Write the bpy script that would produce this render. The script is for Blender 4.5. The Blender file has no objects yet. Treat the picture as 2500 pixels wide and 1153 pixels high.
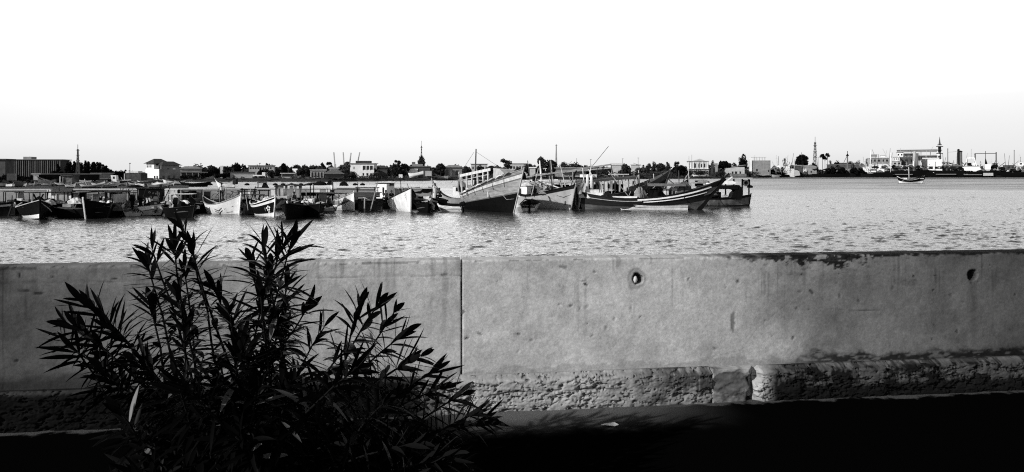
import bpy, math, random
import numpy as np
from mathutils import Vector, Matrix, noise as mnoise
S = bpy.context.scene
COL = S.collection
R = math.radians
PI = math.pi

# ------------------------------------------------------------------ camera, sky, sun, exposure
F, CX, HY, CH = 1805.0, 1250.0, 425.0, 3.5      # focal length (px of a 2500 px wide picture), centre, horizon, eye height above the water
cam = bpy.data.cameras.new('camera'); co = bpy.data.objects.new('camera', cam); COL.objects.link(co)
co.location = (0, 0, CH); co.rotation_euler = (PI/2, 0, 0)
cam.sensor_width = 36; cam.lens = 36*F/2500; cam.shift_y = -(1153/2-HY)/2500
cam.clip_start = 0.05; cam.clip_end = 12000
S.camera = co
SUN = Vector((-0.79, -0.55, 0.48)).normalized()
EL = math.asin(SUN.z); AZ = math.atan2(SUN.x, SUN.y)
w = bpy.data.worlds.new('World'); S.world = w; w.use_nodes = True
nt = w.node_tree; N = nt.nodes; L = nt.links
bg = N['Background']
sky = N.new('ShaderNodeTexSky'); sky.sky_type = 'NISHITA'; sky.sun_disc = False
sky.sun_elevation = EL; sky.sun_rotation = AZ; sky.dust_density = 4.0; sky.air_density = 1.2; sky.altitude = 5
# black-and-white film behind a red filter: only the red of the sky counts, so the zenith goes dark and the haze near the horizon white
sp = N.new('ShaderNodeSeparateColor'); L.new(sky.outputs[0], sp.inputs[0])
tc = N.new('ShaderNodeTexCoord'); sx = N.new('ShaderNodeSeparateXYZ'); L.new(tc.outputs['Generated'], sx.inputs[0])
ramp = N.new('ShaderNodeValToRGB')               # high thin overcast over the harbour, thinning towards the zenith
cr = ramp.color_ramp
def stop(p, v):
    e = cr.elements.new(p); e.color = (v, v, v, 1)
cr.elements[0].position = 0; cr.elements[0].color = (.80,)*3+(1,)
cr.elements[1].position = 1; cr.elements[1].color = (.07,)*3+(1,)
for p, v in ((.02, .81), (.055, .88), (.09, .98), (.13, 1.4), (.19, 2.6), (.26, 2.0), (.38, .45), (.6, .18), (.8, .08)): stop(p, v)
L.new(sx.outputs[2], ramp.inputs[0])
mx = N.new('ShaderNodeMath'); mx.operation = 'MULTIPLY'; mx.inputs[1].default_value = 0.10
L.new(sp.outputs[0], mx.inputs[0])
mn = N.new('ShaderNodeMath'); mn.operation = 'MINIMUM'; mn.inputs[1].default_value = .12; L.new(mx.outputs[0], mn.inputs[0])
ad = N.new('ShaderNodeMath'); ad.operation = 'MULTIPLY_ADD'; ad.inputs[1].default_value = 1.0
L.new(ramp.outputs[0], ad.inputs[0]); L.new(mn.outputs[0], ad.inputs[2])
fb = N.new('ShaderNodeMapRange'); fb.inputs['From Min'].default_value = -1; fb.inputs['From Max'].default_value = .6; fb.inputs['To Min'].default_value = .62; fb.inputs['To Max'].default_value = 1.0
L.new(sx.outputs[1], fb.inputs['Value'])
sk = N.new('ShaderNodeMath'); sk.operation = 'MULTIPLY'; L.new(ad.outputs[0], sk.inputs[0]); L.new(fb.outputs[0], sk.inputs[1])
# the thin cloud is brightest straight out over the harbour and duller to both sides, more so higher up
def mth(op, a_, b_):
    k = N.new('ShaderNodeMath'); k.operation = op
    for i, q in enumerate((a_, b_)):
        if isinstance(q, (int, float)): k.inputs[i].default_value = q
        else: L.new(q, k.inputs[i])
    return k.outputs[0]
gx = mth('DIVIDE', mth('ADD', sx.outputs[0], .15), .44); gg = mth('POWER', 2.71828, mth('MULTIPLY', mth('MULTIPLY', gx, gx), -1.0))
tz = N.new('ShaderNodeMapRange'); tz.interpolation_type = 'SMOOTHSTEP'; tz.inputs['From Min'].default_value = .14; tz.inputs['From Max'].default_value = .23; L.new(sx.outputs[2], tz.inputs['Value'])
mild = mth('ADD', mth('MULTIPLY', gg, .13), .88); strong = mth('ADD', mth('MULTIPLY', gg, .86), .42)
fac = mth('ADD', mth('MULTIPLY', mild, mth('SUBTRACT', 1.0, tz.outputs[0])), mth('MULTIPLY', strong, tz.outputs[0]))
L.new(mth('MULTIPLY', sk.outputs[0], fac), bg.inputs[0]); bg.inputs[1].default_value = 1.0
sl = bpy.data.lights.new('sun', 'SUN'); so = bpy.data.objects.new('sun', sl); COL.objects.link(so)
sl.energy = 4.6; sl.angle = R(0.5); sl.color = (1, .995, .985)
so.rotation_euler = (-SUN).to_track_quat('-Z', 'Y').to_euler()
S.view_settings.view_transform = 'Standard'; S.view_settings.look = 'None'
S.view_settings.exposure = 0.0; S.view_settings.gamma = 1
S.cycles.max_bounces = 6; S.cycles.diffuse_bounces = 3; S.cycles.glossy_bounces = 3; S.cycles.transparent_max_bounces = 8
S.cycles.sample_clamp_indirect = 4
S.cycles.use_denoising = False; S.cycles.filter_width = 1.1     # film grain rather than smoothing

# ------------------------------------------------------------------ helpers
def wx(px, Y): return (px-CX)*Y/F
def wz(py, Y): return CH-(py-HY)*Y/F
def yw(py): return F*CH/(py-HY)
def face(px): return -math.atan((px-CX)/F)*.85      # turns a far building towards the harbour mouth
def rnd(a, b): return random.uniform(a, b)
def lerp(a, b, t): return a+(b-a)*t
def interp(x, xs, ys): return float(np.interp(x, xs, ys))

MATS = {}
def gm(name, v, rough=.75, var=.25, sc=3.0, stretch=(1, 1, 1), bump=0.0, bsc=12.0, spec=.3, detail=5, metal=0, coord='Object'):
    """grey material: base value v, broken up by two noises (weathering) and an optional bump"""
    if name in MATS: return MATS[name]
    m = bpy.data.materials.new(name); m.use_nodes = True
    t = m.node_tree; n = t.nodes; l = t.links; b = n['Principled BSDF']
    b.inputs['Roughness'].default_value = rough; b.inputs['Specular IOR Level'].default_value = spec; b.inputs['Metallic'].default_value = metal
    c = n.new('ShaderNodeTexCoord'); mp = n.new('ShaderNodeMapping'); mp.inputs['Scale'].default_value = stretch
    l.new(c.outputs[coord], mp.inputs[0])
    a = n.new('ShaderNodeTexNoise'); a.inputs['Scale'].default_value = sc; a.inputs['Detail'].default_value = detail; a.inputs['Roughness'].default_value = .65
    l.new(mp.outputs[0], a.inputs['Vector'])
    r = n.new('ShaderNodeMapRange'); r.inputs['From Min'].default_value = .3; r.inputs['From Max'].default_value = .7
    r.inputs['To Min'].default_value = v*(1-var); r.inputs['To Max'].default_value = min(.9, v*(1+var))
    l.new(a.outputs[0], r.inputs['Value'])
    l.new(r.outputs[0], b.inputs['Base Color'])
    if bump:
        e = n.new('ShaderNodeTexNoise'); e.inputs['Scale'].default_value = bsc; e.inputs['Detail'].default_value = 6
        l.new(mp.outputs[0], e.inputs['Vector'])
        bp = n.new('ShaderNodeBump'); bp.inputs['Strength'].default_value = bump; bp.inputs['Distance'].default_value = .02
        l.new(e.outputs[0], bp.inputs['Height']); l.new(bp.outputs[0], b.inputs['Normal'])
    MATS[name] = m; return m

WHITE = gm('white_paint', .76, .5, .22, 2.6, (1, 1, .35), spec=.4)
OFFW = gm('worn_white_paint', .55, .6, .35, 3, (1, 1, .4))
PALE = gm('pale_grey_paint', .36, .6, .3, 3, (1, 1, .4))
GREY = gm('grey_paint', .12, .65, .35, 3, (1, 1, .4))
MID = gm('weathered_wood', .06, .8, .5, 5, (.4, 1, 1))
LWOOD = gm('pale_bare_wood', .28, .85, .45, 6, (.3, 1, 1))
DARK = gm('dark_paint', .008, .7, .5, 4, spec=.15)
BLACK = gm('tarred_black', .004, .8, .4, 4, spec=.06)
RUB = gm('black_rubber', .012, .8, .3, 6, spec=.2)
METAL = gm('dull_steel', .22, .5, .3, 6, metal=.0)
CLOTH = gm('grey_cloth', .20, .95, .3, 5, spec=.05)
DCLOTH = gm('dark_cloth', .03, .95, .4, 5, spec=.05)
LCLOTH = gm('pale_cloth', .55, .95, .2, 5, spec=.05)
GLASS = gm('dark_window_glass', .012, .15, .3, 1, spec=.5)
SKIN = gm('skin', .07, .6, .1, 5)
HAIR = gm('hair', .006, .7, .2, 5)

class MB:
    """collects geometry; build() links it as ONE mesh object"""
    def __init__(s): s.v = []; s.f = []; s.m = []; s.c = 0; s.M = None
    def mat(s, i): s.c = i; return s
    def add(s, vs, fs, mi=None):
        o = len(s.v)
        s.v += [tuple(s.M @ Vector(p)) if s.M else tuple(p) for p in vs]
        for i, f in enumerate(fs):
            s.f.append(tuple(o+k for k in f)); s.m.append(s.c if mi is None else (mi[i] if isinstance(mi, list) else mi))
        return s
    def box(s, c, d, rz=0, rot=None):
        m = Matrix.Translation(c) @ (rot if rot is not None else Matrix.Rotation(rz, 4, 'Z'))
        x, y, z = d[0]/2, d[1]/2, d[2]/2
        vs = [m @ Vector(p) for p in ((-x,-y,-z),(x,-y,-z),(x,y,-z),(-x,y,-z),(-x,-y,z),(x,-y,z),(x,y,z),(-x,y,z))]
        return s.add(vs, [(0,3,2,1),(4,5,6,7),(0,1,5,4),(1,2,6,5),(2,3,7,6),(3,0,4,7)])
    def bar(s, a, b, w, h=None, up=(0, 0, 1)):
        a = Vector(a); b = Vector(b); h = h or w; d = (b-a)
        if d.length < 1e-6: return s
        d.normalize(); u = Vector(up)
        if abs(d.dot(u)) > .95: u = Vector((0, 1, 0)) if abs(d.y) < .9 else Vector((1, 0, 0))
        r = d.cross(u).normalized()*w/2; u = r.cross(d).normalized()*h/2
        vs = [a-r-u, a+r-u, a+r+u, a-r+u, b-r-u, b+r-u, b+r+u, b-r+u]
        return s.add(vs, [(0,3,2,1),(4,5,6,7),(0,1,5,4),(1,2,6,5),(2,3,7,6),(3,0,4,7)])
    def tube(s, pts, rad, n=6, caps=True):
        pts = [Vector(p) for p in pts]; k = len(pts)
        if not hasattr(rad, '__len__'): rad = [rad]*k
        vs = []; fs = []
        u = None
        for i, p in enumerate(pts):
            d = (pts[min(i+1, k-1)]-pts[max(i-1, 0)]).normalized()
            if u is None: u = d.orthogonal().normalized()
            u = (u-d*u.dot(d)).normalized(); r = d.cross(u)
            for j in range(n):
                a = 2*PI*j/n; vs.append(p+(u*math.cos(a)+r*math.sin(a))*rad[i])
        for i in range(k-1):
            for j in range(n):
                fs.append((i*n+j, i*n+(j+1) % n, (i+1)*n+(j+1) % n, (i+1)*n+j))
        if caps: fs.append(tuple(range(n))[::-1]); fs.append(tuple((k-1)*n+j for j in range(n)))
        return s.add(vs, fs)
    def loft(s, rings, closed=True, caps=True):
        n = len(rings[0]); vs = [p for r in rings for p in r]; fs = []
        for i in range(len(rings)-1):
            for j in range(n if closed else n-1):
                fs.append((i*n+j, i*n+(j+1) % n, (i+1)*n+(j+1) % n, (i+1)*n+j))
        if caps and closed: fs.append(tuple(range(n))[::-1]); fs.append(tuple((len(rings)-1)*n+j for j in range(n)))
        return s.add(vs, fs)
    def prism(s, poly, y0, y1):
        n = len(poly); vs = [(x, y0, z) for x, z in poly]+[(x, y1, z) for x, z in poly]
        fs = [tuple(range(n)), tuple(range(2*n-1, n-1, -1))]+[(i, i+n, (i+1) % n+n, (i+1) % n) for i in range(n)]
        return s.add(vs, fs)
    def ell(s, c, r, n=10, k=6, jit=0):
        c = Vector(c); vs = []; fs = []
        for i in range(k+1):
            a = PI*i/k
            for j in range(n):
                b = 2*PI*j/n; q = 1+rnd(-jit, jit)
                vs.append(c+Vector((r[0]*math.sin(a)*math.cos(b)*q, r[1]*math.sin(a)*math.sin(b)*q, r[2]*math.cos(a)*q)))
        for i in range(k):
            for j in range(n): fs.append((i*n+j, (i+1)*n+j, (i+1)*n+(j+1) % n, i*n+(j+1) % n))
        return s.add(vs, fs)
    def torus(s, c, R0, r, M=None, n=14, k=6):
        vs = []; fs = []; M = M or Matrix()
        for i in range(n):
            a = 2*PI*i/n
            for j in range(k):
                b = 2*PI*j/k
                vs.append(Vector(c)+M @ Vector(((R0+r*math.cos(b))*math.cos(a), (R0+r*math.cos(b))*math.sin(a), r*math.sin(b))))
        for i in range(n):
            for j in range(k): fs.append((i*k+j, ((i+1) % n)*k+j, ((i+1) % n)*k+(j+1) % k, i*k+(j+1) % k))
        return s.add(vs, fs)
    def build(s, name, mats, parent=None, smooth=False, loc=None):
        me = bpy.data.meshes.new(name); me.from_pydata(s.v, [], s.f)
        for m in (mats if isinstance(mats, (list, tuple)) else [mats]): me.materials.append(m)
        if len(me.materials) > 1: me.polygons.foreach_set('material_index', s.m)
        if smooth: me.polygons.foreach_set('use_smooth', [True]*len(s.f))
        me.update()
        o = bpy.data.objects.new(name, me); COL.objects.link(o)
        if parent: o.parent = parent
        if loc: o.location = loc
        return o

def tag(o, label, cat, group=None):
    o['label'] = label; o['category'] = cat; o['kind'] = 'thing'
    if group: o['group'] = group
    return o
def thing(name, label, cat, loc, rz=0, group=None, pitch=0, roll=0):
    o = bpy.data.objects.new(name, None); COL.objects.link(o)
    o.location = loc; o.empty_display_size = .3
    o.rotation_euler = (Matrix.Rotation(rz, 3, 'Z') @ Matrix.Rotation(pitch, 3, 'Y') @ Matrix.Rotation(roll, 3, 'X')).to_euler()
    return tag(o, label, cat, group)
def kind(o, k): o['kind'] = k; return o
def dup(root, loc, rz, label=None, scale=None):
    r = root.copy(); COL.objects.link(r); r.location = loc; r.rotation_euler = (0, 0, rz)
    if label: r['label'] = label
    if scale: r.scale = scale
    for ch in list(root.children):
        c = ch.copy(); COL.objects.link(c); c.parent = r
        for g in ch.children:
            d = g.copy(); COL.objects.link(d); d.parent = c
    return r
def text(body, size, mat, parent, loc, rot, name='lettering', ext=.004):
    cu = bpy.data.curves.new(name, 'FONT'); cu.body = body; cu.size = size; cu.align_x = 'CENTER'; cu.align_y = 'CENTER'; cu.extrude = ext
    o = bpy.data.objects.new(name, cu); COL.objects.link(o)
    me = bpy.data.meshes.new_from_object(o.evaluated_get(bpy.context.evaluated_depsgraph_get())); bpy.data.objects.remove(o)
    me.materials.clear(); me.materials.append(mat); o = bpy.data.objects.new(name, me); COL.objects.link(o); o.parent = parent; o.location = loc; o.rotation_euler = rot
    return o
# ------------------------------------------------------------------ water, land, street
def water_material():
    m = bpy.data.materials.new('harbour_water'); m.use_nodes = True
    t = m.node_tree; n = t.nodes; l = t.links; b = n['Principled BSDF']
    b.inputs['Base Color'].default_value = (.03, .03, .03, 1); b.inputs['IOR'].default_value = 1.45
    c = n.new('ShaderNodeTexCoord'); sx = n.new('ShaderNodeSeparateXYZ'); l.new(c.outputs['Object'], sx.inputs[0])
    def nz(sc, st, det=3):
        mp = n.new('ShaderNodeMapping'); mp.inputs['Scale'].default_value = st; l.new(c.outputs['Object'], mp.inputs[0])
        a = n.new('ShaderNodeTexNoise'); a.inputs['Scale'].default_value = sc; a.inputs['Detail'].default_value = det; l.new(mp.outputs[0], a.inputs['Vector']); return a.outputs[0]
    def ramp(pts):
        r = n.new('ShaderNodeMapRange'); r.inputs['From Min'].default_value = 0; r.inputs['From Max'].default_value = 1000; l.new(sx.outputs[1], r.inputs['Value'])
        k = n.new('ShaderNodeValToRGB'); k.color_ramp.elements[0].position = pts[0][0]/1000; k.color_ramp.elements[0].color = (pts[0][1],)*3+(1,)
        k.color_ramp.elements[1].position = pts[-1][0]/1000; k.color_ramp.elements[1].color = (pts[-1][1],)*3+(1,)
        for y, v in pts[1:-1]: e = k.color_ramp.elements.new(y/1000); e.color = (v,)*3+(1,)
        l.new(r.outputs[0], k.inputs[0]); return k.outputs[0]
    def mth(op, a, bb):
        k = n.new('ShaderNodeMath'); k.operation = op
        for i, q in enumerate((a, bb)):
            if isinstance(q, (int, float)): k.inputs[i].default_value = q
            else: l.new(q, k.inputs[i])
        return k.outputs[0]
    # far off, the chop is too fine to see and acts as roughness; gusts leave long streaks of rougher and smoother water
    gust = nz(.05, (.35, 1.0, 1), 5); gust2 = nz(.22, (.25, 1.0, 1), 4)
    gv = mth('ADD', mth('MULTIPLY', mth('SUBTRACT', gust, .5), .55), mth('MULTIPLY', mth('SUBTRACT', gust2, .5), .5))
    rg = mth('ADD', ramp([(0, .08), (70, .10), (190, .30), (480, .33), (580, .55), (1000, .55)]), mth('MULTIPLY', gv, ramp([(0, 0), (90, .1), (200, .75), (560, .5), (1000, .3)])))
    l.new(mth('MAXIMUM', rg, .05), b.inputs['Roughness'])
    h = mth('ADD', mth('MULTIPLY', nz(6, (.7, 1.2, 1)), .05), mth('MULTIPLY', nz(.5, (.5, 1.3, 1)), ramp([(0, 0), (100, 0), (200, .35), (500, .3), (1000, .1)])))
    bp = n.new('ShaderNodeBump'); bp.inputs['Distance'].default_value = 1.0; bp.inputs['Strength'].default_value = .8
    l.new(h, bp.inputs['Height']); l.new(bp.outputs[0], b.inputs['Normal']); return m
def water():
    """near water: a real wave surface, so crests hide troughs as on a harbour; far water: one sheet with fine ripples"""
    rs = np.random.RandomState(12); WM = water_material()
    def near(x0, x1, y0, y1, step0, step1):
        ys = [y0]
        while ys[-1] < y1: ys.append(ys[-1]+np.interp(ys[-1], [y0, y1], [step0, step1]))
        ys = np.array(ys); xs = np.linspace(-1, 1, 1000); Y = np.repeat(ys[:, None], len(xs), 1)
        X = xs[None, :]*(ys[:, None]*.78+3)
        H = np.zeros_like(X)
        # wind comes from the left-front; short chop in many directions
        for k in range(60):
            lam = .30*(1.5/.30)**(k/59.0); th = rs.normal(1.35, .8); kk = 2*PI/lam; amp = .0066*lam**.75
            H += amp*np.sin(kk*(X*math.cos(th)+Y*math.sin(th))+rs.uniform(0, 6.28)+.9*np.sin(.31*X+.23*Y+k)+.7*np.sin(.9*X-.5*Y+2*k))
        patch = .5+.5*np.sin(.055*X+1.2*np.sin(.09*Y+.3)+.8)*np.sin(.16*Y+.7*np.sin(.045*X))
        calm = .6+.4*patch
        calm *= np.interp(X, [-45, -10, 10, 40], [.85, .9, .85, .75])
        calm *= np.interp(Y, [30, 45, 62, 74], [1.0, .95, .6, .5])+np.clip((X-18)/12, 0, 1)*np.interp(Y, [45, 74], [.1, .5])
        edge = np.clip((y1-Y)/90, 0, 1); H *= calm*edge
        V = np.stack([X, Y, H-.01*(1-edge)], -1).reshape(-1, 3); ny, nx = X.shape; idx = np.arange(ny*nx).reshape(ny, nx)
        q = np.stack([idx[:-1, :-1], idx[:-1, 1:], idx[1:, 1:], idx[1:, :-1]], -1).reshape(-1, 4)
        me = bpy.data.meshes.new('water'); me.vertices.add(len(V)); me.vertices.foreach_set('co', V.ravel()); me.loops.add(q.size); me.loops.foreach_set('vertex_index', q.ravel())
        me.polygons.add(len(q)); me.polygons.foreach_set('loop_start', np.arange(0, q.size, 4)); me.polygons.foreach_set('use_smooth', np.ones(len(q), bool)); me.update(calc_edges=True)
        me.materials.append(WM); o = bpy.data.objects.new('water', me); COL.objects.link(o); kind(o, 'structure')
    near(0, 0, 24, 195, .13, .62)
    m = WM; mb = MB()
    mb.add([(-4000, 190, -.012), (4000, 190, -.012), (4000, 6000, -.004), (-4000, 6000, -.004)], [(0, 1, 2, 3)])
    mb.add([(-4000, 5.2, -.3), (4000, 5.2, -.3), (4000, 190, -.3), (-4000, 190, -.3)], [(0, 1, 2, 3)])
    kind(mb.build('water', m), 'structure')
water()

SHX = [-400, 0, 450, 800, 960, 1140, 1500, 1780, 1850, 1950, 2900]
SHY = [205, 215, 330, 335, 370, 430, 500, 600, 730, 800, 815]
def shore(px): return interp(px, SHX, SHY)
LAND = 1.7
def far(px, off=0): 
    Y = shore(px)+off; return Vector((wx(px, Y), Y, LAND)), Y/F

def land():
    m = bpy.data.materials.new('scrub_ground'); m.use_nodes = True
    t = m.node_tree; n = t.nodes; l = t.links; b = n['Principled BSDF']; b.inputs['Roughness'].default_value = .95; b.inputs['Specular IOR Level'].default_value = .1
    c = n.new('ShaderNodeTexCoord'); a = n.new('ShaderNodeTexNoise'); a.inputs['Scale'].default_value = .12; a.inputs['Detail'].default_value = 8; a.inputs['Roughness'].default_value = .7
    l.new(c.outputs['Object'], a.inputs['Vector'])
    r = n.new('ShaderNodeValToRGB'); r.color_ramp.elements[0].position = .35; r.color_ramp.elements[0].color = (.012, .012, .012, 1)
    r.color_ramp.elements[1].position = .7; r.color_ramp.elements[1].color = (.06, .06, .06, 1)
    l.new(a.outputs[0], r.inputs[0]); l.new(r.outputs[0], b.inputs['Base Color'])
    px = np.arange(-700, 3300, 12.0); rows = []
    rr = np.random.RandomState(3)
    for off, z in ((-14, -.6), (-3, -.1), (0, .1), (3, .5), (9, 1.25), (18, LAND-.05), (40, LAND), (120, LAND), (400, LAND+1), (1500, LAND+6), (4500, LAND+10)):
        row = []
        for p in px:
            Y = shore(p)*(1 if off < 200 else 1)+off + (rr.uniform(-2.5, 2.5) if -4 < off < 20 else 0)
            zz = z+(rr.uniform(-.12, .12) if 0 < off < 100 else 0)
            row.append((wx(p, Y), Y, zz))
        rows.append(row)
    mb = MB(); n0 = len(px)
    mb.add([q for r_ in rows for q in r_], [(i*n0+j, i*n0+j+1, (i+1)*n0+j+1, (i+1)*n0+j) for i in range(len(rows)-1) for j in range(n0-1)])
    kind(mb.build('terrain', m, smooth=True), 'structure')
land()

# ---- the street side: pavement, sea wall
GZ = CH-1.65                                        # street level
WD = [lambda px: 1/interp(px, [0, 2500], [.2092, .1745])][0]   # distance of the wall's foot line as the camera sees it
WA = Vector((wx(0, WD(0)), WD(0), GZ)); WB = Vector((wx(2500, WD(2500)), WD(2500), GZ))
WANG = math.atan2(WB.y-WA.y, WB.x-WA.x)
def vnoise(shape, cells, seed):
    """smooth value noise, numpy"""
    rs = np.random.RandomState(seed); cy, cx = cells
    g = rs.rand(cy+2, cx+2); y = np.linspace(0, cy, shape[0], endpoint=False); x = np.linspace(0, cx, shape[1], endpoint=False)
    yi = y.astype(int); xi = x.astype(int); fy = (y-yi)[:, None]; fx = (x-xi)[None, :]
    fy = fy*fy*(3-2*fy); fx = fx*fx*(3-2*fx)
    a = g[yi][:, xi]; b = g[yi][:, xi+1]; c = g[yi+1][:, xi]; d = g[yi+1][:, xi+1]
    return (a*(1-fx)+b*fx)*(1-fy)+(c*(1-fx)+d*fx)*fy
def fbm(shape, cells, seed, octs=5, gain=.55):
    o = np.zeros(shape); a = 1; tot = 0
    for k in range(octs):
        o += a*vnoise(shape, (max(1, int(cells[0]*2**k)), max(1, int(cells[1]*2**k))), seed+k*17); tot += a; a *= gain
    return o/tot

def concrete(name, base, fine=60):
    """cast concrete: mottled base, plus the 'stain_shade' attribute (mould, damp and dirt marks, plus light falloff painted in)"""
    m = bpy.data.materials.new(name); m.use_nodes = True
    t = m.node_tree; n = t.nodes; l = t.links; b = n['Principled BSDF']; b.inputs['Roughness'].default_value = .9; b.inputs['Specular IOR Level'].default_value = .03
    c = n.new('ShaderNodeTexCoord')
    def nz(sc, det=6, ro=.6):
        a = n.new('ShaderNodeTexNoise'); a.inputs['Scale'].default_value = sc; a.inputs['Detail'].default_value = det; a.inputs['Roughness'].default_value = ro
        l.new(c.outputs['Object'], a.inputs['Vector']); return a.outputs[0]
    def rng(v, a0, a1, b0, b1):
        r = n.new('ShaderNodeMapRange'); 
        for k, q in zip(('From Min', 'From Max', 'To Min', 'To Max'), (a0, a1, b0, b1)): r.inputs[k].default_value = q
        l.new(v, r.inputs['Value']); return r.outputs[0]
    def mul(a, bb):
        k = n.new('ShaderNodeMath'); k.operation = 'MULTIPLY'; l.new(a, k.inputs[0]); l.new(bb, k.inputs[1]); return k.outputs[0]
    v = mul(mul(rng(nz(2.2), .3, .7, base*.86, base*1.12), rng(nz(fine, 3), .25, .75, .8, 1.2)), rng(nz(11, 5), .3, .7, .9, 1.08))
    at = n.new('ShaderNodeAttribute'); at.attribute_name = 'stain_shade'
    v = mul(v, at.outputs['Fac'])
    l.new(v, b.inputs['Base Color'])
    bp = n.new('ShaderNodeBump'); bp.inputs['Strength'].default_value = .35; bp.inputs['Distance'].default_value = .004
    l.new(nz(fine*1.3, 5), bp.inputs['Height']); l.new(bp.outputs[0], b.inputs['Normal'])
    return m

def relief(name, x0, x1, z0, z1, step, dfun, mat, parent, thick, zslope=None):
    """a slab whose front face is a relief: dfun(Xg,Zg)->(depth inwards, stain factor)"""
    nx = int((x1-x0)/step)+1; nz = int((z1-z0)/step)+1
    xs = np.linspace(x0, x1, nx); zs = np.linspace(z0, z1, nz)
    Xg, Zg = np.meshgrid(xs, zs); D, St = dfun(Xg, Zg)
    V = np.stack([Xg, D, Zg], -1).reshape(-1, 3)
    idx = np.arange(nx*nz).reshape(nz, nx)
    q = np.stack([idx[:-1, :-1], idx[:-1, 1:], idx[1:, 1:], idx[1:, :-1]], -1).reshape(-1, 4)
    top = idx[-1, :]; base = len(V)
    back = np.stack([xs, np.full(nx, thick), np.full(nx, z1)], -1); backb = np.stack([xs, np.full(nx, thick), np.full(nx, z0)], -1)
    bi = base+np.arange(nx); bj = base+nx+np.arange(nx)
    q2 = np.stack([top[:-1], top[1:], bi[1:], bi[:-1]], -1); q3 = np.stack([bi[:-1], bi[1:], bj[1:], bj[:-1]], -1)
    V = np.concatenate([V, back, backb]); faces = [tuple(r) for r in np.concatenate([q, q2, q3]).tolist()]
    for col, rev in ((0, False), (-1, True)):
        e = [int(k) for k in idx[:, col]]+[int(bi[col]), int(bj[col])]
        faces.append(tuple(e if not rev else e[::-1]))
    me = bpy.data.meshes.new(name); me.from_pydata(V.tolist(), [], faces); me.materials.append(mat)
    a = me.attributes.new('stain_shade', 'FLOAT', 'POINT'); sv = np.ones(len(V)); sv[:nx*nz] = St.reshape(-1); sv[nx*nz:nx*nz+nx] = St[-1]; a.data.foreach_set('value', sv)
    sm = np.zeros(len(faces), bool); sm[:len(q)] = True; me.polygons.foreach_set('use_smooth', sm); me.update()
    o = bpy.data.objects.new(name, me); COL.objects.link(o); o.parent = parent; return o

WALLTOP = 1.05; LEDGE = .248
def wxl(px, yoff=0):
    """position along the wall (local x) of picture column px"""
    k = (px-CX)/F                                   # ray x = k*y ; wall line: WA + u*(cos,sin)
    c, s = math.cos(WANG), math.sin(WANG)
    return (k*WA.y-WA.x)/(c-k*s)
def wzl(px, py):
    u = wxl(px); Y = WA.y+u*math.sin(WANG); return wz(py, Y)-GZ
def seg_dist(X, Z, pts):
    d = np.full(X.shape, 9.0)
    for (ax, az), (bx, bz) in zip(pts[:-1], pts[1:]):
        dx, dz = bx-ax, bz-az; t = np.clip(((X-ax)*dx+(Z-az)*dz)/(dx*dx+dz*dz+1e-9), 0, 1)
        d = np.minimum(d, np.hypot(X-ax-t*dx, Z-az-t*dz))
    return d
def sst(a, b, x): t = np.clip((x-a)/(b-a), 0, 1); return t*t*(3-2*t)

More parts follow.
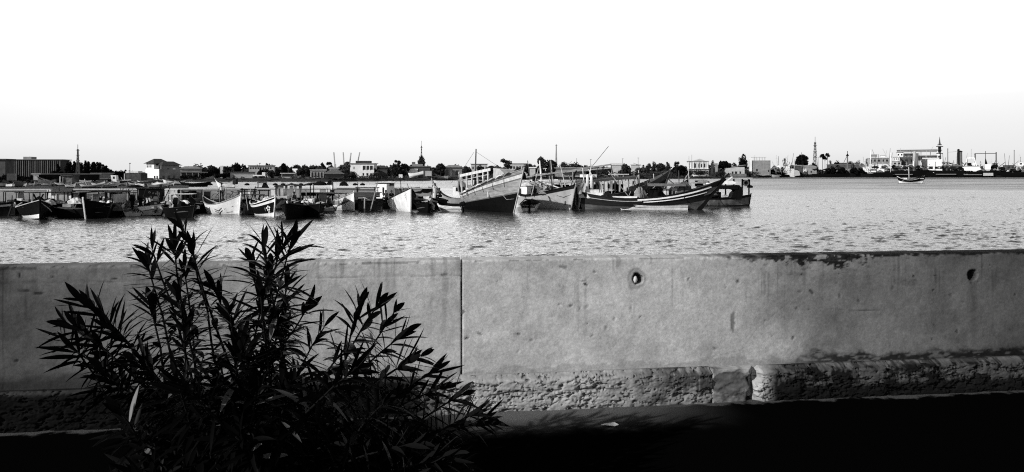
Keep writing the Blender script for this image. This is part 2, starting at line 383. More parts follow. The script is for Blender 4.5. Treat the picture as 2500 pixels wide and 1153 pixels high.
def sea_wall():
    root = thing('sea_wall', 'long grey concrete sea wall with stained plaster and a rough footing behind the dark shrub', 'wall', WA, WANG)
    cm = concrete('wall_concrete', .46); fm = concrete('footing_concrete', .33, 34)
    jx = wxl(1127); x0 = wxl(-420); x1 = wxl(2950)
    def face(X, Z, seed, right):
        sh = X.shape; asp = max(1, int(sh[1]/sh[0]))
        nA = fbm(sh, (3, 3*asp), seed); nB = fbm(sh, (10, 10*asp), seed+5, 4); nC = fbm(sh, (28, 28*asp), seed+9, 3)
        D = (nA-.5)*.012+(nB-.5)*.006+(nC-.5)*.003
        st = 1+(nB-.5)*.2
        wob = (nB-.5)*.05+(nC-.5)*.02
        dr = fbm(sh, (1, 34*asp), seed+61, 3, .7); df = fbm(sh, (5, 8*asp), seed+67, 3)      # drips from the coping
        st *= 1-.34*sst(.54, .72, dr)*sst(.40, .62, df)*sst(.30, 1.0, Z)
        # broad dirt in blotches
        st *= 1-.14*sst(.50, .64, nA)
        # damp and mould above the footing
        hgt = .02+.10*np.clip(nA-.35, 0, 1)+.10*np.clip(nB-.45, 0, 1)
        edge = Z-LEDGE-hgt-wob*.5
        if right:
            rr = sst(wxl(1850), wxl(2050), X)
            nG = fbm(sh, (34, 14*asp), seed+41, 3, .8); st *= 1-(.26+.62*rr*sst(.42, .56, nG+.10*(1-sst(0, .08, Z-LEDGE))))*(1-sst(-.005, .012+.03*rr, edge+(nG-.5)*.06))
            # mould under the coping on the right
            cap = np.exp(-((X-wxl(2010))/.5)**2)*.12+.006+.018*rr
            nF = fbm(sh, (40, 22*asp), seed+31, 3, .8)
            dtop = (WALLTOP-Z)-cap*np.clip((nB-.30)*2.0+(nF-.5)*1.8, 0, 2.0)
            st *= 1-.88*(1-sst(-.006, .012, dtop))*sst(wxl(1640), wxl(1900), X+(nF-.5)*.5)
            sp_ = np.exp(-((X-wxl(2010))/.7)**2)*np.exp(-(WALLTOP-Z)/.10)
            st *= 1-.6*sst(.60, .70, nF+.12*sp_)*np.clip(sp_*1.6, 0, 1)
            # plaster dirtier to the right, in blotches, with light falloff painted in too
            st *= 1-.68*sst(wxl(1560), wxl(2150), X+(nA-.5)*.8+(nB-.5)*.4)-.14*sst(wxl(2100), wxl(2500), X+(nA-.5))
            # scattered spalls and chips
            rs = np.random.RandomState(5)
            for k in range(70):
                u = rs.uniform(wxl(1380), wxl(2480)) if k > 12 else rs.uniform(wxl(1130), wxl(1500)); z = rs.uniform(.38, .97); a = rs.uniform(.003, .013); bq = a*rs.uniform(.3, 1.6)
                sh_ = rs.uniform(-.8, .8); e = np.hypot((X-u+sh_*(Z-z))/a, (Z-z)/bq)+(nC-.5)*3.4
                msk = 1-sst(.7, 1.15, e); D += .004*msk; st *= 1-rs.uniform(.25, .8)*msk
            for (p, y, w_, h_, dk) in ((1372, 652, .035, .014, .5), (1790, 785, .02, .07, .55), (1540, 752, .008, .03, .5), (1480, 800, .01, .02, .4), (1745, 852, .018, .014, .6), (2120, 758, .09, .004, .5), (2272, 672, .06, .003, .6), (2215, 690, .12, .03, .2)):
                e = np.hypot((X-wxl(p))/w_, (Z-wzl(p, y))/h_)+(nC-.5)*1.6; msk = 1-sst(.6, 1.2, e); D += .003*msk; st *= 1-dk*msk
            # cracks
            for pts in ([(1700, 893), (1745, 870), (1810, 855), (1828, 830), (1850, 800), (1885, 772), (1930, 735)], [(2000, 752), (2070, 758), (2110, 760), (2190, 757)]):
                d = seg_dist(X, Z, [(wxl(p), wzl(p, y)) for p, y in pts])+np.abs(nC-.5)*.006
                D += .0018*(1-sst(.001, .005, d)); st *= 1-.22*(1-sst(.001, .005, d))
            holes = ((1556, 681, .033), (2373, 672, .044))
            # run of damp under the drain hole and at its right
            st *= 1-.3*np.exp(-((X-wxl(2376))/.03)**2)*sst(.35, .5, Z)*(Z < wzl(2373, 672))
        else:
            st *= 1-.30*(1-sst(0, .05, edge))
            st *= 1-.86*(1-sst(wxl(-150), wxl(1120), X+(nA-.5)*1.2+(nB-.5)*.3))  # light falling off leftwards, painted as a darker panel
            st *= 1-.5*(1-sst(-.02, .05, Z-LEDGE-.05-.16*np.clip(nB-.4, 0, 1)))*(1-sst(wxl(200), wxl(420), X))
            # formwork line
            d = np.abs(Z-(WALLTOP-.105+(nA-.5)*.006)); D += .003*(1-sst(.0015, .006, d)); st *= 1-.4*(1-sst(.001, .006, d))*(nB > .40)
            for (p, y, w_, h_, dk) in ((48, 672, .006, .022, .9), (100, 674, .005, .02, .9), (128, 677, .008, .006, .8), (60, 710, .05, .012, .6), (95, 716, .03, .008, .7), (40, 880, .012, .012, .7), (740, 704, .02, .002, .8), (280, 681, .02, .003, .8), (1085, 672, .02, .01, .35)):
                e = np.hypot((X-wxl(p))/w_, (Z-wzl(p, y))/h_)+(nC-.5)*1.6; msk = 1-sst(.6, 1.2, e); D += .003*msk; st *= 1-dk*msk
            d = np.abs(X-wxl(8)+(nB-.5)*.02); st *= 1-.35*(1-sst(.001, .006, d))
            holes = ((675, 705, .026),)
        for p, y, r in holes:
            u, z = wxl(p), wzl(p, y); e = np.hypot(X-u, (Z-z)*.9)+(nC-.5)*.028
            D += .055*(1-sst(r*.75, r, e))+.003*(1-sst(r*1.9, r*2.1, e+(nB-.5)*.03))*(p < 2000)
            st *= 1-.93*(1-sst(r*.8, r*1.05, e)); st *= 1-.30*(1-sst(r*1.9, r*2.1, e+(nB-.5)*.03))*(p < 2000)
        # rounded, chipped top arris; dark pits just under it
        D += .012*sst(WALLTOP-.014, WALLTOP, Z)+.01*(nC > .63)*sst(WALLTOP-.02, WALLTOP-.004, Z)
        st *= 1-.5*(nB > .56)*(np.abs(WALLTOP-Z-.012) < .008)
        st *= 1+(fbm(sh, (60, 60*asp), seed+51, 2)-.5)*.30
        st = np.clip(st, .02, 1.3)
        return D, st
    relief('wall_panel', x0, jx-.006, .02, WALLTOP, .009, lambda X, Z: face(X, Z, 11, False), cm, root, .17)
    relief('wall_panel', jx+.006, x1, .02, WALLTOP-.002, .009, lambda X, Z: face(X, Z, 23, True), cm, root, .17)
    def foot(X, Z, seed, x_in, x_out, darkening):
        sh = X.shape; asp = max(1, int(sh[1]/sh[0]))
        nA = fbm(sh, (1, asp), seed); nB = fbm(sh, (4, int(2.0*asp)), seed+3, 5, .6); nC = fbm(sh, (20, int(7*asp)), seed+8, 3, .8); nD = fbm(sh, (9, int(4.5*asp)), seed+21, 4, .7)
        nV = fbm(sh, (1.0, int(11*asp)), seed+29, 4, .7)
        chip = sst(.54, .60, nD)*(nA*.5+.6)                # skin of render broken away in flat flakes
        D = -.085+(nA-.5)*.025-(nB-.5)*.018+(nC-.5)*.016+.013*chip
        top = sst(LEDGE-.05, LEDGE-.004, Z); D += .06*top*top
        pit = sst(.60, .66, nC*.62+nD*.38)  # pits get a darker colour to deepen their shade
        D += .016*pit
        dm = darkening(X, Z, nA, nB, nV)
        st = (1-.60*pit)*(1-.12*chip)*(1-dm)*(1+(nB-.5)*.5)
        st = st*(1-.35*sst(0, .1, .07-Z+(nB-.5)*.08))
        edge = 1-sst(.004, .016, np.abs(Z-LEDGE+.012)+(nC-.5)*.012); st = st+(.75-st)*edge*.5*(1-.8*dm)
        if x_in is not None: D += .06*(1-sst(0, .05, (X-x_in)+(nB-.5)*.10))
        return D, np.clip(st, .015, 1.2)
    cr_ = [(1000, 935), (1180, 942), (1260, 945), (1330, 941), (1400, 940), (1460, 937), (1520, 936)]
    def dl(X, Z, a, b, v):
        d = .985*(1-sst(wxl(980), wxl(1150), X+(a-.5)*.3))  # left part of the footing is coloured near black
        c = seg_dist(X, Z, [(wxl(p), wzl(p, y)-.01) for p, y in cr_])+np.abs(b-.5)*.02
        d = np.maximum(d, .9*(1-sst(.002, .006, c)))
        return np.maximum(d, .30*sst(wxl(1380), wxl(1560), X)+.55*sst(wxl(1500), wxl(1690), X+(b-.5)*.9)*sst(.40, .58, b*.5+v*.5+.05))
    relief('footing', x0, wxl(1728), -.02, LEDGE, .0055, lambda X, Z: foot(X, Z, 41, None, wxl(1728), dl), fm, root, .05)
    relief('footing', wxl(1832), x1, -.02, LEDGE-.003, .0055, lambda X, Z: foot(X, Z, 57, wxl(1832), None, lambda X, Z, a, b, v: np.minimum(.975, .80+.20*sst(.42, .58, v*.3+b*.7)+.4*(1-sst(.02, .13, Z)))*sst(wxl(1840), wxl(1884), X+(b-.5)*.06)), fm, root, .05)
    # broken bay between the two footings: patched with plaster
    def bay(X, Z):
        sh = X.shape; nB = fbm(sh, (5, 3), 71, 5); nC = fbm(sh, (16, 9), 77, 4)
        u = (X-wxl(1728))/(wxl(1832)-wxl(1728)); ring = np.hypot((u-.42)*1.15, (Z-.14)/.15)
        D = -.078+.02*u+(nB-.5)*.03+(nC-.5)*.012+.06*sst(.86, .97, u+(nB-.5)*.25)
        st = .95-.6*sst(.1, .55, nB+.35*(ring < .55)-.2)+.25*(np.abs(ring-.85)+(nC-.5)*.3 < .14)-.9*sst(.80, 1.0, u+(nB-.5)*.3)*(1-sst(.19, .24, Z))
        st -= .4*(1-sst(.01, .08, Z+(nC-.5)*.05))
        return D, np.clip(st, .04, 1.1)
    relief('footing_patch', wxl(1728)+.004, wxl(1832)-.004, -.02, LEDGE-.006, .008, bay, fm, root, .04)
    # stones / plugs seen in the drain holes
    for p, y, r in ((1552, 683, .027), (678, 704, .015)):
        mb = MB(); mb.ell((wxl(p), .012, wzl(p, y)), (r*.62, .018, r), 10, 7, .06); mb.build('drain_plug', OFFW, root, True)
    # the wall runs on beyond the picture on both sides
    def plain(X, Z, b): n_ = fbm(X.shape, (3, 14), 91, 4); return (n_-.5)*.015+b, np.clip(.45+(n_-.5)*.5, .1, 1)
    for xa, xb in ((x0-14, x0-.012), (x1+.012, x1+14)):
        relief('wall_panel', xa, xb, .02, WALLTOP-.003, .06, lambda X, Z: plain(X, Z, 0), cm, root, .17)
        relief('footing', xa, xb, -.02, LEDGE-.005, .06, lambda X, Z: plain(X, Z, -.08), fm, root, .05)
    # seaward face down to the water
    mb = MB(); mb.box(((x0+x1)/2, .15+.12, -.9), (x1-x0+28, .2, 2.2)); mb.build('seaward_face', gm('wet_concrete', .12, .8, .4, 2), root)
sea_wall()

def pavement():
    m = bpy.data.materials.new('worn_asphalt'); m.use_nodes = True
    t = m.node_tree; n = t.nodes; l = t.links; b = n['Principled BSDF']; b.inputs['Roughness'].default_value = .95; b.inputs['Specular IOR Level'].default_value = 0
    c = n.new('ShaderNodeTexCoord'); s = n.new('ShaderNodeSeparateXYZ'); l.new(c.outputs['Object'], s.inputs[0])
    def nz(sc, d, ro=.6):
        a = n.new('ShaderNodeTexNoise'); a.inputs['Scale'].default_value = sc; a.inputs['Detail'].default_value = d; a.inputs['Roughness'].default_value = ro; l.new(c.outputs['Object'], a.inputs['Vector']); return a.outputs[0]
    def rng(v, a0, a1, b0, b1, mode='SMOOTHSTEP'):
        r = n.new('ShaderNodeMapRange'); r.interpolation_type = mode
        for k, q in zip(('From Min', 'From Max', 'To Min', 'To Max'), (a0, a1, b0, b1)): r.inputs[k].default_value = q
        l.new(v, r.inputs['Value']); return r.outputs[0]
    def mth(op, a, bb):
        k = n.new('ShaderNodeMath'); k.operation = op
        for i, q in enumerate((a, bb)):
            if isinstance(q, (int, float)): k.inputs[i].default_value = q
            else: l.new(q, k.inputs[i])
        return k.outputs[0]
    # lit strip along the wall, painted paler, brightest midway and fading out over the tar
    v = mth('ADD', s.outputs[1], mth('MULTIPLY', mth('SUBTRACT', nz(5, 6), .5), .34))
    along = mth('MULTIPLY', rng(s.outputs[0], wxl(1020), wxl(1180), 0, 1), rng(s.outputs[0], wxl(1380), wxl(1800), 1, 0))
    lit_band = mth('MULTIPLY', rng(v, -.62, -.08, 0, 1), along)
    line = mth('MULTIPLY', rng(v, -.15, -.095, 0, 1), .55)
    d = mth('MULTIPLY', mth('MAXIMUM', lit_band, line), rng(nz(120, 5, .8), .36, .64, .25, 1.0))
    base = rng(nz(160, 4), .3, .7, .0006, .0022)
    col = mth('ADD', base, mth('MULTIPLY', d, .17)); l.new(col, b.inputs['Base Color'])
    bp = n.new('ShaderNodeBump'); bp.inputs['Strength'].default_value = .5; bp.inputs['Distance'].default_value = .004; l.new(nz(220, 3), bp.inputs['Height']); l.new(bp.outputs[0], b.inputs['Normal'])
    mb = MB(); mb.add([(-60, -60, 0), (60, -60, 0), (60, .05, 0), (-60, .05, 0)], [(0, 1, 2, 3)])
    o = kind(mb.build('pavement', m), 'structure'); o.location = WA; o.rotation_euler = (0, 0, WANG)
pavement()
def scrap():
    Y = 1.65*F/(1040-HY); mb = MB(); x0 = wx(1488, Y)
    pts = [(-.055, -.012), (-.02, -.026), (.03, -.022), (.06, -.004), (.035, .02), (-.03, .022)]
    top = [(x0+x, Y+y, GZ+.012+.006*math.sin(i*2)) for i, (x, y) in enumerate(pts)]; bot = [(x, y, z-.003) for x, y, z in top]; n = len(pts)
    mb.add(top+bot, [tuple(range(n)), tuple(range(2*n-1, n-1, -1))]+[(i, i+n, (i+1) % n+n, (i+1) % n) for i in range(n)])
    tag(mb.build('paper_scrap', gm('scrap_paper', .6, .9, .2, 20)), 'small white scrap of paper lying on the dark pavement', 'litter')
scrap()
# ------------------------------------------------------------------ boats: generic builders
class Hull:
    def __init__(s, **k):
        s.L = 6; s.B = 2; s.D = .8; s.bh = 1.6; s.sh = 1.2; s.tm = .38; s.p1 = 2.0; s.p2 = 1.9; s.br = .5; s.sr = .4; s.tr = .25; s.draft = .3
        s.deck = .4; s.th = .07; s.full = .42; s.n = 20; s.fin = 2.3; s.keel_rise = .0
        s.__dict__.update(k)
    def z(s, t):
        a = max(0, (s.tm-t)/s.tm)**s.p1; b = max(0, (t-s.tm)/(1-s.tm))**s.p2
        return s.D+(s.sh-s.D)*a+(s.bh-s.D)*b
    def b(s, t):
        if t < .5: f = s.tr+(1-s.tr)*(1-((.5-t)/.5)**2.0)
        else: f = 1-((t-.5)/.5)**s.fin
        return max(.025, s.B/2*f)
    def P(s, t, side, u):
        z0 = -s.draft+s.keel_rise*max(0, (t-.4)/.6)**3; zs = s.z(t)
        e = lerp(s.full, 1.0, max(0, (t-.45)/.55)**1.5) if t > .45 else s.full
        y = s.b(t)*u**e; z = z0+(zs-z0)*u
        x = -s.L/2+s.L*t
        k = max(0, (t-.55)/.45)**2; x -= (1-u)*s.br*k
        k = max(0, (.35-t)/.35)**2; x += (1-u)*s.sr*k
        return Vector((x, side*max(y, .02), z))
    def bowfoot(s):
        zs = s.z(1); z0 = -s.draft+s.keel_rise; u = max(0, -z0/(zs-z0)); return s.P(1, 0, u)

def boat(name, label, cat, bow, psi, H, bands, mats, group=None, rail=None, stem=None, bands_s=None, deck=None, thwarts=0, pitch=0, roll=0, Y=None, thw=None, strakes=()):
    """bow=(px,py): picture position of the bow at the waterline; psi: heading in degrees (0 = to the right, -90 = towards the eye)"""
    Yb = Y or yw(bow[1])
    if bow[0] < 1010 and Yb < 90: psi -= math.degrees(math.atan((bow[0]-CX)/F))*.85      # headings at the left are given relative to the line of sight
    c, s_ = math.cos(R(psi)), math.sin(R(psi)); bf = H.bowfoot()
    loc = Vector((wx(bow[0], Yb)-bf.x*c, Yb-bf.x*s_, 0))
    root = thing(name, label, cat, loc, R(psi), group, pitch=R(pitch), roll=R(roll))
    us = sorted(set([0, .12, .3, .5, .7, .86, 1.0]+[u for u, _ in bands]+[u for u, _ in (bands_s or [])]))
    def bm(u0, bd):
        for ut, mi in bd:
            if u0 < ut-1e-6: return mi
        return bd[-1][1]
    mb = MB(); n = H.n; rows = []
    dm = len(mats); 
    for i in range(n+1):
        t = i/n
        port = [H.P(t, 1, u) for u in us]; star = [H.P(t, -1, u) for u in us]
        bi = max(.012, H.b(t)-H.th); zd = max(-.05, H.z(t)-H.deck); x1 = port[-1].x
        e = .85
        inner = [Vector((x1, bi, H.z(t))), Vector((lerp(port[-1].x, port[len(us)//2].x, .5), max(.008, bi*e), zd)), Vector((lerp(port[-1].x, port[len(us)//2].x, .5), -max(.008, bi*e), zd)), Vector((x1, -bi, H.z(t)))]
        rows.append(port+inner+star[::-1])
    m = len(rows[0]); vs = [p for r in rows for p in r]; fs = []; ms = []
    k = len(us)
    for i in range(n):
        for j in range(m-1):
            fs.append((i*m+j, (i+1)*m+j, (i+1)*m+j+1, i*m+j+1))
            if j < k-1: ms.append(bm(us[j], bands_s or bands))
            elif j == k-1: ms.append(dm)
            elif j < k+3-1+0: ms.append(dm+1)
            elif j == k+2: ms.append(dm+1)
            elif j == k+3: ms.append(dm)
            else: ms.append(bm(us[m-2-j], bands))
    for j in range(k-1):                                  # transom / stern closure
        fs.append((j, j+1, m-2-j, m-1-j)); ms.append(bm(us[j], bands))
        o = n*m; fs.append((o+j+1, o+j, o+m-1-j, o+m-2-j)); ms.append(bm(us[j], bands))
    fs.append((k-1, k, k+3, k+4)); ms.append(dm); fs.append((k, k+1, k+2, k+3)); ms.append(dm+1)
    mb.add(vs, fs, ms)
    hull = mb.build('hull', list(mats)+[rail or mats[-1], deck or MID], root)
    mb = MB()
    for sd in (1, -1):
        pts = [H.P(i/n, sd, 1)+Vector((0, sd*.0, .012)) for i in range(n+1)]
        for a, b in zip(pts[:-1], pts[1:]): mb.bar(a, b, .09, .055)
    mb.build('gunwale', rail or mats[-1], root)
    mb = MB(); pts = [H.P(1, 0, u) for u in (0, .2, .4, .6, .8, 1)]; top = pts[-1]+(pts[-1]-pts[-2]).normalized()*.16; pts.append(top)
    for a, b in zip(pts[:-1], pts[1:]): mb.bar(a+Vector((.015, 0, 0)), b+Vector((.015, 0, 0)), .09, .11, up=(1, 0, 0))
    mb.build('stem_post', stem or rail or mats[-1], root)
    for q in range(thwarts):
        t = .22+.5*q/max(1, thwarts-1) if thwarts > 1 else .45
        x = H.P(t, 0, 1).x; y = H.b(t)-H.th; mb = MB(); mb.box((x, 0, H.z(t)-.16), (.2, 2*y*.98, .035)); mb.build('thwart', thw or deck or LWOOD, root)
    for t0, t1, u, wd, mt in strakes:
        for sd in (1, -1):
            mb = MB(); pts = []
            for i in range(17):
                t = lerp(t0, t1, i/16); p = H.P(t, sd, u); pts.append(p+Vector((0, sd*.02, 0)))
            for a, b in zip(pts[:-1], pts[1:]): mb.bar(a, b, .05, wd)
            mb.build('rubbing_strake', mt, root)
    root['_h'] = 0; del root['_h']
    return root
def mast(root, p, q, r=.05, m=None, name='mast', r2=None):
    return MB().tube([p, q], [r, r2 or r*.6], 7).build(name, m or LWOOD, root, True)
def canopy(root, x0, x1, wd, z0, z1, roof=None, post=None, nx=2, camber=.1, th=.07, dz=0, over=.15):
    mb = MB(); rings = []
    for i in range(7):
        x = lerp(x0-over, x1+over, i/6); z = z1+dz*(i/6-.5); ring = []
        for j in range(7):
            y = lerp(-wd/2-over*.6, wd/2+over*.6, j/6); ring.append((x, y, z+camber*(1-(2*y/wd)**2)))
        rings.append(ring+[(a, b, c-th) for a, b, c in ring[::-1]])
    mb.loft(rings); mb.build('canopy_roof', roof or DARK, root)
    for i in range(nx):
        x = lerp(x0, x1, i/max(1, nx-1))
        for sd in (-1, 1): MB().bar((x, sd*wd/2, z0), (x, sd*wd/2, z1+dz*(i/max(1, nx-1)-.5)-th), .07).build('canopy_post', post or DARK, root)
def cabin(root, x0, x1, wd, z0, z1, m, wins=(), roof=None, over=.12, name='cabin', glass=None):
    mb = MB(); mb.box(((x0+x1)/2, 0, (z0+z1)/2), (x1-x0, wd, z1-z0)); c = mb.build(name, m, root)
    MB().box(((x0+x1)/2, 0, z1+.035), (x1-x0+2*over, wd+2*over, .07)).build('roof', roof or m, c)
    for sd, a, b, c0, c1 in wins:                         # side: p port, s starboard, f fore, a aft ; fractions along and up
        zl, zh = lerp(z0, z1, c0), lerp(z0, z1, c1)
        if sd in 'ps':
            y = wd/2*(1 if sd == 'p' else -1); xa, xb = lerp(x0, x1, a), lerp(x0, x1, b); MB().box(((xa+xb)/2, y, (zl+zh)/2), (xb-xa, .03, zh-zl)).build('window', glass or GLASS, c)
        else:
            x = x1 if sd == 'f' else x0; ya, yb = lerp(-wd/2, wd/2, a), lerp(-wd/2, wd/2, b); MB().box((x, (ya+yb)/2, (zl+zh)/2), (.03, yb-ya, zh-zl)).build('window', glass or GLASS, c)
    return c
def outboard(root, loc, rz=0, tilt=0, m=None, s=1.0):
    M = Matrix.Translation(loc) @ Matrix.Rotation(rz, 4, 'Z') @ Matrix.Rotation(tilt, 4, 'Y') @ Matrix.Scale(s, 4)
    mb = MB(); mb.M = M
    mb.loft([[(-.22, -.13, .18), (.2, -.13, .18), (.2, .13, .18), (-.22, .13, .18)], [(-.26, -.16, .32), (.24, -.16, .32), (.24, .16, .32), (-.26, .16, .32)], [(-.2, -.12, .52), (.18, -.12, .48), (.18, .12, .48), (-.2, .12, .52)]])
    mb.bar((0, 0, .2), (.02, 0, -.55), .12, .16); mb.bar((-.16, 0, -.4), (.14, 0, -.4), .18, .02); mb.ell((0, 0, -.56), (.2, .06, .07), 8, 5)
    for k in range(3):
        a = 2*PI*k/3; mb.bar((-.2, 0, -.56), (-.22, .14*math.cos(a), -.56+.14*math.sin(a)), .09, .015)
    mb.bar((.18, 0, .3), (.62, .06, .38), .035); mb.box((.2, 0, .05), (.1, .22, .22))
    return mb.build('outboard_motor', m or BLACK, root)
def at(px, py, Y): return Vector((wx(px, Y), Y, wz(py, Y)))

# ---- loose things
def crate(px, py, Y, w_, h_, label, m=None, rz=0, d=None, group=None, cat='crate', name='fish_crate'):
    """open slatted box; (px,py) = middle of its foot"""
    r = thing(name, label, cat, at(px, py, Y), rz, group); d = d or w_*.7; mb = MB(); t = .03
    mb.box((0, 0, t/2), (w_, d, t))
    for k in range(3):
        z0 = t+.004+(h_-t)*k/3; z1 = t+(h_-t)*(k+.86)/3; z = (z0+z1)/2; hh = z1-z0
        mb.box((0, -d/2+t/2, z), (w_, t, hh)); mb.box((0, d/2-t/2, z), (w_, t, hh)); mb.box((-w_/2+t/2, 0, z), (t, d-2*t-.004, hh)); mb.box((w_/2-t/2, 0, z), (t, d-2*t-.004, hh))
    for sx_ in (-1, 1):
        for sy_ in (-1, 1): mb.box((sx_*(w_/2-.05), sy_*(d/2-.05), h_/2+.02), (.04, .04, h_))
    mb.build('slatted_body', m or PALE, r); return r
def drum(px, py, Y, r, h, label, m=None, group=None):
    mb = MB(); rs = []
    for z, q in ((0, .96), (.02*h, 1), (.32*h, 1), (.335*h, 1.05), (.35*h, 1), (.65*h, 1), (.665*h, 1.05), (.68*h, 1), (.98*h, 1), (h, .96)):
        rs.append([(r*q*math.cos(2*PI*j/14), r*q*math.sin(2*PI*j/14), z) for j in range(14)])
    mb.loft(rs); o = mb.build('fuel_drum', m or GREY, None, False, at(px, py, Y)); return tag(o, label, 'drum', group)
def heap(px, py, Y, w_, h_, label, m, name='net_heap', cat='fishing net', group=None, seed=1, d=None):
    """a sagging pile (nets, tarpaulin, rope): lumpy closed dome with folds"""
    rs = np.random.RandomState(seed); mb = MB(); n = 22; k = 7; vs = []; fs = []; d = d or w_*.7
    ph = rs.rand(6)*6.28; off = rs.rand()*50
    for i in range(k+1):
        a = (PI/2)*i/k
        for j in range(n):
            b = 2*PI*j/n; q = 1+.16*math.sin(3*b+ph[0])+.10*math.sin(7*b+ph[1])*math.sin(a)+.22*(mnoise.noise(Vector((math.cos(b)*2+off, math.sin(b)*2, a*3))))
            vs.append((w_/2*q*math.sin(a), 0, 0) if False else (w_/2*q*math.sin(a)*math.cos(b), d/2*q*math.sin(a)*math.sin(b), max(0, h_*math.cos(a)*(1+.25*mnoise.noise(Vector((b*1.3, a*2, off)))))))
    for i in range(k):
        for j in range(n): fs.append((i*n+j, (i+1)*n+j, (i+1)*n+(j+1) % n, i*n+(j+1) % n))
    fs.append(tuple(k*n+j for j in range(n))[::-1])
    mb.add(vs, fs); o = mb.build(name, m, None, False, at(px, py, Y)); return tag(o, label, cat, group)
def buoy(px, py, Y, r, label, m=BLACK, group=None, el=1.0):
    mb = MB(); mb.ell((0, 0, r*.25), (r*el, r, r*.8), 12, 8); mb.tube([(0, 0, r*.9), (0, 0, r*1.35)], [r*.12, r*.08], 6)
    o = mb.build('buoy', m, None, True, (wx(px, Y), Y, 0)); return tag(o, label, 'buoy', group)
def pole(px, py0, py1, Y, r, label, m=LWOOD, name='mooring_pole', cat='pole', lean=0, foot=None):
    a = at(px, py0, Y); b = at(px+lean, py1, Y); mb = MB(); mb.tube([a-a, (b-a)*.5+Vector((r*.3, 0, 0)), b-a], [r*1.1, r, r*.85], 8)
    return tag(mb.build(name, m, None, True, a), label, cat)

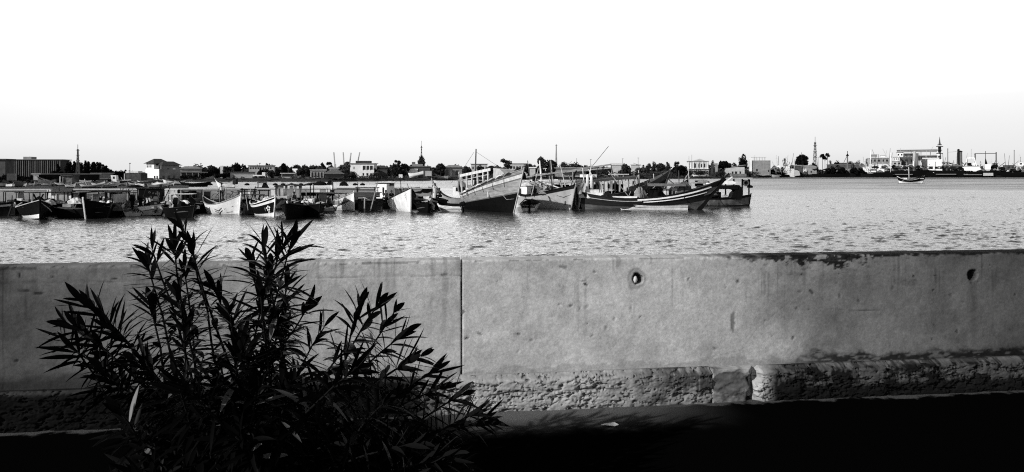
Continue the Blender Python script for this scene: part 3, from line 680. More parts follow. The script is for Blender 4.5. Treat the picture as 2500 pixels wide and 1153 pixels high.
# ---- people
def person(px, py, Y, h, label, pose='stand', rz=0, top=LCLOTH, low=DCLOTH, robe=None, hat=None):
    """(px,py): where the feet (or the seat, when sitting) rest; h standing height; one continuous skinned body, clothing as children"""
    r = thing('person', label, 'person', at(px, py, Y), rz); s = h/1.75
    hip = .92; 
    J = {'pel': (0, 0, hip), 'wai': (0, 0, 1.1), 'che': (0, .01, 1.32), 'nek': (0, .0, 1.48), 'he0': (0, -.03, 1.56), 'he1': (0, -.025, 1.65), 'he2': (0, -.01, 1.72), 'nose': (0, -.115, 1.615)}
    if pose == 'walk':
        J.update(hL=(.1, 0, .9), kL=(.12, -.22, .5), aL=(.12, -.30, .09), tL=(.12, -.48, .05), hR=(-.1, 0, .9), kR=(-.11, .06, .48), aR=(-.11, .40, .16), tR=(-.11, .30, .03))
        A = dict(sL=(.19, .02, 1.42), eL=(.25, .16, 1.16), wL=(.24, .10, .92), sR=(-.19, 0, 1.42), eR=(-.26, -.14, 1.16), wR=(-.24, -.34, 1.0))
    elif pose == 'sit':
        for k in J: x, y, z = J[k]; J[k] = (x, y-.10*max(0, z-hip)*1.2, z-hip+.10)
        J.update(hL=(.1, -.03, .10), kL=(.15, -.44, .16), aL=(.14, -.46, -.30), tL=(.14, -.62, -.36), hR=(-.1, -.03, .10), kR=(-.15, -.44, .20), aR=(-.14, -.36, -.26), tR=(-.14, -.52, -.33))
        A = dict(sL=(.19, -.06, .58), eL=(.26, -.16, .34), wL=(.16, -.36, .26), sR=(-.19, -.06, .58), eR=(-.26, -.16, .34), wR=(-.14, -.38, .28))
    elif pose == 'bend':
        for k in ('wai', 'che', 'nek', 'he0', 'he1', 'he2', 'nose'):
            x, y, z = J[k]; d = z-hip; J[k] = (x, y-.80*d, hip+.55*d)
        J.update(hL=(.1, 0, .9), kL=(.14, -.12, .5), aL=(.14, .02, .09), tL=(.14, -.16, .05), hR=(-.1, 0, .9), kR=(-.14, -.08, .5), aR=(-.14, .06, .09), tR=(-.14, -.12, .05))
        A = dict(sL=(.19, -.40, 1.17), eL=(.22, -.46, .90), wL=(.14, -.56, .70), sR=(-.19, -.40, 1.17), eR=(-.22, -.48, .90), wR=(-.12, -.60, .72))
    else:
        J.update(hL=(.1, 0, .9), kL=(.11, -.03, .5), aL=(.12, .02, .09), tL=(.13, -.18, .04), hR=(-.1, 0, .9), kR=(-.11, -.01, .5), aR=(-.12, .02, .09), tR=(-.15, -.17, .04))
        A = dict(sL=(.19, .02, 1.42), eL=(.26, .06, 1.15), wL=(.25, -.06, .92), sR=(-.19, .02, 1.42), eR=(-.26, .05, 1.15), wR=(-.24, -.04, .92))
    J.update(A)
    rad = dict(pel=.15, wai=.135, che=.165, nek=.06, he0=.085, he1=.105, he2=.07, nose=.02, hL=.095, kL=.062, aL=.042, tL=.035, hR=.095, kR=.062, aR=.042, tR=.035, sL=.06, eL=.043, wL=.03, sR=.06, eR=.043, wR=.03)
    E = [('pel', 'wai'), ('wai', 'che'), ('che', 'nek'), ('nek', 'he0'), ('he0', 'he1'), ('he1', 'he2'), ('he1', 'nose')]
    for q in 'LR': E += [('pel', 'h'+q), ('h'+q, 'k'+q), ('k'+q, 'a'+q), ('a'+q, 't'+q), ('che', 's'+q), ('s'+q, 'e'+q), ('e'+q, 'w'+q)]
    for q, sg in (('L', 1), ('R', -1)):                    # palms and fingers
        wv = Vector(J['w'+q]); dv = (wv-Vector(J['e'+q])).normalized(); sd = Vector((0, 1, 0)) if abs(dv.y) < .8 else Vector((0, 0, 1))
        J['p'+q] = tuple(wv+dv*.07); rad['p'+q] = .03; E.append(('w'+q, 'p'+q))
        for k in range(4):
            o = (k-1.5)*.019; J[f'f{q}{k}'] = tuple(wv+dv*.105+sd*o); J[f'g{q}{k}'] = tuple(wv+dv*(.165-.012*abs(k-1.3))+sd*o*1.1+Vector((-sg*.02, 0, 0)))
            rad[f'f{q}{k}'] = .009; rad[f'g{q}{k}'] = .007; E += [('p'+q, f'f{q}{k}'), (f'f{q}{k}', f'g{q}{k}')]
        J['th'+q] = tuple(wv+dv*.06-sd*.045); rad['th'+q] = .009; E.append(('w'+q, 'th'+q))
    def skin(name, keys, edges, infl, mat, root, lv=1):
        ix = {k: i for i, k in enumerate(keys)}
        me = bpy.data.meshes.new(name); me.from_pydata([Vector(J[k])*s for k in keys], [(ix[a], ix[b]) for a, b in edges], []); me.materials.append(mat)
        o = bpy.data.objects.new(name, me); COL.objects.link(o); o.parent = r
        md = o.modifiers.new('skin', 'SKIN'); md.use_smooth_shade = True
        for k in keys:
            v = me.skin_vertices[0].data[ix[k]]; q = (rad[k]+infl.get(k, infl.get('*', 0)))*s; v.radius = (q, q*(.72 if k in ('che', 'wai', 'pel') else 1)); v.use_root = (k == root)
        sb = o.modifiers.new('sub', 'SUBSURF'); sb.levels = lv; sb.render_levels = lv
        return o
    skin('body', list(J), E, {}, SKIN, 'pel')
    T = ['wai', 'che', 'nek', 'sL', 'eL', 'sR', 'eR', 'pel']; inf = {'*': .024, 'nek': .0, 'eL': .022, 'eR': .022}
    if robe is None:
        skin('shirt', T, [('pel', 'wai'), ('wai', 'che'), ('che', 'nek'), ('che', 'sL'), ('sL', 'eL'), ('che', 'sR'), ('sR', 'eR')], inf, top, 'pel')
        skin('trousers', ['pel', 'hL', 'kL', 'aL', 'hR', 'kR', 'aR'], [('pel', 'hL'), ('hL', 'kL'), ('kL', 'aL'), ('pel', 'hR'), ('hR', 'kR'), ('kR', 'aR')], {'*': .02}, low, 'pel')
    else:
        mb = MB(); rs = []
        for z, a, b, yo in ((.06, .27, .22, 0), (.45, .24, .2, 0), (.9, .2, .16, 0), (1.1, .175, .135, 0), (1.34, .2, .14, .01), (1.45, .15, .1, .01), (1.5, .07, .07, 0)):
            rs.append([(a*s*math.cos(2*PI*j/16)*(1+.05*math.sin(5*2*PI*j/16)*(z < 1)), (b*math.sin(2*PI*j/16)+yo)*s, z*s) for j in range(16)])
        mb.loft(rs); mb.build('robe', robe, r, True)
        skin('sleeve', ['che', 'sL', 'eL', 'sR', 'eR'], [('che', 'sL'), ('sL', 'eL'), ('che', 'sR'), ('sR', 'eR')], {'*': .03, 'che': -.02}, robe, 'che')
    hc = Vector(J['he1'])*s; mb = MB(); mb.ell(hc+Vector((0, .025, .03))*s, (.108*s, .118*s, .105*s), 12, 8, .03); mb.build('hair', hat or HAIR, r, True)
    return r
# ------------------------------------------------------------------ the quay with its parapet
QA = Vector((wx(0, 67), 67, 0)); QB = Vector((wx(1050, 75), 75, 0)); QANG = math.atan2(QB.y-QA.y, QB.x-QA.x)
qc, qs = math.cos(QANG), math.sin(QANG)
def qu(px, v=0):
    """distance along the quay of picture column px, for a line v metres behind the quay face"""
    k = (px-CX)/F; ox, oy = QA.x-v*qs, QA.y+v*qc
    return (k*oy-ox)/(qc-k*qs)
def qY(px, v=0): return QA.y+v*qc+qu(px, v)*qs
DK = .92; PT = 2.08
def quay():
    r = thing('quay', 'long concrete quay with a dark tarred face and a pale parapet behind the moored boats', 'quay', QA, QANG)
    u0, u1 = qu(-220), qu(1092)
    qm = gm('tarred_quay_face', .0035, .85, .5, 1.2, (1, 1, .6), .6, 6, spec=.03); pm = gm('parapet_concrete', .30, .9, .22, 1.5, bump=.3, spec=.1)
    rs = np.random.RandomState(2); mb = MB()
    n = 90; mb2 = MB()
    rings = []
    for i in range(n+1):
        u = lerp(u0, u1, i/n); f = rs.uniform(-.08, .08); rings.append([(u, f, -1.2), (u, 4.2, -1.2), (u, 4.2, DK-.03), (u, f, DK-.03+rs.uniform(-.03, .0))])
    mb.loft(rings); mb.build('quay_wall', qm, r)
    MB().box(((u0+u1)/2, 2.0, DK-.01), (u1-u0-.2, 3.8, .03)).build('deck', gm('quay_deck', .012, .9, .4, 1), r)
    def par(a, b, v=3.0):
        p = MB(); p.box(((a+b)/2, v, (DK+PT-.14)/2), (b-a, .34, PT-.14-DK-.01)); o = p.build('parapet', pm, r)
        MB().box(((a+b)/2, v, PT-.068), (b-a+.1, .46, .136)).build('coping', gm('pale_coping', .5, .85, .2, 2), o)
    par(u0, qu(124, 3)); par(qu(182, 3), qu(590, 3)); par(qu(590, 3)+.03, qu(812, 3)); par(qu(812, 3)+.03, qu(1058, 3))
    MB().box((qu(119, 2.7), 2.78, 1.58), (.34, .06, .72)).build('white_end_mark', WHITE, r)
    # poster-like painted patches on the parapet, each a plain limewashed rectangle
    for p0, p1, m in ((760, 781, WHITE), (796, 810, WHITE), (606, 613, WHITE), (662, 672, WHITE)):
        a, b = qu(p0, 2.8), qu(p1, 2.8); MB().box(((a+b)/2, 2.82, 1.62), (b-a, .02, .60)).build('limewash_patch', m, r)
    # rubbish-stained dark shapes low on the parapet at its end
    for p0, y0, w_, h_ in ((1022, 470, .5, .12), (1040, 466, .7, .22), (1034, 482, .9, .12), (1050, 460, .4, .2), (1047, 486, .5, .14), (1026, 488, .4, .1)):
        mb = MB(); u = qu(p0, 2.8); z = wz(y0, qY(p0, 2.8)); k = 9; rr = np.random.RandomState(int(p0))
        poly = [(u+w_*math.cos(2*PI*j/k)*rr.uniform(.6, 1.1), z+h_*math.sin(2*PI*j/k)*rr.uniform(.6, 1.2)) for j in range(k)]
        mb.prism(poly[::-1], 2.80, 2.825); mb.build('tar_splash', BLACK, r)
quay()
def on_quay(px, v=1.5): Y = qY(px, v); return Vector((wx(px, Y), Y, DK+.006)), Y
def quay_box(px, w_, h_, d, label, m, name, cat, v=1.2, parts=None):
    p, Y = on_quay(px, v); r = thing(name, label, cat, p, QANG); MB().box((0, 0, h_/2), (w_, d, h_)).build('case', m, r)
    if parts: parts(r, w_, h_, d)
    return r
def shelter_parts(r, w_, h_, d):
    MB().box((0, 0, h_+.03), (w_+.14, d+.14, .06)).build('lid', BLACK, r); mb = MB(); rs = np.random.RandomState(4)
    for k in range(9):                                     # worn flower-like scrawl on the tarpaulin
        x, z = rs.uniform(.0, .85), rs.uniform(.35, .85); MB().torus((x, -d/2-.012, z), rs.uniform(.05, .11), .02, Matrix.Rotation(PI/2, 4, 'X'), 8, 4).build('painted_scrawl', GREY, r)
    MB().bar((-.2, -d/2-.02, .22), (.75, -d/2-.02, .22), .03).build('batten', GREY, r)
quay_box(369, 2.15, 1.16, 1.3, 'black tarpaulin covered shelter with a faded scrawl on its front, on the quay', BLACK, 'quay_shelter', 'shelter', 1.2, shelter_parts)
def fridge_parts(r, w_, h_, d):
    MB().box((0, 0, h_+.04), (w_+.06, d+.06, .08)).build('lid', WHITE, r); mb = MB(); rs = np.random.RandomState(8)
    for x, z in ((-.22, .95), (-.24, .3), (.3, .95), (.32, .6), (.3, .38), (-.2, .75)): MB().box((x, -d/2-.008, z), (.05+rs.rand()*.05, .016, .06+rs.rand()*.09)).build('rust_spot', MID, r)
    MB().box((w_/2+.04, 0, h_/2), (.07, d*.9, h_*.95)).build('dark_side', BLACK, r)
quay_box(420, 1.12, 1.06, .8, 'white rust-spotted chest freezer standing on the quay beside the black shelter', OFFW, 'chest_freezer', 'freezer', 1.0, fridge_parts)
def bin_parts(r, w_, h_, d):
    MB().box((0, 0, h_+.02), (w_+.05, d+.05, .04)).build('lid', MID, r)
quay_box(469, 1.75, 1.02, .9, 'grey square water tank on the quay behind two black drums', GREY, 'water_tank', 'tank', 1.6, bin_parts)
quay_box(506, .5, .85, .6, 'small dark cupboard standing between grey tank and bicycle', DARK, 'cupboard', 'cupboard', 1.4, bin_parts)
p, Y = on_quay(455, .7); drum(455, 425+(CH-DK)*F/Y, Y, .33, .86, 'black drum standing before the grey tank, left of the pair', BLACK, 'black drums on the quay')
p, Y = on_quay(470, .7); drum(470, 425+(CH-DK)*F/Y, Y, .36, .98, 'taller black drum before the grey tank, right of the pair', BLACK, 'black drums on the quay')
quay_box(283, .62, .62, .6, 'dark square bin on the quay right of the tall framed boat', MID, 'square_bin', 'bin', 1.3, bin_parts)
def booth():
    p, Y = on_quay(941, 1.4); r = thing('white_booth', 'white booth with a tall narrow dark window on the quay behind the white boat', 'booth', p, R(-22))
    MB().box((0, 0, .8), (1.2, 1.5, 1.6)).build('wall', WHITE, r); MB().box((0, 0, 1.63), (1.34, 1.64, .07)).build('roof', DARK, r)
    MB().box((.22, -.755, .85), (.2, .03, .75)).build('window', GLASS, r)
    mb = MB(); mb.box((-.75, -.4, .62), (.32, .5, 1.24)); mb.build('door', BLACK, r)
    heap(948, 453, Y, 1.3, .22, 'dark bundle of nets lying on the roof of white booth', DCLOTH, 'net_bundle', 'fishing net', seed=44)
booth()
# plank landing
def landing():
    Y = 68.5; c = at(896, 476, Y); r = thing('plank_landing', 'dark plank landing stage on a single pale post beside white boat', 'landing stage', (c.x, Y, 0), R(3))
    z0, z1 = wz(482, Y), wz(470, Y)
    for k in range(3): MB().box((0, .03*k, lerp(z0, z1, (k+.5)/3)), (2.36, .09, (z1-z0)/3-.01)).build('plank', gm('grey_plank', .045, .85, .5, 3, (.3, 1, 1)), r)
    MB().box((0, 1.0, z1-.05), (2.3, 1.6, .06)).build('deck', MID, r)
    MB().tube([(-.22, -.1, -.9), (-.2, -.1, z0)], [.07, .06], 8).build('post', LWOOD, r, True)
    MB().bar((1.0, -.1, z1+1.0), (.35, -.3, .1), .09).build('brace', LWOOD, r)
    MB().box((0, 2.2, .6), (2.3, .5, 1.1)).build('back_wall', gm('weedy_stone', .03, .9, .7, 8), r)
landing()

# ------------------------------------------------------------------ moored boats, left to right
FB = 'fishing boats moored along the quay'
r = boat('wooden_boat', 'black boat with pale rim and white waterline stripe, first from left along the quay', 'boat', (97, 537), -78,
     Hull(L=7, B=2.3, D=.85, bh=1.5, sh=1.2, br=.15, full=.5), [(.24, 0), (.42, 1), (1, 0)], [BLACK, WHITE], FB, rail=PALE, stem=BLACK, thwarts=2, bands_s=[(1, 0)])
MB().bar((2.6, 0, 1.2), (2.75, .32, 1.95), .09).build('bow_horn', BLACK, r); MB().bar((2.6, 0, 1.2), (2.75, -.32, 1.95), .09).build('bow_horn', BLACK, r)
MB().tube([(3.3, .1, 1.3), (3.2, .7, .75), (2.8, .85, .55), (2.2, .6, .95)], .035, 6).build('mooring_rope', LWOOD, r, True)
heap(96, 499, 60.5, 1.0, .6, 'black tarpaulin bundle in the bow of the leftmost quay boat', BLACK, 'tarpaulin', 'tarpaulin', seed=3)
heap(120, 500, 60.5, .9, .42, 'pale folded sail lying across the leftmost black boat', PALE, 'folded_sail', 'sail', seed=6)
r = boat('wooden_boat', 'small boat with white lower bow and grey top between the first and third black boats', 'boat', (153, 524), -48,
     Hull(L=5, B=1.7, D=.6, bh=1.0, sh=.8, br=.25), [(.62, 0), (.7, 2), (1, 1)], [WHITE, PALE, BLACK], FB, rail=PALE, thwarts=2)
heap(143, 497, 64, .8, .3, 'pale netting heaped in the small white bowed boat', PALE, seed=12)
crate(167, 506, 62, .7, .25, 'pale plank crate lying behind small white bow', LWOOD)
r = boat('wooden_boat', 'black canopied boat with a narrow white bow panel', 'boat', (209, 535), -112,
     Hull(L=6.4, B=2.0, D=.95, bh=1.55, sh=1.3, br=.45, full=.5), [(.2, 0), (1, 1)], [BLACK, WHITE], FB, rail=DARK, stem=WHITE, bands_s=[(1, 0)], thwarts=2)
canopy(r, -2.4, .9, 1.9, .9, 2.05, BLACK, BLACK, 2, .06)
for y, m, x0, x1 in ((-.93, PALE, -1.2, -.1), (.93, PALE, -1.9, .3)): MB().box(((x0+x1)/2, y, 1.5), (x1-x0, .03, .7)).build('side_cloth', m, r)
def framed_shelter():
    # open frame shelter with grey awnings that stands along the boats at the far left
    Y = 65.5; c = at(216, 495, Y); r = thing('frame_shelter', 'open pole framed shelter with grey cloth walls above the black canopied boat', 'shelter', (c.x, Y, DK), QANG)
    w_ = 3.0; h_ = wz(466, Y)-DK
    for x in (-w_/2+.2, w_/2): MB().bar((x, 0, -.2), (x-(.0 if x > 0 else -.06), 0, h_), .08).build('post', BLACK, r)
    MB().bar((-w_/2+.2, 0, h_), (w_/2+.1, 0, h_-.02), .11).build('top_rail', BLACK, r); MB().bar((-w_/2-1.9, .2, h_-.12), (-w_/2+.2, .1, h_-.08), .12).build('top_rail', BLACK, r)
    MB().box((-w_/2-.7, .25, h_*.46), (1.05, .05, h_*.66)).build('cloth_wall', PALE, r); MB().box((-w_/2+.38, .3, h_*.5), (.42, .05, h_*.8)).build('cloth_wall', PALE, r)
    MB().box((-w_/2+.95, .34, h_*.5), (.6, .05, h_*.72)).build('dark_cloth', BLACK, r); MB().box((.55, .32, h_*.5), (1.5, .05, h_*.66)).build('cloth_wall', PALE, r)
    mb = MB(); mb.prism([(w_/2+.08, .04), (w_/2+.62, .04), (w_/2+.5, h_*.95), (w_/2+.12, h_*.95)], .3, .36); mb.build('cloth_wall', PALE, r)
framed_shelter()
heap(248, 500, 62.5, .9, .34, 'pale bundle of floats and cloth in the black canopied boat', OFFW, 'float_bundle', 'floats', seed=15)
heap(275, 515, 60.5, 1.5, .7, 'grey net heap low on the black boat before dark bin', gm('old_net', .06, .95, .6, 9), seed=17)
r = boat('skiff', 'low dark skiff with net gear under the framed shelter right end', 'boat', (262, 533), -40, Hull(L=5.5, B=1.7, D=.7, bh=.95, sh=.8), [(1, 0)], [BLACK], FB, rail=DARK, thwarts=2)
# grey stern with lettering
r = boat('skiff', 'grey square sterned skiff with dark angular lettering across its transom', 'boat', (325, 512), 94,
     Hull(L=4.6, B=1.75, D=.72, bh=.9, sh=.74, tr=.92, sr=.0, full=.3, draft=.25), [(.24, 1), (1, 0)], [PALE, BLACK], FB, rail=BLACK, thwarts=2, deck=DARK, Y=65.2)
text('AVA', .42, BLACK, r, (-2.33, -.35, .38), (R(90), 0, R(-90)))
for y in (-.55, .05): outboard(r, (-1.9+abs(y)*.3, y, 1.15), 0, R(35), BLACK, 1.2)
MB().torus((-.9, -.7, 1.35), .36, .035, Matrix.Rotation(R(80), 4, 'X') @ Matrix.Rotation(R(30), 4, 'Y')).build('hoop', DARK, r)
crate(297, 512, 61.5, .35, .45, 'white upright box left of the lettered grey stern', WHITE)
crate(326, 511, 62.2, .62, .18, 'pale flat box lying on the grey sterned skiff', PALE)
pole(308, 497, 461, 64.5, .03, 'thin dark rod standing above the lettered grey skiff', BLACK, 'boat_hook')
r = boat('wooden_boat', 'white and grey chequered boat with a curved pale hull before black shelter', 'boat', (394, 527), -38,
     Hull(L=5.4, B=1.8, D=.72, bh=1.05, sh=1.0, br=.5, tr=.3), [(.3, 2), (.66, 0), (1, 1)], [PALE, WHITE, BLACK], FB, rail=DARK, thwarts=3)
MB().box((-.3, -.82, .74), (1.1, .06, .26)).build('grey_panel', GREY, r)
outboard(r, (2.0, -.3, .95), R(120), R(20), MID, 1.2)
heap(408, 499, 63.5, 1.5, .25, 'folded pale tarpaulin behind the chequered boat, under leaning pole', PALE, 'tarpaulin', 'tarpaulin', seed=21)
pole(397, 495, 458, 64, .035, 'slanting black pole leaning before the white chest freezer', BLACK, 'leaning_pole', lean=18)
r = boat('wooden_boat', 'low black boat crowded with engines left of the white crescent boat', 'boat', (470, 533), -62,
     Hull(L=5.4, B=2.0, D=.75, bh=1.0, sh=.9), [(1, 0)], [BLACK], FB, rail=DARK, thwarts=3)
outboard(r, (-1.3, .2, 1.2), R(20), R(30), PALE, 1.15); outboard(r, (1.0, .3, 1.0), R(60), R(40), BLACK, 1.25); outboard(r, (.4, -.5, .95), R(-30), R(20), BLACK, 1.2)
crate(473, 510, 62, .8, .26, 'pale folding table of planks above the low black engine boat', PALE)
crate(434, 520, 61, .42, .22, 'small grey box low on the black engine boat', GREY, cat='box', name='tool_box')
heap(440, 506, 62, 1.1, .5, 'black engine covers and rope heaped on the low boat', BLACK, seed=25)
# white crescent boat
H7 = Hull(L=5.6, B=1.75, D=.82, bh=1.72, sh=1.5, tm=.42, p1=2.6, p2=2.0, br=.22, sr=1.1, tr=.02, full=.26, draft=.2)
r = boat('crescent_boat', 'white crescent shaped boat with raised ends and a dark chevron on its bow', 'boat', (584, 524), -52, H7,
     [(.16, 1), (1, 0)], [WHITE, PALE], FB, rail=PALE, stem=WHITE, thwarts=3)
def on_hull(r, H, t0, u0, poly, m, side=-1, name='painted_mark', out=.012):
    """flat painted mark of a few mm laid on the planking; poly in metres (along, up)"""
    mb = MB(); fr = []; zs = H.z(t0)+H.draft
    for a, b in poly:
        t = t0+a/H.L; u = u0+b/zs; fr.append(H.P(t, side, u)+Vector((0, side*out, 0)))
    bk = [p-Vector((0, side*(out-.001), 0)) for p in fr]; n = len(fr)
    mb.add(fr+bk, [tuple(range(n)), tuple(range(2*n-1, n-1, -1))]+[(i, i+n, (i+1) % n+n, (i+1) % n) for i in range(n)]); return mb.build(name, m, r)
for k, (w_, th, z) in enumerate(((.30, .10, .06), (.30, .12, -.14))):
    for sg in (-1, 1): on_hull(r, H7, .60, .5, [(0, z-.1), (sg*w_*1.5, z+.10), (sg*w_*1.5, z+.04), (0, z-.1-th)], gm('chevron_paint', .02, .5, .2, 3), name='chevron')
on_hull(r, H7, .80, .52, [(-.45, -.03), (.5, .05), (.5, .09), (-.45, .0)], DARK); on_hull(r, H7, .83, .28, [(-.5, -.03), (.2, -.03), (.2, .02), (-.5, .02)], GREY)
pole(536, 499, 463, 66.5, .03, 'thin pale rail post standing behind the white crescent boat, left of two', LWOOD); pole(552, 496, 460, 66.5, .045, 'pale rail post with dark top behind white crescent boat, right of two', LWOOD)
# bicycle on the quay behind it
def bicycle(px, label, s=1.0):
    p, Y = on_quay(px, .55); r = thing('bicycle', label, 'bicycle', p, QANG+R(4))
    for x in (-.52, .52):
        wv = MB(); wv.torus((x, 0, .34), .32, .022, Matrix.Rotation(PI/2, 4, 'X'), 20, 5); wo = wv.build('wheel', BLACK, r)
        sp_ = MB()
        for k in range(8): a = PI*k/8; sp_.bar((x-.3*math.cos(a), 0, .34-.3*math.sin(a)), (x+.3*math.cos(a), 0, .34+.3*math.sin(a)), .008)
        sp_.build('spokes', METAL, wo)
    mb = MB()
    for a, b in (((-.52, .34), (-.1, .32)), ((-.1, .32), (-.22, .82)), ((-.22, .78), (.34, .80)), ((.34, .72), (-.1, .32)), ((-.52, .34), (-.2, .74)), ((.52, .34), (.34, .92))): mb.bar((a[0], 0, a[1]), (b[0], 0, b[1]), .035)
    mb.build('frame', BLACK, r); MB().bar((.32, -.26, .98), (.32, .26, .98), .03).build('handlebar', BLACK, r); MB().box((-.23, 0, .87), (.26, .14, .06)).build('saddle', BLACK, r)
bicycle(540, 'black bicycle standing upright on the quay behind the white crescent boat'); bicycle(573, 'black bicycle partly hidden behind the raised bow of white crescent boat')
p, Y = on_quay(541, 1.3); person(541, 425+(CH-DK)*F/Y, Y, 1.72, 'person in white shirt standing behind the black bicycle', 'stand', R(200), WHITE, DCLOTH)
def post_frame(px0, px1, y0, y1, Y, label, name='net_rack', m=BLACK):
    c = at((px0+px1)/2, y1, Y); w_ = wx(px1, Y)-wx(px0, Y); h_ = wz(y0, Y)-c.z; r = thing(name, label, 'rack', c, QANG)
    for x in (-w_/2, w_/2): MB().bar((x, 0, 0), (x, 0, h_), .08).build('post', m, r)
    MB().bar((-w_/2-.15, 0, h_*.92), (w_/2+.15, 0, h_*.90), .07).build('rail', m, r); MB().bar((-w_/2, 0, h_*.5), (w_/2, 0, h_*.48), .05).build('rail', m, r); return r
post_frame(592, 622, 459, 497, 67, 'dark post and rail rack right of the white crescent bow'); post_frame(634, 655, 463, 492, 67, 'thin dark rack frame behind black boat with the flower emblem')
heap(600, 500, 66, 1.6, .5, 'black net heap at the quay edge under the dark rack', BLACK, seed=31); heap(616, 522, 63.5, 1.7, .9, 'black net pile between the white crescent boat and the emblem boat', BLACK, seed=33)
# emblem boat
H8 = Hull(L=5.0, B=1.8, D=.95, bh=1.62, sh=1.2, br=.32, full=.5)
r = boat('wooden_boat', 'black hulled boat with white sheer stripe and small white flower emblem on the bow', 'boat', (669, 529), -66, H8,
     [(.13, 0), (.34, 1), (.80, 0), (.92, 1), (1, 0)], [BLACK, WHITE], FB, rail=WHITE, stem=WHITE, bands_s=[(1, 0)], thwarts=2)
for k in range(5):
    a = 2*PI*k/5+PI/2; c0 = (.15*math.cos(a), .15*math.sin(a)); on_hull(r, H8, .865, .58, [(c0[0]+.08*math.cos(2*PI*j/7), c0[1]+.08*math.sin(2*PI*j/7)) for j in range(7)], WHITE, name='flower_petal')
on_hull(r, H8, .79, .56, [(-.05, -.16), (.0, -.16), (.06, .02), (.12, .1), (.02, .16), (-.08, .1)], GREY, name='small_mark')
on_hull(r, H8, .865, .40, [(-.14, .02), (-.07, -.05), (0, -.07), (.07, -.05), (.14, .02), (.08, .03), (-.08, .03)], WHITE, name='emblem_scroll')
r = boat('wooden_boat', 'tarred boat stacked with dark gear, bow on, right of the emblem boat', 'boat', (700, 537), -100, Hull(L=6, B=1.75, D=.95, bh=1.25, sh=1.1, full=.5), [(1, 0)], [BLACK], FB, rail=BLACK, thwarts=2)
crate(690, 487, 61.5, .95, .30, 'pale crate at the top of the dark gear on the tarred boat', PALE); heap(692, 508, 61, 1.5, .75, 'dark tangled gear heaped on the tarred boat under pale crate', gm('dark_gear', .02, .9, .8, 14, bump=1), 'gear_heap', 'fishing gear', seed=35)
# canopied boat with seated person
H10 = Hull(L=5.4, B=1.9, D=.75, bh=1.15, sh=.95, br=.5)
r = boat('wooden_boat', 'canopied boat with grey hanging cloth sides and a pale curved bow', 'boat', (709, 529), -122, H10, [(.35, 1), (1, 0)], [DARK, PALE], FB, rail=MID, stem=WHITE, thwarts=2)
def awning(px0, px1, y0, y1, zf, Y, label, n, seed):
    c = at((px0+px1)/2, zf, Y); w_ = wx(px1, Y)-wx(px0, Y); h_ = wz((y0+y1)/2, Y)-c.z; r = thing('cloth_awning', label, 'awning', c, R(4)); d = 1.5
    for x in (-w_/2, w_/2):
        for y in (0, d): MB().bar((x, y, 0), (x, y, h_+(.12 if x > 0 else -.10)), .07).build('post', BLACK, r)
    mb = MB(); rs = np.random.RandomState(seed); rings = []
    for i in range(11):
        t = i/10; x = lerp(-w_/2-.1, w_/2+.1, t); z = h_+lerp(-.12, .14, t)+.10*math.sin(t*PI*2.2)*(1 if t > .4 else .2)+rs.uniform(-.03, .03); rings.append([(x, -.12, z-.05), (x, d+.1, z-.05), (x, d+.1, z+.06), (x, -.12, z+.06)])
    mb.loft(rings); mb.build('awning_roof', DCLOTH, r)
    for k in range(n):
        x0 = -w_/2+w_*k/n*.8; ww = w_/n*rs.uniform(.4, .7); mb = MB(); rg = []
        for i in range(5):
            z = h_-.08-(h_-.45)*i/4*rs.uniform(.8, 1.0); rg.append([(x0, .02*math.sin(i+k), z), (x0+ww*(1-.10*i), .05*math.sin(i*2), z), (x0+ww*(1-.1*i), .05*math.sin(i*2)+.02, z), (x0, .02*math.sin(i+k)+.02, z)])
        mb.loft(rg); mb.build('hanging_cloth', [CLOTH, PALE, GREY][k % 3], r)
    return r
awning(674, 757, 456, 448, 496, 66.0, 'patched dark awning with strips of hanging grey cloth over the canopied boats', 6, 3)
person(716, 494, 64.3, 1.7, 'person in dark clothes sitting under the patched awning', 'sit', R(60), DCLOTH, CLOTH)
r = boat('wooden_boat', 'dark boat with a grey tyre fender and white drum beside the canopied boat', 'boat', (778, 531), -70, Hull(L=5.6, B=1.9, D=.85, bh=1.1, sh=1.0), [(1, 0)], [BLACK], FB, rail=DARK, thwarts=2)
MB().torus((.9, -.98, .45), .24, .085, Matrix.Rotation(PI/2, 4, 'X')).build('tyre_fender', RUB, r)
drum(740, 500, 62.8, .16, .28, 'small white plastic can on the dark boat under awning', WHITE)
r = boat('rowing_boat', 'small pale grey rowing boat moored under the dark quay shed', 'boat', (764, 513), -150, Hull(L=2.8, B=1.1, D=.42, bh=.62, sh=.5, draft=.15), [(1, 0)], [PALE], FB, rail=OFFW, thwarts=2, Y=66.0)
heap(738, 516, 61.6, 1.9, .4, 'mottled net heap low between dark boats beneath awning', gm('mottled_net', .05, .95, .9, 7, bump=1), seed=38)
def dark_stage():
    Y = 68; c = at(776, 490, Y); r = thing('loading_stage', 'black timber loading stage fixed to the quay right of the awning', 'stage', (c.x, Y, 0), QANG)
    MB().box((0, 0, wz(474, Y)), (3.0, 1.2, .3)).build('deck', BLACK, r)
    for x in (-1.3, 0, 1.3): MB().bar((x, -.4, -.6), (x, -.4, wz(474, Y)-.16), .14).build('pile', BLACK, r)
    MB().box((0, -.55, wz(486, Y)), (2.4, .06, .16)).build('pale_beam', MID, r)
dark_stage()
p, Y = on_quay(811, 1.3); person(811, 425+(CH-DK)*F/Y, Y, 1.74, 'person in white shirt and dark trousers walking along the quay', 'walk', R(75), WHITE, DCLOTH)
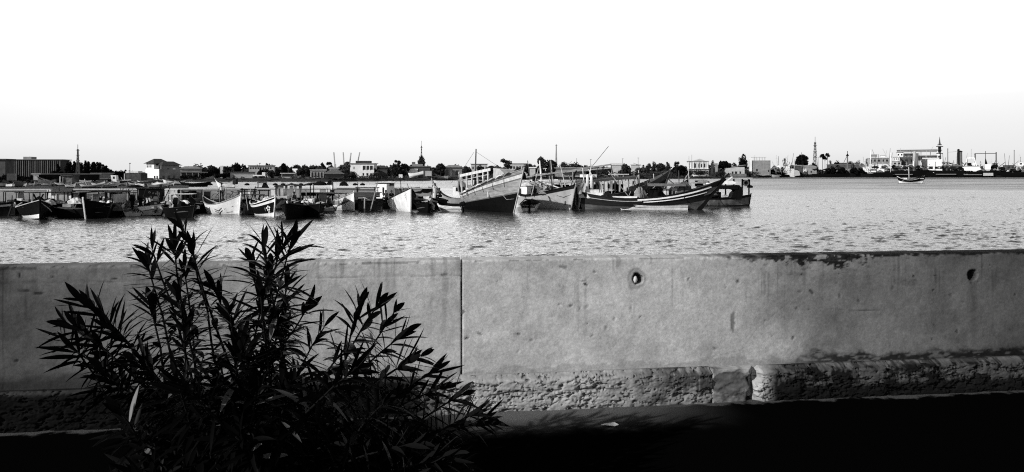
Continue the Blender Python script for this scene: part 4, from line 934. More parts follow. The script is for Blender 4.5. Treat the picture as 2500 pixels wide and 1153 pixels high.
for k, (px, lab) in enumerate(((805, 'upright grey engine block on the quay just left of walking person'), (840, 'black clump of dried weed on the quay behind the round white bow'))): p, Y = on_quay(px, 2.2); heap(px, 452 if k == 0 else 454, Y+2, .9 if k else .55, .45, lab, BLACK, 'engine_block' if k == 0 else 'weed_clump', 'engine' if k == 0 else 'weed', seed=50+k)
# rounded white bow
H11 = Hull(L=5.2, B=2.1, D=.95, bh=1.78, sh=1.5, br=.02, tr=.3, full=.25, draft=.1, keel_rise=.18, deck=.6)
r = boat('wooden_boat', 'white rounded boat seen bow on, sheltering under a flat rail left of plank landing', 'boat', (864, 516.5), -68, H11, [(.10, 1), (1, 0)], [WHITE, PALE], FB, rail=PALE, stem=WHITE, bands_s=[(1, 1)], thwarts=2)
MB().bar((-2.2, 0, 2.05), (2.0, .8, 2.1), .07).build('boom', DARK, r); MB().bar((-.6, -.5, .9), (-.4, .5, 1.6), .06).build('oar', DARK, r); mast(r, (1.2, .9, 1.2), (1.2, .9, 2.75), .05, DARK)
heap(846, 492, 70, 1.3, .8, 'grey netting piled inside the rounded white boat', CLOTH, seed=61)
post_frame(872, 922, 457, 472, 71, 'thin dark rail on posts behind the plank landing', 'rail_rack')
heap(900, 490, 70.5, 1.2, .5, 'grey cloth and boards heaped under the plank landing', PALE, seed=63); 
# white boat
H13 = Hull(L=6.8, B=2.4, fin=1.9, D=1.0, bh=2.18, sh=1.25, tm=.30, p2=1.7, br=.06, tr=.35, full=.25, draft=.2, deck=.35)
r = boat('wooden_boat', 'large white boat with upright grey cutwater and dark line low on its side', 'boat', (1003, 518.5), -74, H13, [(.10, 1), (1, 0)], [WHITE, BLACK], FB, rail=DARK, stem=PALE, bands_s=[(1, 1)], thwarts=2, deck=PALE)  # the flank turned from the sun is coloured black for its shade
r.data if False else None
on_hull(r, H13, .50, .36, [(-.5, -.06), (.9, .12), (.9, .16), (-.5, -.02)], DARK)
for k in range(4): on_hull(r, H13, .93, .62, [(-.3+k*.05, .45-k*.2), (-.05, .62-k*.2), (-.06, .54-k*.2), (-.26+k*.05, .36-k*.2)], PALE)
mast(r, (-.4, .1, .8), (-.9, .1, 3.0), .05, DARK); MB().bar((.4, .5, .9), (-1.2, .4, 2.2), .05).build('oar', DARK, r); MB().bar((1.3, .6, 1.2), (.5, .4, 2.6), .06).build('oar', LWOOD, r); MB().bar((-1.5, .5, 2.05), (2.0, 1.2, 2.25), .07).build('boom', MID, r)
MB().box((-2.0, .0, 1.02), (1.6, 1.3, .3)).build('hatch_cover', OFFW, r)
person(943, 487, 71.5, 1.66, 'person in dark clothes sitting by the white booth window', 'sit', R(-20), DCLOTH, DCLOTH); person(955, 487, 71.2, 1.6, 'person in black hunched on the deck of the large white boat, beside mast', 'sit', R(30), BLACK, DCLOTH)
person(978, 483, 71.5, 1.66, 'person in dark top with pale sleeve sitting near the bow of large white boat', 'sit', R(-60), DCLOTH, LCLOTH)
r = boat('skiff', 'low tarred skiff with a pale propeller tilted up, right of the large white boat', 'boat', (1044, 521), -75, Hull(L=4.6, B=1.7, D=.7, bh=1.0, sh=.85, full=.5), [(1, 0)], [BLACK], FB, rail=BLACK, thwarts=1)
outboard(r, (1.9, .35, .9), R(140), R(-50), PALE, 1.0)
crate(1041, 487, 70, .55, .28, 'white box standing on the tarred skiff under the parapet end', WHITE)
pole(1048, 500, 452, 70, .035, 'thin dark pole leaning at the quay end by tarred skiff', BLACK, lean=8)
p, Y = on_quay(1062, .9); person(1062, 490, Y, 1.76, 'person in a long white robe standing at the end of the quay', 'stand', R(20), robe=LCLOTH); person(1074, 481, Y, 1.7, 'person in black sitting beside the robed figure at quay end', 'sit', R(-30), BLACK, BLACK)
heap(1075, 492, Y, 1.5, .34, 'black rope coil heap under the seated figure at quay end', BLACK, 'rope_heap', 'rope', seed=70)
# dinghy
r = boat('dinghy', 'small white fibreglass dinghy with a dark outboard motor', 'dinghy', (1078, 510), 166, Hull(L=2.3, B=1.15, D=.42, bh=.62, sh=.44, tr=.85, br=.35, sr=-.05, draft=.12, full=.35, deck=.3), [(.62, 0), (.70, 1), (1, 0)], [WHITE, GREY], None, rail=WHITE, deck=PALE, thwarts=1, Y=68.5)
outboard(r, (-1.22, 0, .42), 0, R(12), BLACK, 1.05)
# ------------------------------------------------------------------ the large leaning boat and its neighbours
H16 = Hull(L=12.2, B=3.7, D=1.55, bh=3.95, sh=2.9, tm=.24, p1=2.2, p2=1.3, fin=2.0, br=1.5, sr=1.3, tr=.12, full=.45, draft=.3, deck=.55, n=26)
b16 = boat('fishing_boat', 'large leaning wooden fishing boat with white top strake, grey side and dark bottom', 'boat', (1254, 520.5), -59, H16,
     [(.50, 0), (.53, 3), (.79, 1), (.82, 3), (.90, 2), (.93, 3), (1, 1)], [BLACK, gm('grey_hull_paint', .25, .7, .55, 2.2, (.35, 1, 2.2), .5, 9), OFFW, GREY], FB, rail=LWOOD, stem=PALE, deck=MID,
     bands_s=[(.55, 0), (.62, 3), (.72, 0), (.82, 3), (1, 0)], roll=-3)  # second band set paints the shade on the flank away from the sun
# wheelhouse frame on deck: posts, beams, rails
for x in (-3.1, -2.0, -.9, .2, 1.3, 2.2):
    for y in (-1.25, 1.25): MB().bar((x, y, 1.3), (x-.35, y, 3.30+.11*(x+3.1)), .12).build('frame_post', OFFW, b16)
for y in (-1.25, 1.25):
    MB().bar((-3.7, y, 3.25), (2.3, y, 3.85), .10, .26).build('top_beam', OFFW, b16); MB().bar((-3.4, y, 2.8), (2.1, y, 3.4), .07).build('rail', PALE, b16)
mb = MB(); mb.box((-.7, 0, 3.65), (5.2, 2.4, .05), rot=Matrix.Rotation(R(-5.5), 4, 'Y')); mb.build('canopy_roof', DARK, b16)
MB().box((-.4, .2, 2.1), (2.6, 1.5, 1.5)).build('engine_casing', DARK, b16)
mb = MB(); mb.prism([(2.3, 2.9), (4.3, 3.5), (3.4, 3.9), (2.2, 4.0)], -.9, .5); mb.build('bow_tarpaulin', PALE, b16)
mast(b16, (-3.2, .2, 1.5), (-3.35, .2, 6.0), .10, MID); MB().tube([(-3.3, .2, 5.7), (.2, .1, 4.6), (2.0, 0, 4.1)], .012, 4).build('stay_line', DARK, b16)
MB().bar((-5.2, -.2, 2.2), (-5.9, -.2, 3.7), .35, .08).build('stern_board', PALE, b16)
MB().tube([H16.P(.82, -1, .55), H16.P(.88, -1, .42)+Vector((0, -.1, -.1)), H16.P(.97, -1, .38)+Vector((0, -.05, 0))], .025, 5).build('bow_rope', LWOOD, b16, True)
for i in range(6): t = .30+.11*i; MB().tube([H16.P(t, -1, .93)+Vector((0, -.02, 0)), H16.P(t, -1, .80)+Vector((0, -.03, 0)), H16.P(t+.005, -1, .70)+Vector((0, -.03, 0))], .02, 5).build('hanging_line', MID, b16)
M16 = b16.matrix_basis
def deck16(x, y, z):
    c, s_ = math.cos(R(-59)), math.sin(R(-59)); return Vector((b16.location.x+x*c-y*s_, b16.location.y+x*s_+y*c, z))
def put(o, v): o.location = v; return o
put(crate(0, 0, 70, .85, .8, 'white box standing on the deck of the large leaning boat', WHITE), deck16(-2.1, -.8, 1.4))
put(heap(0, 0, 70, 1.4, 1.0, 'grey covered heap beside white box on the leaning boat', CLOTH, 'covered_heap', 'tarpaulin', seed=81), deck16(-1.2, -.9, 1.45))
put(drum(0, 0, 70, .24, .6, 'dark drum low at the stern of the large leaning boat', BLACK), deck16(-3.6, -.6, 1.35))
for i in range(9):
    t = .30+.072*i; q = H16.P(t, -1, 1); o = put(heap(0, 0, 70, 1.0, .17, 'pale bundle of net draped along the rail of the large leaning boat', [LWOOD, OFFW, CLOTH][i % 3], 'net_bundle', 'fishing net', 'net bundles along the leaning rail', seed=90+i, d=.3), deck16(q.x, q.y+.12, q.z-.03)); o.rotation_euler = (0, R(-9-2*i), R(-59))
person(1214, 447, 70.5, 1.68, 'person in pale shirt standing inside the frame of the large leaning boat', 'stand', R(10), LCLOTH, CLOTH)
put(heap(0, 0, 70, 1.0, .9, 'dark wet nets hanging over the bow of the large leaning boat', BLACK, seed=99, d=.8), deck16(4.3, 1.0, 3.0))
# small boat behind the leaning boat's stern
r = boat('wooden_boat', 'pale pointed boat tied behind the stern of the large leaning boat', 'boat', (1072, 500), 172, Hull(L=5, B=1.5, D=.8, bh=2.9, sh=.9, p2=3, br=.9), [(.5, 1), (1, 0)], [PALE, DARK], FB, rail=LWOOD, Y=82)
cabin(r, -1.6, .0, 1.1, 1.1, 2.2, WHITE, [('p', .2, .8, .45, .85), ('s', .2, .8, .45, .85)], OFFW)
# motor boat stern on
r = boat('motor_boat', 'white square sterned motor boat with dark cover, moored between grey and leaning boats', 'motor boat', (1298, 508), 84, Hull(L=4.2, B=1.75, D=.62, bh=.95, sh=.64, tr=.9, sr=0, full=.28, draft=.15, deck=.3), [(.22, 1), (1, 0)], [OFFW, BLACK], None, rail=PALE, deck=DARK, thwarts=1, Y=72.5)
outboard(r, (-2.15, -.1, .55), 0, R(10), BLACK, 1.0); MB().tube([(-1.9, .85, .65), (-1.6, .4, 1.1), (-1.5, -.4, 1.1), (-1.9, -.85, .65)], .05, 6).build('hoop', DARK, r)
heap(1296, 496, 70.5, 1.5, .34, 'dark crumpled cover over the white square sterned motor boat', DCLOTH, 'boat_cover', 'cover', seed=104)
# grey hull boat
H18 = Hull(L=9, B=2.9, D=1.35, bh=2.45, sh=1.7, tm=.3, p2=1.6, br=.75, tr=.4, full=.42, draft=.25, n=24)
b18 = boat('fishing_boat', 'plain grey hulled wooden boat with a weathered stem and dark gunwale line', 'boat', (1394, 511.5), -52, H18, [(.86, 0), (1, 1)], [gm('plain_grey_hull', .42, .65, .22, 1.6, (1, 1, .5)), DARK], FB, rail=BLACK, stem=LWOOD, bands_s=[(1, 2)] if False else None, deck=MID)
on_hull(b18, H18, .90, .36, [(-.18, -.2), (.02, -.2), (.1, .05), (.05, .18), (-.12, .16)], MID); on_hull(b18, H18, .48, .42, [(-.1, -.12), (.12, -.12), (.12, .12), (0, .16), (-.1, .05)], MID)
MB().tube([H18.P(.80, -1, .72)+Vector((0, -.03, 0)), H18.P(.88, -1, .62)+Vector((0, -.05, -.05)), H18.P(.97, -1, .66)], .02, 5).build('bow_rope', MID, b18)
cabin(b18, -3.6, -1.9, 1.9, 1.1, 2.2, WHITE, [('s', .15, .45, .3, .8), ('f', .3, .7, .4, .8)], OFFW)
mast(b18, (-1.2, -.5, 1.2), (-1.2, -.5, 3.3), .11, BLACK, 'post'); MB().box((-1.2, -.5, 3.0), (.34, .34, .5)).build('post_head', BLACK, b18)
for i, (x, y, z, x2, y2, z2) in enumerate(((-3.4, .8, 2.6, 1.5, .2, 1.5), (-3.0, 1.2, 2.9, 2.2, .6, 1.9), (-1.2, -.5, 3.0, 1.2, -.3, 2.0), (-1.2, -.5, 3.0, -3.8, -.6, 2.5), (-3.8, .4, 2.8, .8, 1.0, 2.9))): MB().bar((x, y, z), (x2, y2, z2), .09).build('spar', [LWOOD, OFFW, MID][i % 3], b18)
mast(b18, (.2, .8, 1.2), (-.3, .8, 4.9), .07, MID); 
def deck18(x, y, z):
    c, s_ = math.cos(R(-52)), math.sin(R(-52)); return Vector((b18.location.x+x*c-y*s_, b18.location.y+x*s_+y*c, z))
for i, (x, y, w_, h_, m) in enumerate(((.2, .0, 1.2, .8, DARK), (1.4, .2, 1.2, .9, MID), (2.4, .1, 1.0, .85, gm('speckled_gear', .12, .9, .9, 16)), (-.6, .7, 1.0, .7, PALE), (3.2, .2, .8, .7, LWOOD))):
    put(heap(0, 0, 70, w_, h_, ['dark pot gear piled amidships on the plain grey hulled boat', 'brownish net pile forward of the dark pot gear on grey boat', 'speckled gear heap near the bow of plain grey boat', 'pale cloth bundle behind the post on plain grey boat', 'light rope heap right at the stem of plain grey boat'][i], m, 'gear_heap', 'fishing gear', None, seed=110+i), deck18(x, y, 1.15))
# stem of decayed planks next to it
def hulk():
    H = Hull(L=8, B=2.6, D=1.5, bh=2.7, sh=1.6, tm=.3, br=1.0, tr=.5, full=.45); r = boat('fishing_boat', 'decayed boat with loose hanging planks at its stem, right of plain grey boat', 'boat', (1412, 510.5), -66, H, [(1, 0)], [gm('rotten_planks', .11, .9, .8, 5, (.4, 1, 1), .8)], FB, rail=MID, stem=LWOOD)
    for k in range(6): t = .86+.02*k; MB().bar(H.P(t, -1, .95)+Vector((0, -.05, 0)), H.P(t, -1, .3)+Vector((.1*k*.3, -.15, -.1)), .12, .03).build('loose_plank', [LWOOD, MID, DARK][k % 3], r)
hulk()
# ---- long dark boat
H19 = Hull(L=14.2, B=3.3, D=1.12, bh=3.0, sh=1.75, tm=.34, p1=1.6, p2=2.1, br=2.3, sr=.6, tr=.3, full=.42, draft=.3, deck=.4, n=30)
b19 = boat('fishing_boat', 'long black wooden boat with two white stripes sweeping up to a tall raked bow', 'boat', (1712, 512.5), -9, H19, [(.42, 0), (1, 1)], [gm('worn_hull_grey', .10, .8, .7, 1.6, (.35, 1, 1.4)), gm('black_hull_planks', .014, .6, .5, 3, (.3, 1, 1))], FB, rail=DARK, stem=BLACK, deck=MID,
     strakes=((.42, .93, .88, .15, WHITE), (.46, .93, .72, .09, WHITE), (.0, .45, .80, .06, PALE)))
on_hull(b19, H19, .945, .70, [(-.55, -.3), (.35, -.28), (.75, .3), (-.2, .38)], GREY, name='bow_panel', out=.09)
MB().bar(H19.P(1, 0, .0)+Vector((-.1, 0, .2)), H19.P(1, 0, 1)+Vector((.1, 0, .1)), .26, .40, (1, 0, 0)).build('bow_timber', BLACK, b19)
MB().bar(H19.P(1, 0, 1)+Vector((0, 0, .0)), H19.P(1, 0, 1)+Vector((.55, 0, .55)), .16, .2, (1, 0, 0)).build('stem_head', DARK, b19)
c19, s19 = math.cos(R(-9)), math.sin(R(-9))
def deck19(x, y, z): return Vector((b19.location.x+x*c19-y*s19, b19.location.y+x*s19+y*c19, z))
def x19(px): return -7.1+14.2*(px-1425)/(1772-1425)
canopy(b19, x19(1598), x19(1680), 2.2, 1.0, 2.42, GREY, BLACK, 3, .14, .08)
cabin(b19, x19(1600), x19(1618), 1.2, .95, 2.0, BLACK); cabin(b19, x19(1652), x19(1664), 1.0, .95, 2.1, PALE, [('s', .2, .6, .5, .8)])
for a, m, lab in ((x19(1611), OFFW, 'a'), (x19(1638), OFFW, 'b')): MB().box((a, -.3, 1.5), (.5, .5, 1.1)).build('locker', m, b19)
put(heap(0, 0, 70, 1.5, 1.35, 'grey tarpaulin over the fore end of the canopy on the long black boat', gm('grey_tarp', .06, .9, .5, 4), 'tarpaulin', 'tarpaulin', seed=120), deck19(x19(1682), -.2, 1.35))
put(heap(0, 0, 70, 1.2, 1.15, 'grey hooded cover amidships left of the canopy on the long black boat', CLOTH, 'tarpaulin', 'tarpaulin', seed=121), deck19(x19(1577), -.3, .95))
def flatbox(px, y, w_, h_, d, lab, m, z0=.95, name='deck_box', cat='box'):
    r = thing(name, lab, cat, deck19(x19(px), y, z0), R(-9)); MB().box((0, 0, h_/2), (w_, d, h_)).build('body', m, r); MB().box((0, 0, h_+.02), (w_+.05, d+.05, .04)).build('lid', m, r); return r
flatbox(1541, -1.0, 2.35, .28, .5, 'long white ice box lying on the deck of the long black boat', WHITE, 1.0); flatbox(1470, -.3, 1.6, .52, 1.0, 'big white chest at the stern of the long black boat', WHITE, 1.1); flatbox(1441, -.2, .9, .3, .9, 'low white box beside big white chest on the long black boat', OFFW, 1.15)
flatbox(1468, .3, 1.7, .28, 1.0, 'pale deck platform carrying the twin white bollards', OFFW, 1.62, 'deck_platform', 'platform')
def bollards():
    r = thing('twin_bollard', 'pair of tall rounded white bollards rising from the long black boat', 'bollard', deck19(x19(1455), .3, 1.92), R(-9))
    for x, h in ((-.2, 1.55), (.2, 1.45)): MB().tube([(x, 0, 0), (x, 0, h*.9), (x, 0, h)], [.14, .13, .06], 10).build('post', WHITE, r, True)
    MB().box((0, 0, .9), (.7, .12, .1)).build('crossbar', PALE, r)
bollards()
person(1572, 485, 75.2, 1.62, 'person in dark clothes crouching amidships on long black boat', 'sit', R(40), DCLOTH, DCLOTH); person(1630, 488, 75, 1.7, 'person bending over black gear under the canopy of the long black boat', 'bend', R(-100), BLACK, DCLOTH)
put(heap(0, 0, 70, 1.6, .9, 'black engine and pots heaped under the canopy of long black boat', BLACK, 'gear_heap', 'fishing gear', seed=126), deck19(x19(1618), -.7, 1.0))
put(heap(0, 0, 70, 1.6, .6, 'dark rope and net pile right of the white chest on long black boat', DARK, seed=127), deck19(x19(1500), -.4, 1.05))
put(drum(0, 0, 70, .24, .75, 'tilted pale can hanging at the stern of the long black boat', PALE), deck19(x19(1433), -1.0, 1.5))
for k, (px, h) in enumerate(((1479, 1.5), (1500, 1.4), (1509, 1.3), (1487, 1.2))): put(tag(MB().tube([(0, 0, 0), (.06, 0, h)], .045, 6).build('deck_post', [MID, BLACK, LWOOD, OFFW][k], None), ['brown deck post left of the rope pile on long black boat', 'black deck post behind the rope pile on long black boat', 'pale deck post right of the black one on the long boat', 'white short deck post beside white chest'][k], 'post'), deck19(x19(px), -.4, 1.2))
# skiff alongside
H20 = Hull(L=7.2, B=1.15, D=.36, bh=1.0, sh=.40, tm=.45, p2=2.4, br=1.0, sr=0, tr=.7, draft=.12, full=.14, deck=.22)
r = boat('skiff', 'long low white skiff with a dark line along its side, lying against long black boat', 'skiff', (1519, 506), 176, H20, [(.62, 0), (.72, 1), (1, 0)], [WHITE, BLACK], None, rail=WHITE, thwarts=3, deck=PALE, Y=72.6)
outboard(r, (-3.65, 0, .5), 0, R(8), BLACK, 1.15)
# ---- boats behind the long black boat
H21 = Hull(L=13.4, B=3.4, D=1.2, bh=3.9, sh=1.9, tm=.3, p1=1.8, p2=2.0, br=1.6, sr=.8, tr=.3, full=.42, n=28)
b21 = boat('fishing_boat', 'dark boat with long flat cabin roof hung with clothes behind the long black boat', 'boat', (1604, 504), 10, H21, [(.8, 0), (1, 1)], [DARK, MID], FB, rail=MID, stem=LWOOD, deck=MID, Y=80)
canopy(b21, -3.4, 2.4, 2.4, 1.3, 3.02, MID, LWOOD, 6, .06, .22, .5, .2)
for k in range(11): 
    x = -3.0+.5*k; rg = []; w_ = .16+.08*(k % 3)
    for i in range(5): z = 2.75-.28*i; rg.append([(x, -1.28, z), (x+w_*(1-.12*i if k % 2 else 1), -1.30-.03*(i % 2), z), (x+w_*(1-.12*i if k % 2 else 1), -1.27-.03*(i % 2), z), (x, -1.25, z)])
    MB().loft(rg).build('hanging_cloth', [OFFW, CLOTH, DCLOTH, PALE][k % 4], b21)
MB().box((-.5, .2, 1.8), (3.6, 1.6, 1.2)).build('cabin', BLACK, b21); MB().box((-2.6, -.4, 3.3), (1.5, 1.2, .3)).build('roof_box', WHITE, b21); MB().box((.9, 0, 3.45), (2.0, .9, .12)).build('roof_board', OFFW, b21)
for x, z in ((-1.6, 3.2), (-.2, 3.4), (.8, 3.35), (1.9, 3.5)): MB().tube([(x, -.3, z), (x+.7, .2, z+.25), (x+1.2, -.3, z+.05)], .06, 6).build('roof_spar', [MID, DARK][int(x > 0)], b21)
for k, (a, b, m) in enumerate((((-2.3, .4, 3), (-2.0, .3, 4.6), OFFW), ((-1.9, .2, 3.1), (-2.4, .1, 4.0), OFFW), ((.4, .3, 3.2), (.1, .3, 4.6), MID), ((3.3, .2, 2.2), (3.2, .2, 3.9), PALE))): mast(b21, a, b, .08, m, 'post')
H21b = Hull(L=11, B=3, D=1.1, bh=2.6, sh=1.8, tm=.3, p2=1.9, br=1.4, tr=.3, n=24)
b21b = boat('fishing_boat', 'weathered boat with open white post frame and two pale masts, behind plain grey boat', 'boat', (1480, 502), 4, H21b, [(.7, 0), (1, 1)], [DARK, PALE], FB, rail=LWOOD, stem=LWOOD, Y=83)
canopy(b21b, -4.4, 2.6, 2.3, 1.2, 2.6, PALE, OFFW, 5, .04, .10, .1)
for x, lean, m, r_ in ((-4.1, -.5, MID, .07), (-2.9, -.35, WHITE, .13), (-1.6, -.4, PALE, .07)): mast(b21b, (x, .2, 1.2), (x+lean, .2, 5.0), r_, m)
MB().bar((-5.2, -.5, 3.1), (4.6, -.5, 4.55), .12, .16).build('boom', LWOOD, b21b); MB().bar((-4.0, .7, 3.4), (4.9, .7, 4.2), .14).build('boom', PALE, b21b); MB().bar((-5, -1, 2.0), (5.5, -1.2, 3.1), .07).build('spar', PALE, b21b); MB().bar((2.2, 0, 3.8), (4.5, 0, 6.6), .05).build('spar', MID, b21b)
MB().bar((.2, 0, 2.7), (.9, 0, 3.9), .14).build('strut', BLACK, b21b); MB().box((-1.2, .3, 1.9), (2.4, 1.4, .8)).build('cabin', BLACK, b21b)
put(heap(0, 0, 70, 2.2, .5, 'white sheeting spread on the weathered boat with two pale masts', OFFW, 'sheeting', 'tarpaulin', seed=131), Vector((b21b.location.x-4.2, 82.3, 2.05)))
r = boat('wooden_boat', 'small boat with a dark upturned bow and pale side, beyond the long black boat canopy', 'boat', (1668, 478), 8, Hull(L=6.5, B=2, D=1.3, bh=2.9, sh=1.5, p2=2.2, br=.9), [(.6, 1), (1, 0)], [DARK, PALE], FB, rail=BLACK, stem=LWOOD, Y=98)
MB().bar((2.0, 0, 2.0), (3.2, 0, 3.6), .1).build('spar', LWOOD, r)
r = boat('wooden_boat', 'flat boat with a long pale plank roof, beyond the bow of the long black boat', 'boat', (1748, 478), 4, Hull(L=9, B=2.4, D=1.2, bh=1.9, sh=1.5, br=.6), [(1, 0)], [PALE], FB, rail=LWOOD, Y=102)
canopy(r, -4, 2.2, 2.0, 1.2, 2.35, PALE, MID, 4, .05, .14)
MB().box((1.6, 0, 2.2), (1.0, .6, .8)).build('engine_box', BLACK, r)
heap(1716, 448, 101, 1.7, .5, 'grey net heap on the flat plank roofed boat', CLOTH, seed=133)
# ---- boat at the right end of the row
H22 = Hull(L=6.6, B=2.2, D=.85, bh=1.25, sh=.9, tm=.35, p2=2.6, br=.25, tr=.4, full=.4, draft=.25)
r = boat('fishing_boat', 'patchy grey boat with black arched cabin at the right end of the moored row', 'boat', (1828, 501.5), -6, H22, [(.30, 1), (.86, 0), (1, 1)], [gm('patchy_hull', .12, .7, .9, 1.5, (1, 1, .3)), DARK], FB, rail=BLACK, stem=BLACK, Y=80.5)
canopy(r, -2.2, 1.6, 1.9, .8, 2.15, BLACK, BLACK, 3, .12, .26)
mb = MB(); mb.prism([(1.0, .75), (2.15, .75), (2.3, 1.3), (2.2, 2.0), (1.9, 2.3), (.9, 2.25), (.9, 2.0), (1.5, 1.7), (1.2, 1.4)], -.95, .95); mb.build('cabin_back', BLACK, r)
MB().box((-.4, .3, 1.15), (1.0, 1.2, .75)).build('engine_box', BLACK, r); MB().box((-1.4, -.8, 1.1), (.42, .06, .5)).build('grey_board', PALE, r)
mb = MB(); mb.prism([(-1.4, 2.4), (1.5, 2.4), (1.6, 2.62), (1.2, 2.75), (-1.3, 2.5)], -.8, .8); mb.build('folded_sail', WHITE, r); MB().bar((.2, -.3, 2.4), (1.3, -.3, 3.2), .12).build('spar', OFFW, r)
MB().bar((3.1, 0, 1.2), (3.16, 0, 1.62), .06).build('bow_pin', BLACK, r)
def far_stage():
    Y = 128; c = at(1806, 455, Y); r = thing('mooring_stage', 'grey timber mooring stage with engines hung under it, at right beyond the row of boats', 'stage', (c.x, Y, 0), R(-4))
    zt = wz(434, Y); s = Y/F
    for k in range(3): MB().box((-6*s, k*.9-.9, zt-.1), (64*s, .82, .22)).build('plank', PALE if k == 0 else MID, r)
    MB().box((-4*s, -.2, wz(428, Y)), (34*s, 1.4, .5)).build('crate_row', GREY, r)
    for x in (-34, -14, 6, 22): MB().bar((x*s, 0, -.6), (x*s, 0, zt-.2), .22).build('pile', BLACK, r)
    MB().box((14*s, -.6, wz(446, Y)), (16*s, .6, .9)).build('hung_engine', BLACK, r); MB().torus((12*s, -1.0, wz(447, Y)), .42, .12, Matrix.Rotation(PI/2, 4, 'X')).build('tyre_fender', MID, r)
far_stage()
# floats beyond the quay
for k, px in enumerate((513, 603, 672, 691, 712, 735, 757, 867, 885, 1831)):
    Y = 230 if px < 1800 else 190; buoy(px, 0, Y, .62, ['small dark mooring buoy floating in the calm water beyond the parapet', 'small dark mooring buoy floating alone right of the timber stage'][int(px > 1800)], BLACK, 'mooring buoys beyond the parapet' if px < 1800 else None, 1.3)
buoy(782, 0, 232, 1.1, 'wide dark raft-like float beyond the parapet, left of walking person', BLACK, None, 1.9)
r = boat('crescent_boat', 'white banana shaped boat floating beyond the parapet above the bicycles', 'boat', (573, 459), -12, Hull(L=6.0, B=1.7, D=1.0, bh=2.1, sh=2.4, tm=.5, br=.2, sr=1.3, tr=.05, draft=.2), [(.2, 1), (1, 0)], [WHITE, GREY], None, rail=PALE, stem=DARK, thwarts=2, Y=190)
MB().box((2.9, .1, 1.5), (1.0, .8, 1.3)).build('bow_cover', DARK, r)
def raft():
    Y = 172; c = at(640, 452, Y); s = Y/F; r = thing('fishing_raft', 'dark pole raft with a small triangular hut beyond the parapet', 'raft', (c.x, Y, 0), 0)
    for y in (-1, 1): MB().bar((-11*s, y, .25), (13*s, y, .25), .3).build('float_beam', BLACK, r)
    for x in (-10, 9): MB().bar((x*s, 0, .2), (x*s, 0, 1.5), .16).build('post', BLACK, r)
    MB().bar((-12*s, 0, 1.45), (12*s, 0, 1.45), .2).build('top_rail', BLACK, r); MB().prism([(2*s, .4), (13*s, .4), (6.5*s, 1.5)], -1, 1).build('tent_hut', BLACK, r)
raft()

# ---- dark hulls squeezed in behind the front row, and the poles that stand among the boats
rs = np.random.RandomState(61)
for k, (px, py, psi, L_) in enumerate(((20, 528, -30, 6), (52, 528, -150, 5.5), (128, 524, -70, 5.5), (182, 524, -110, 5), (240, 524, -50, 6), (288, 524, -70, 5), (348, 523, -60, 5.5), (432, 524, -120, 5.5), (463, 523, -70, 4.6), (605, 523, -88, 5.0), (628, 522, -100, 5), (742, 524, -70, 5), (1052, 514, -80, 4.6), (38, 524, -80, 5))):
    r = boat('wooden_boat', 'tarred hull squeezed in between the quay and the front boats', 'boat', (px, py), psi, Hull(L=L_, B=1.7, D=rs.uniform(.7, .95), bh=rs.uniform(1.1, 1.5), sh=1.05, n=12, full=.5, tr=.4), [(1, 0)] if k % 3 else [(.78, 0), (.9, 1), (1, 0)], [BLACK, [PALE, GREY][k % 2]], 'tarred hulls squeezed in behind', rail=[DARK, BLACK, MID, PALE][k % 4], thwarts=2)
    if k % 2: MB().box((rs.uniform(-.8, .4), 0, 1.05), (rs.uniform(.7, 1.4), 1.0, rs.uniform(.3, .7))).build('engine_cover', [DARK, BLACK, GREY, MID][(k//2) % 4], r)
    if k % 4 == 1:
        for x in (-1.4, .6):
            for y in (-.6, .6): MB().bar((x, y, .6), (x, y, 1.9), .06).build('canopy_post', BLACK, r)
        MB().box((-.4, 0, 1.95), (2.5, 1.5, .06)).build('canopy_roof', [DARK, MID][(k//4) % 2], r)
for k in range(52):
    px = rs.choice([rs.uniform(8, 476), rs.uniform(8, 476), rs.uniform(596, 624), rs.uniform(676, 820)]); Y = rs.uniform(62.5, 66.5); h = rs.uniform(.8, 1.9); a = Vector((wx(px, Y), Y, rs.uniform(.35, .6))); d = rs.normal()*.35
    tag(MB().tube([(0, 0, 0), (d*.5, .05, h*.5), (d, .1, h)], rs.uniform(.022, .045), 5).build('boat_pole', [BLACK, DARK, LWOOD, MID, PALE, BLACK][k % 6], None, False, a), 'thin pole or oar standing up among the moored boats', 'pole', 'poles and oars among the moored boats')
for k in range(44):
    px = rs.choice([rs.uniform(10, 480), rs.uniform(595, 820)]); Y = rs.uniform(62, 66.5); z = rs.uniform(.55, 1.0); o = heap(0, 0, 70, rs.uniform(.5, 1.3), rs.uniform(.2, .55), 'bundle of gear lying among the moored boats', [BLACK, WHITE, gm('dark_gear', .02), CLOTH, BLACK, PALE, OFFW][k % 7], 'gear_bundle', 'fishing gear', 'gear bundles among the moored boats', seed=600+k); o.location = (wx(px, Y), Y, z)

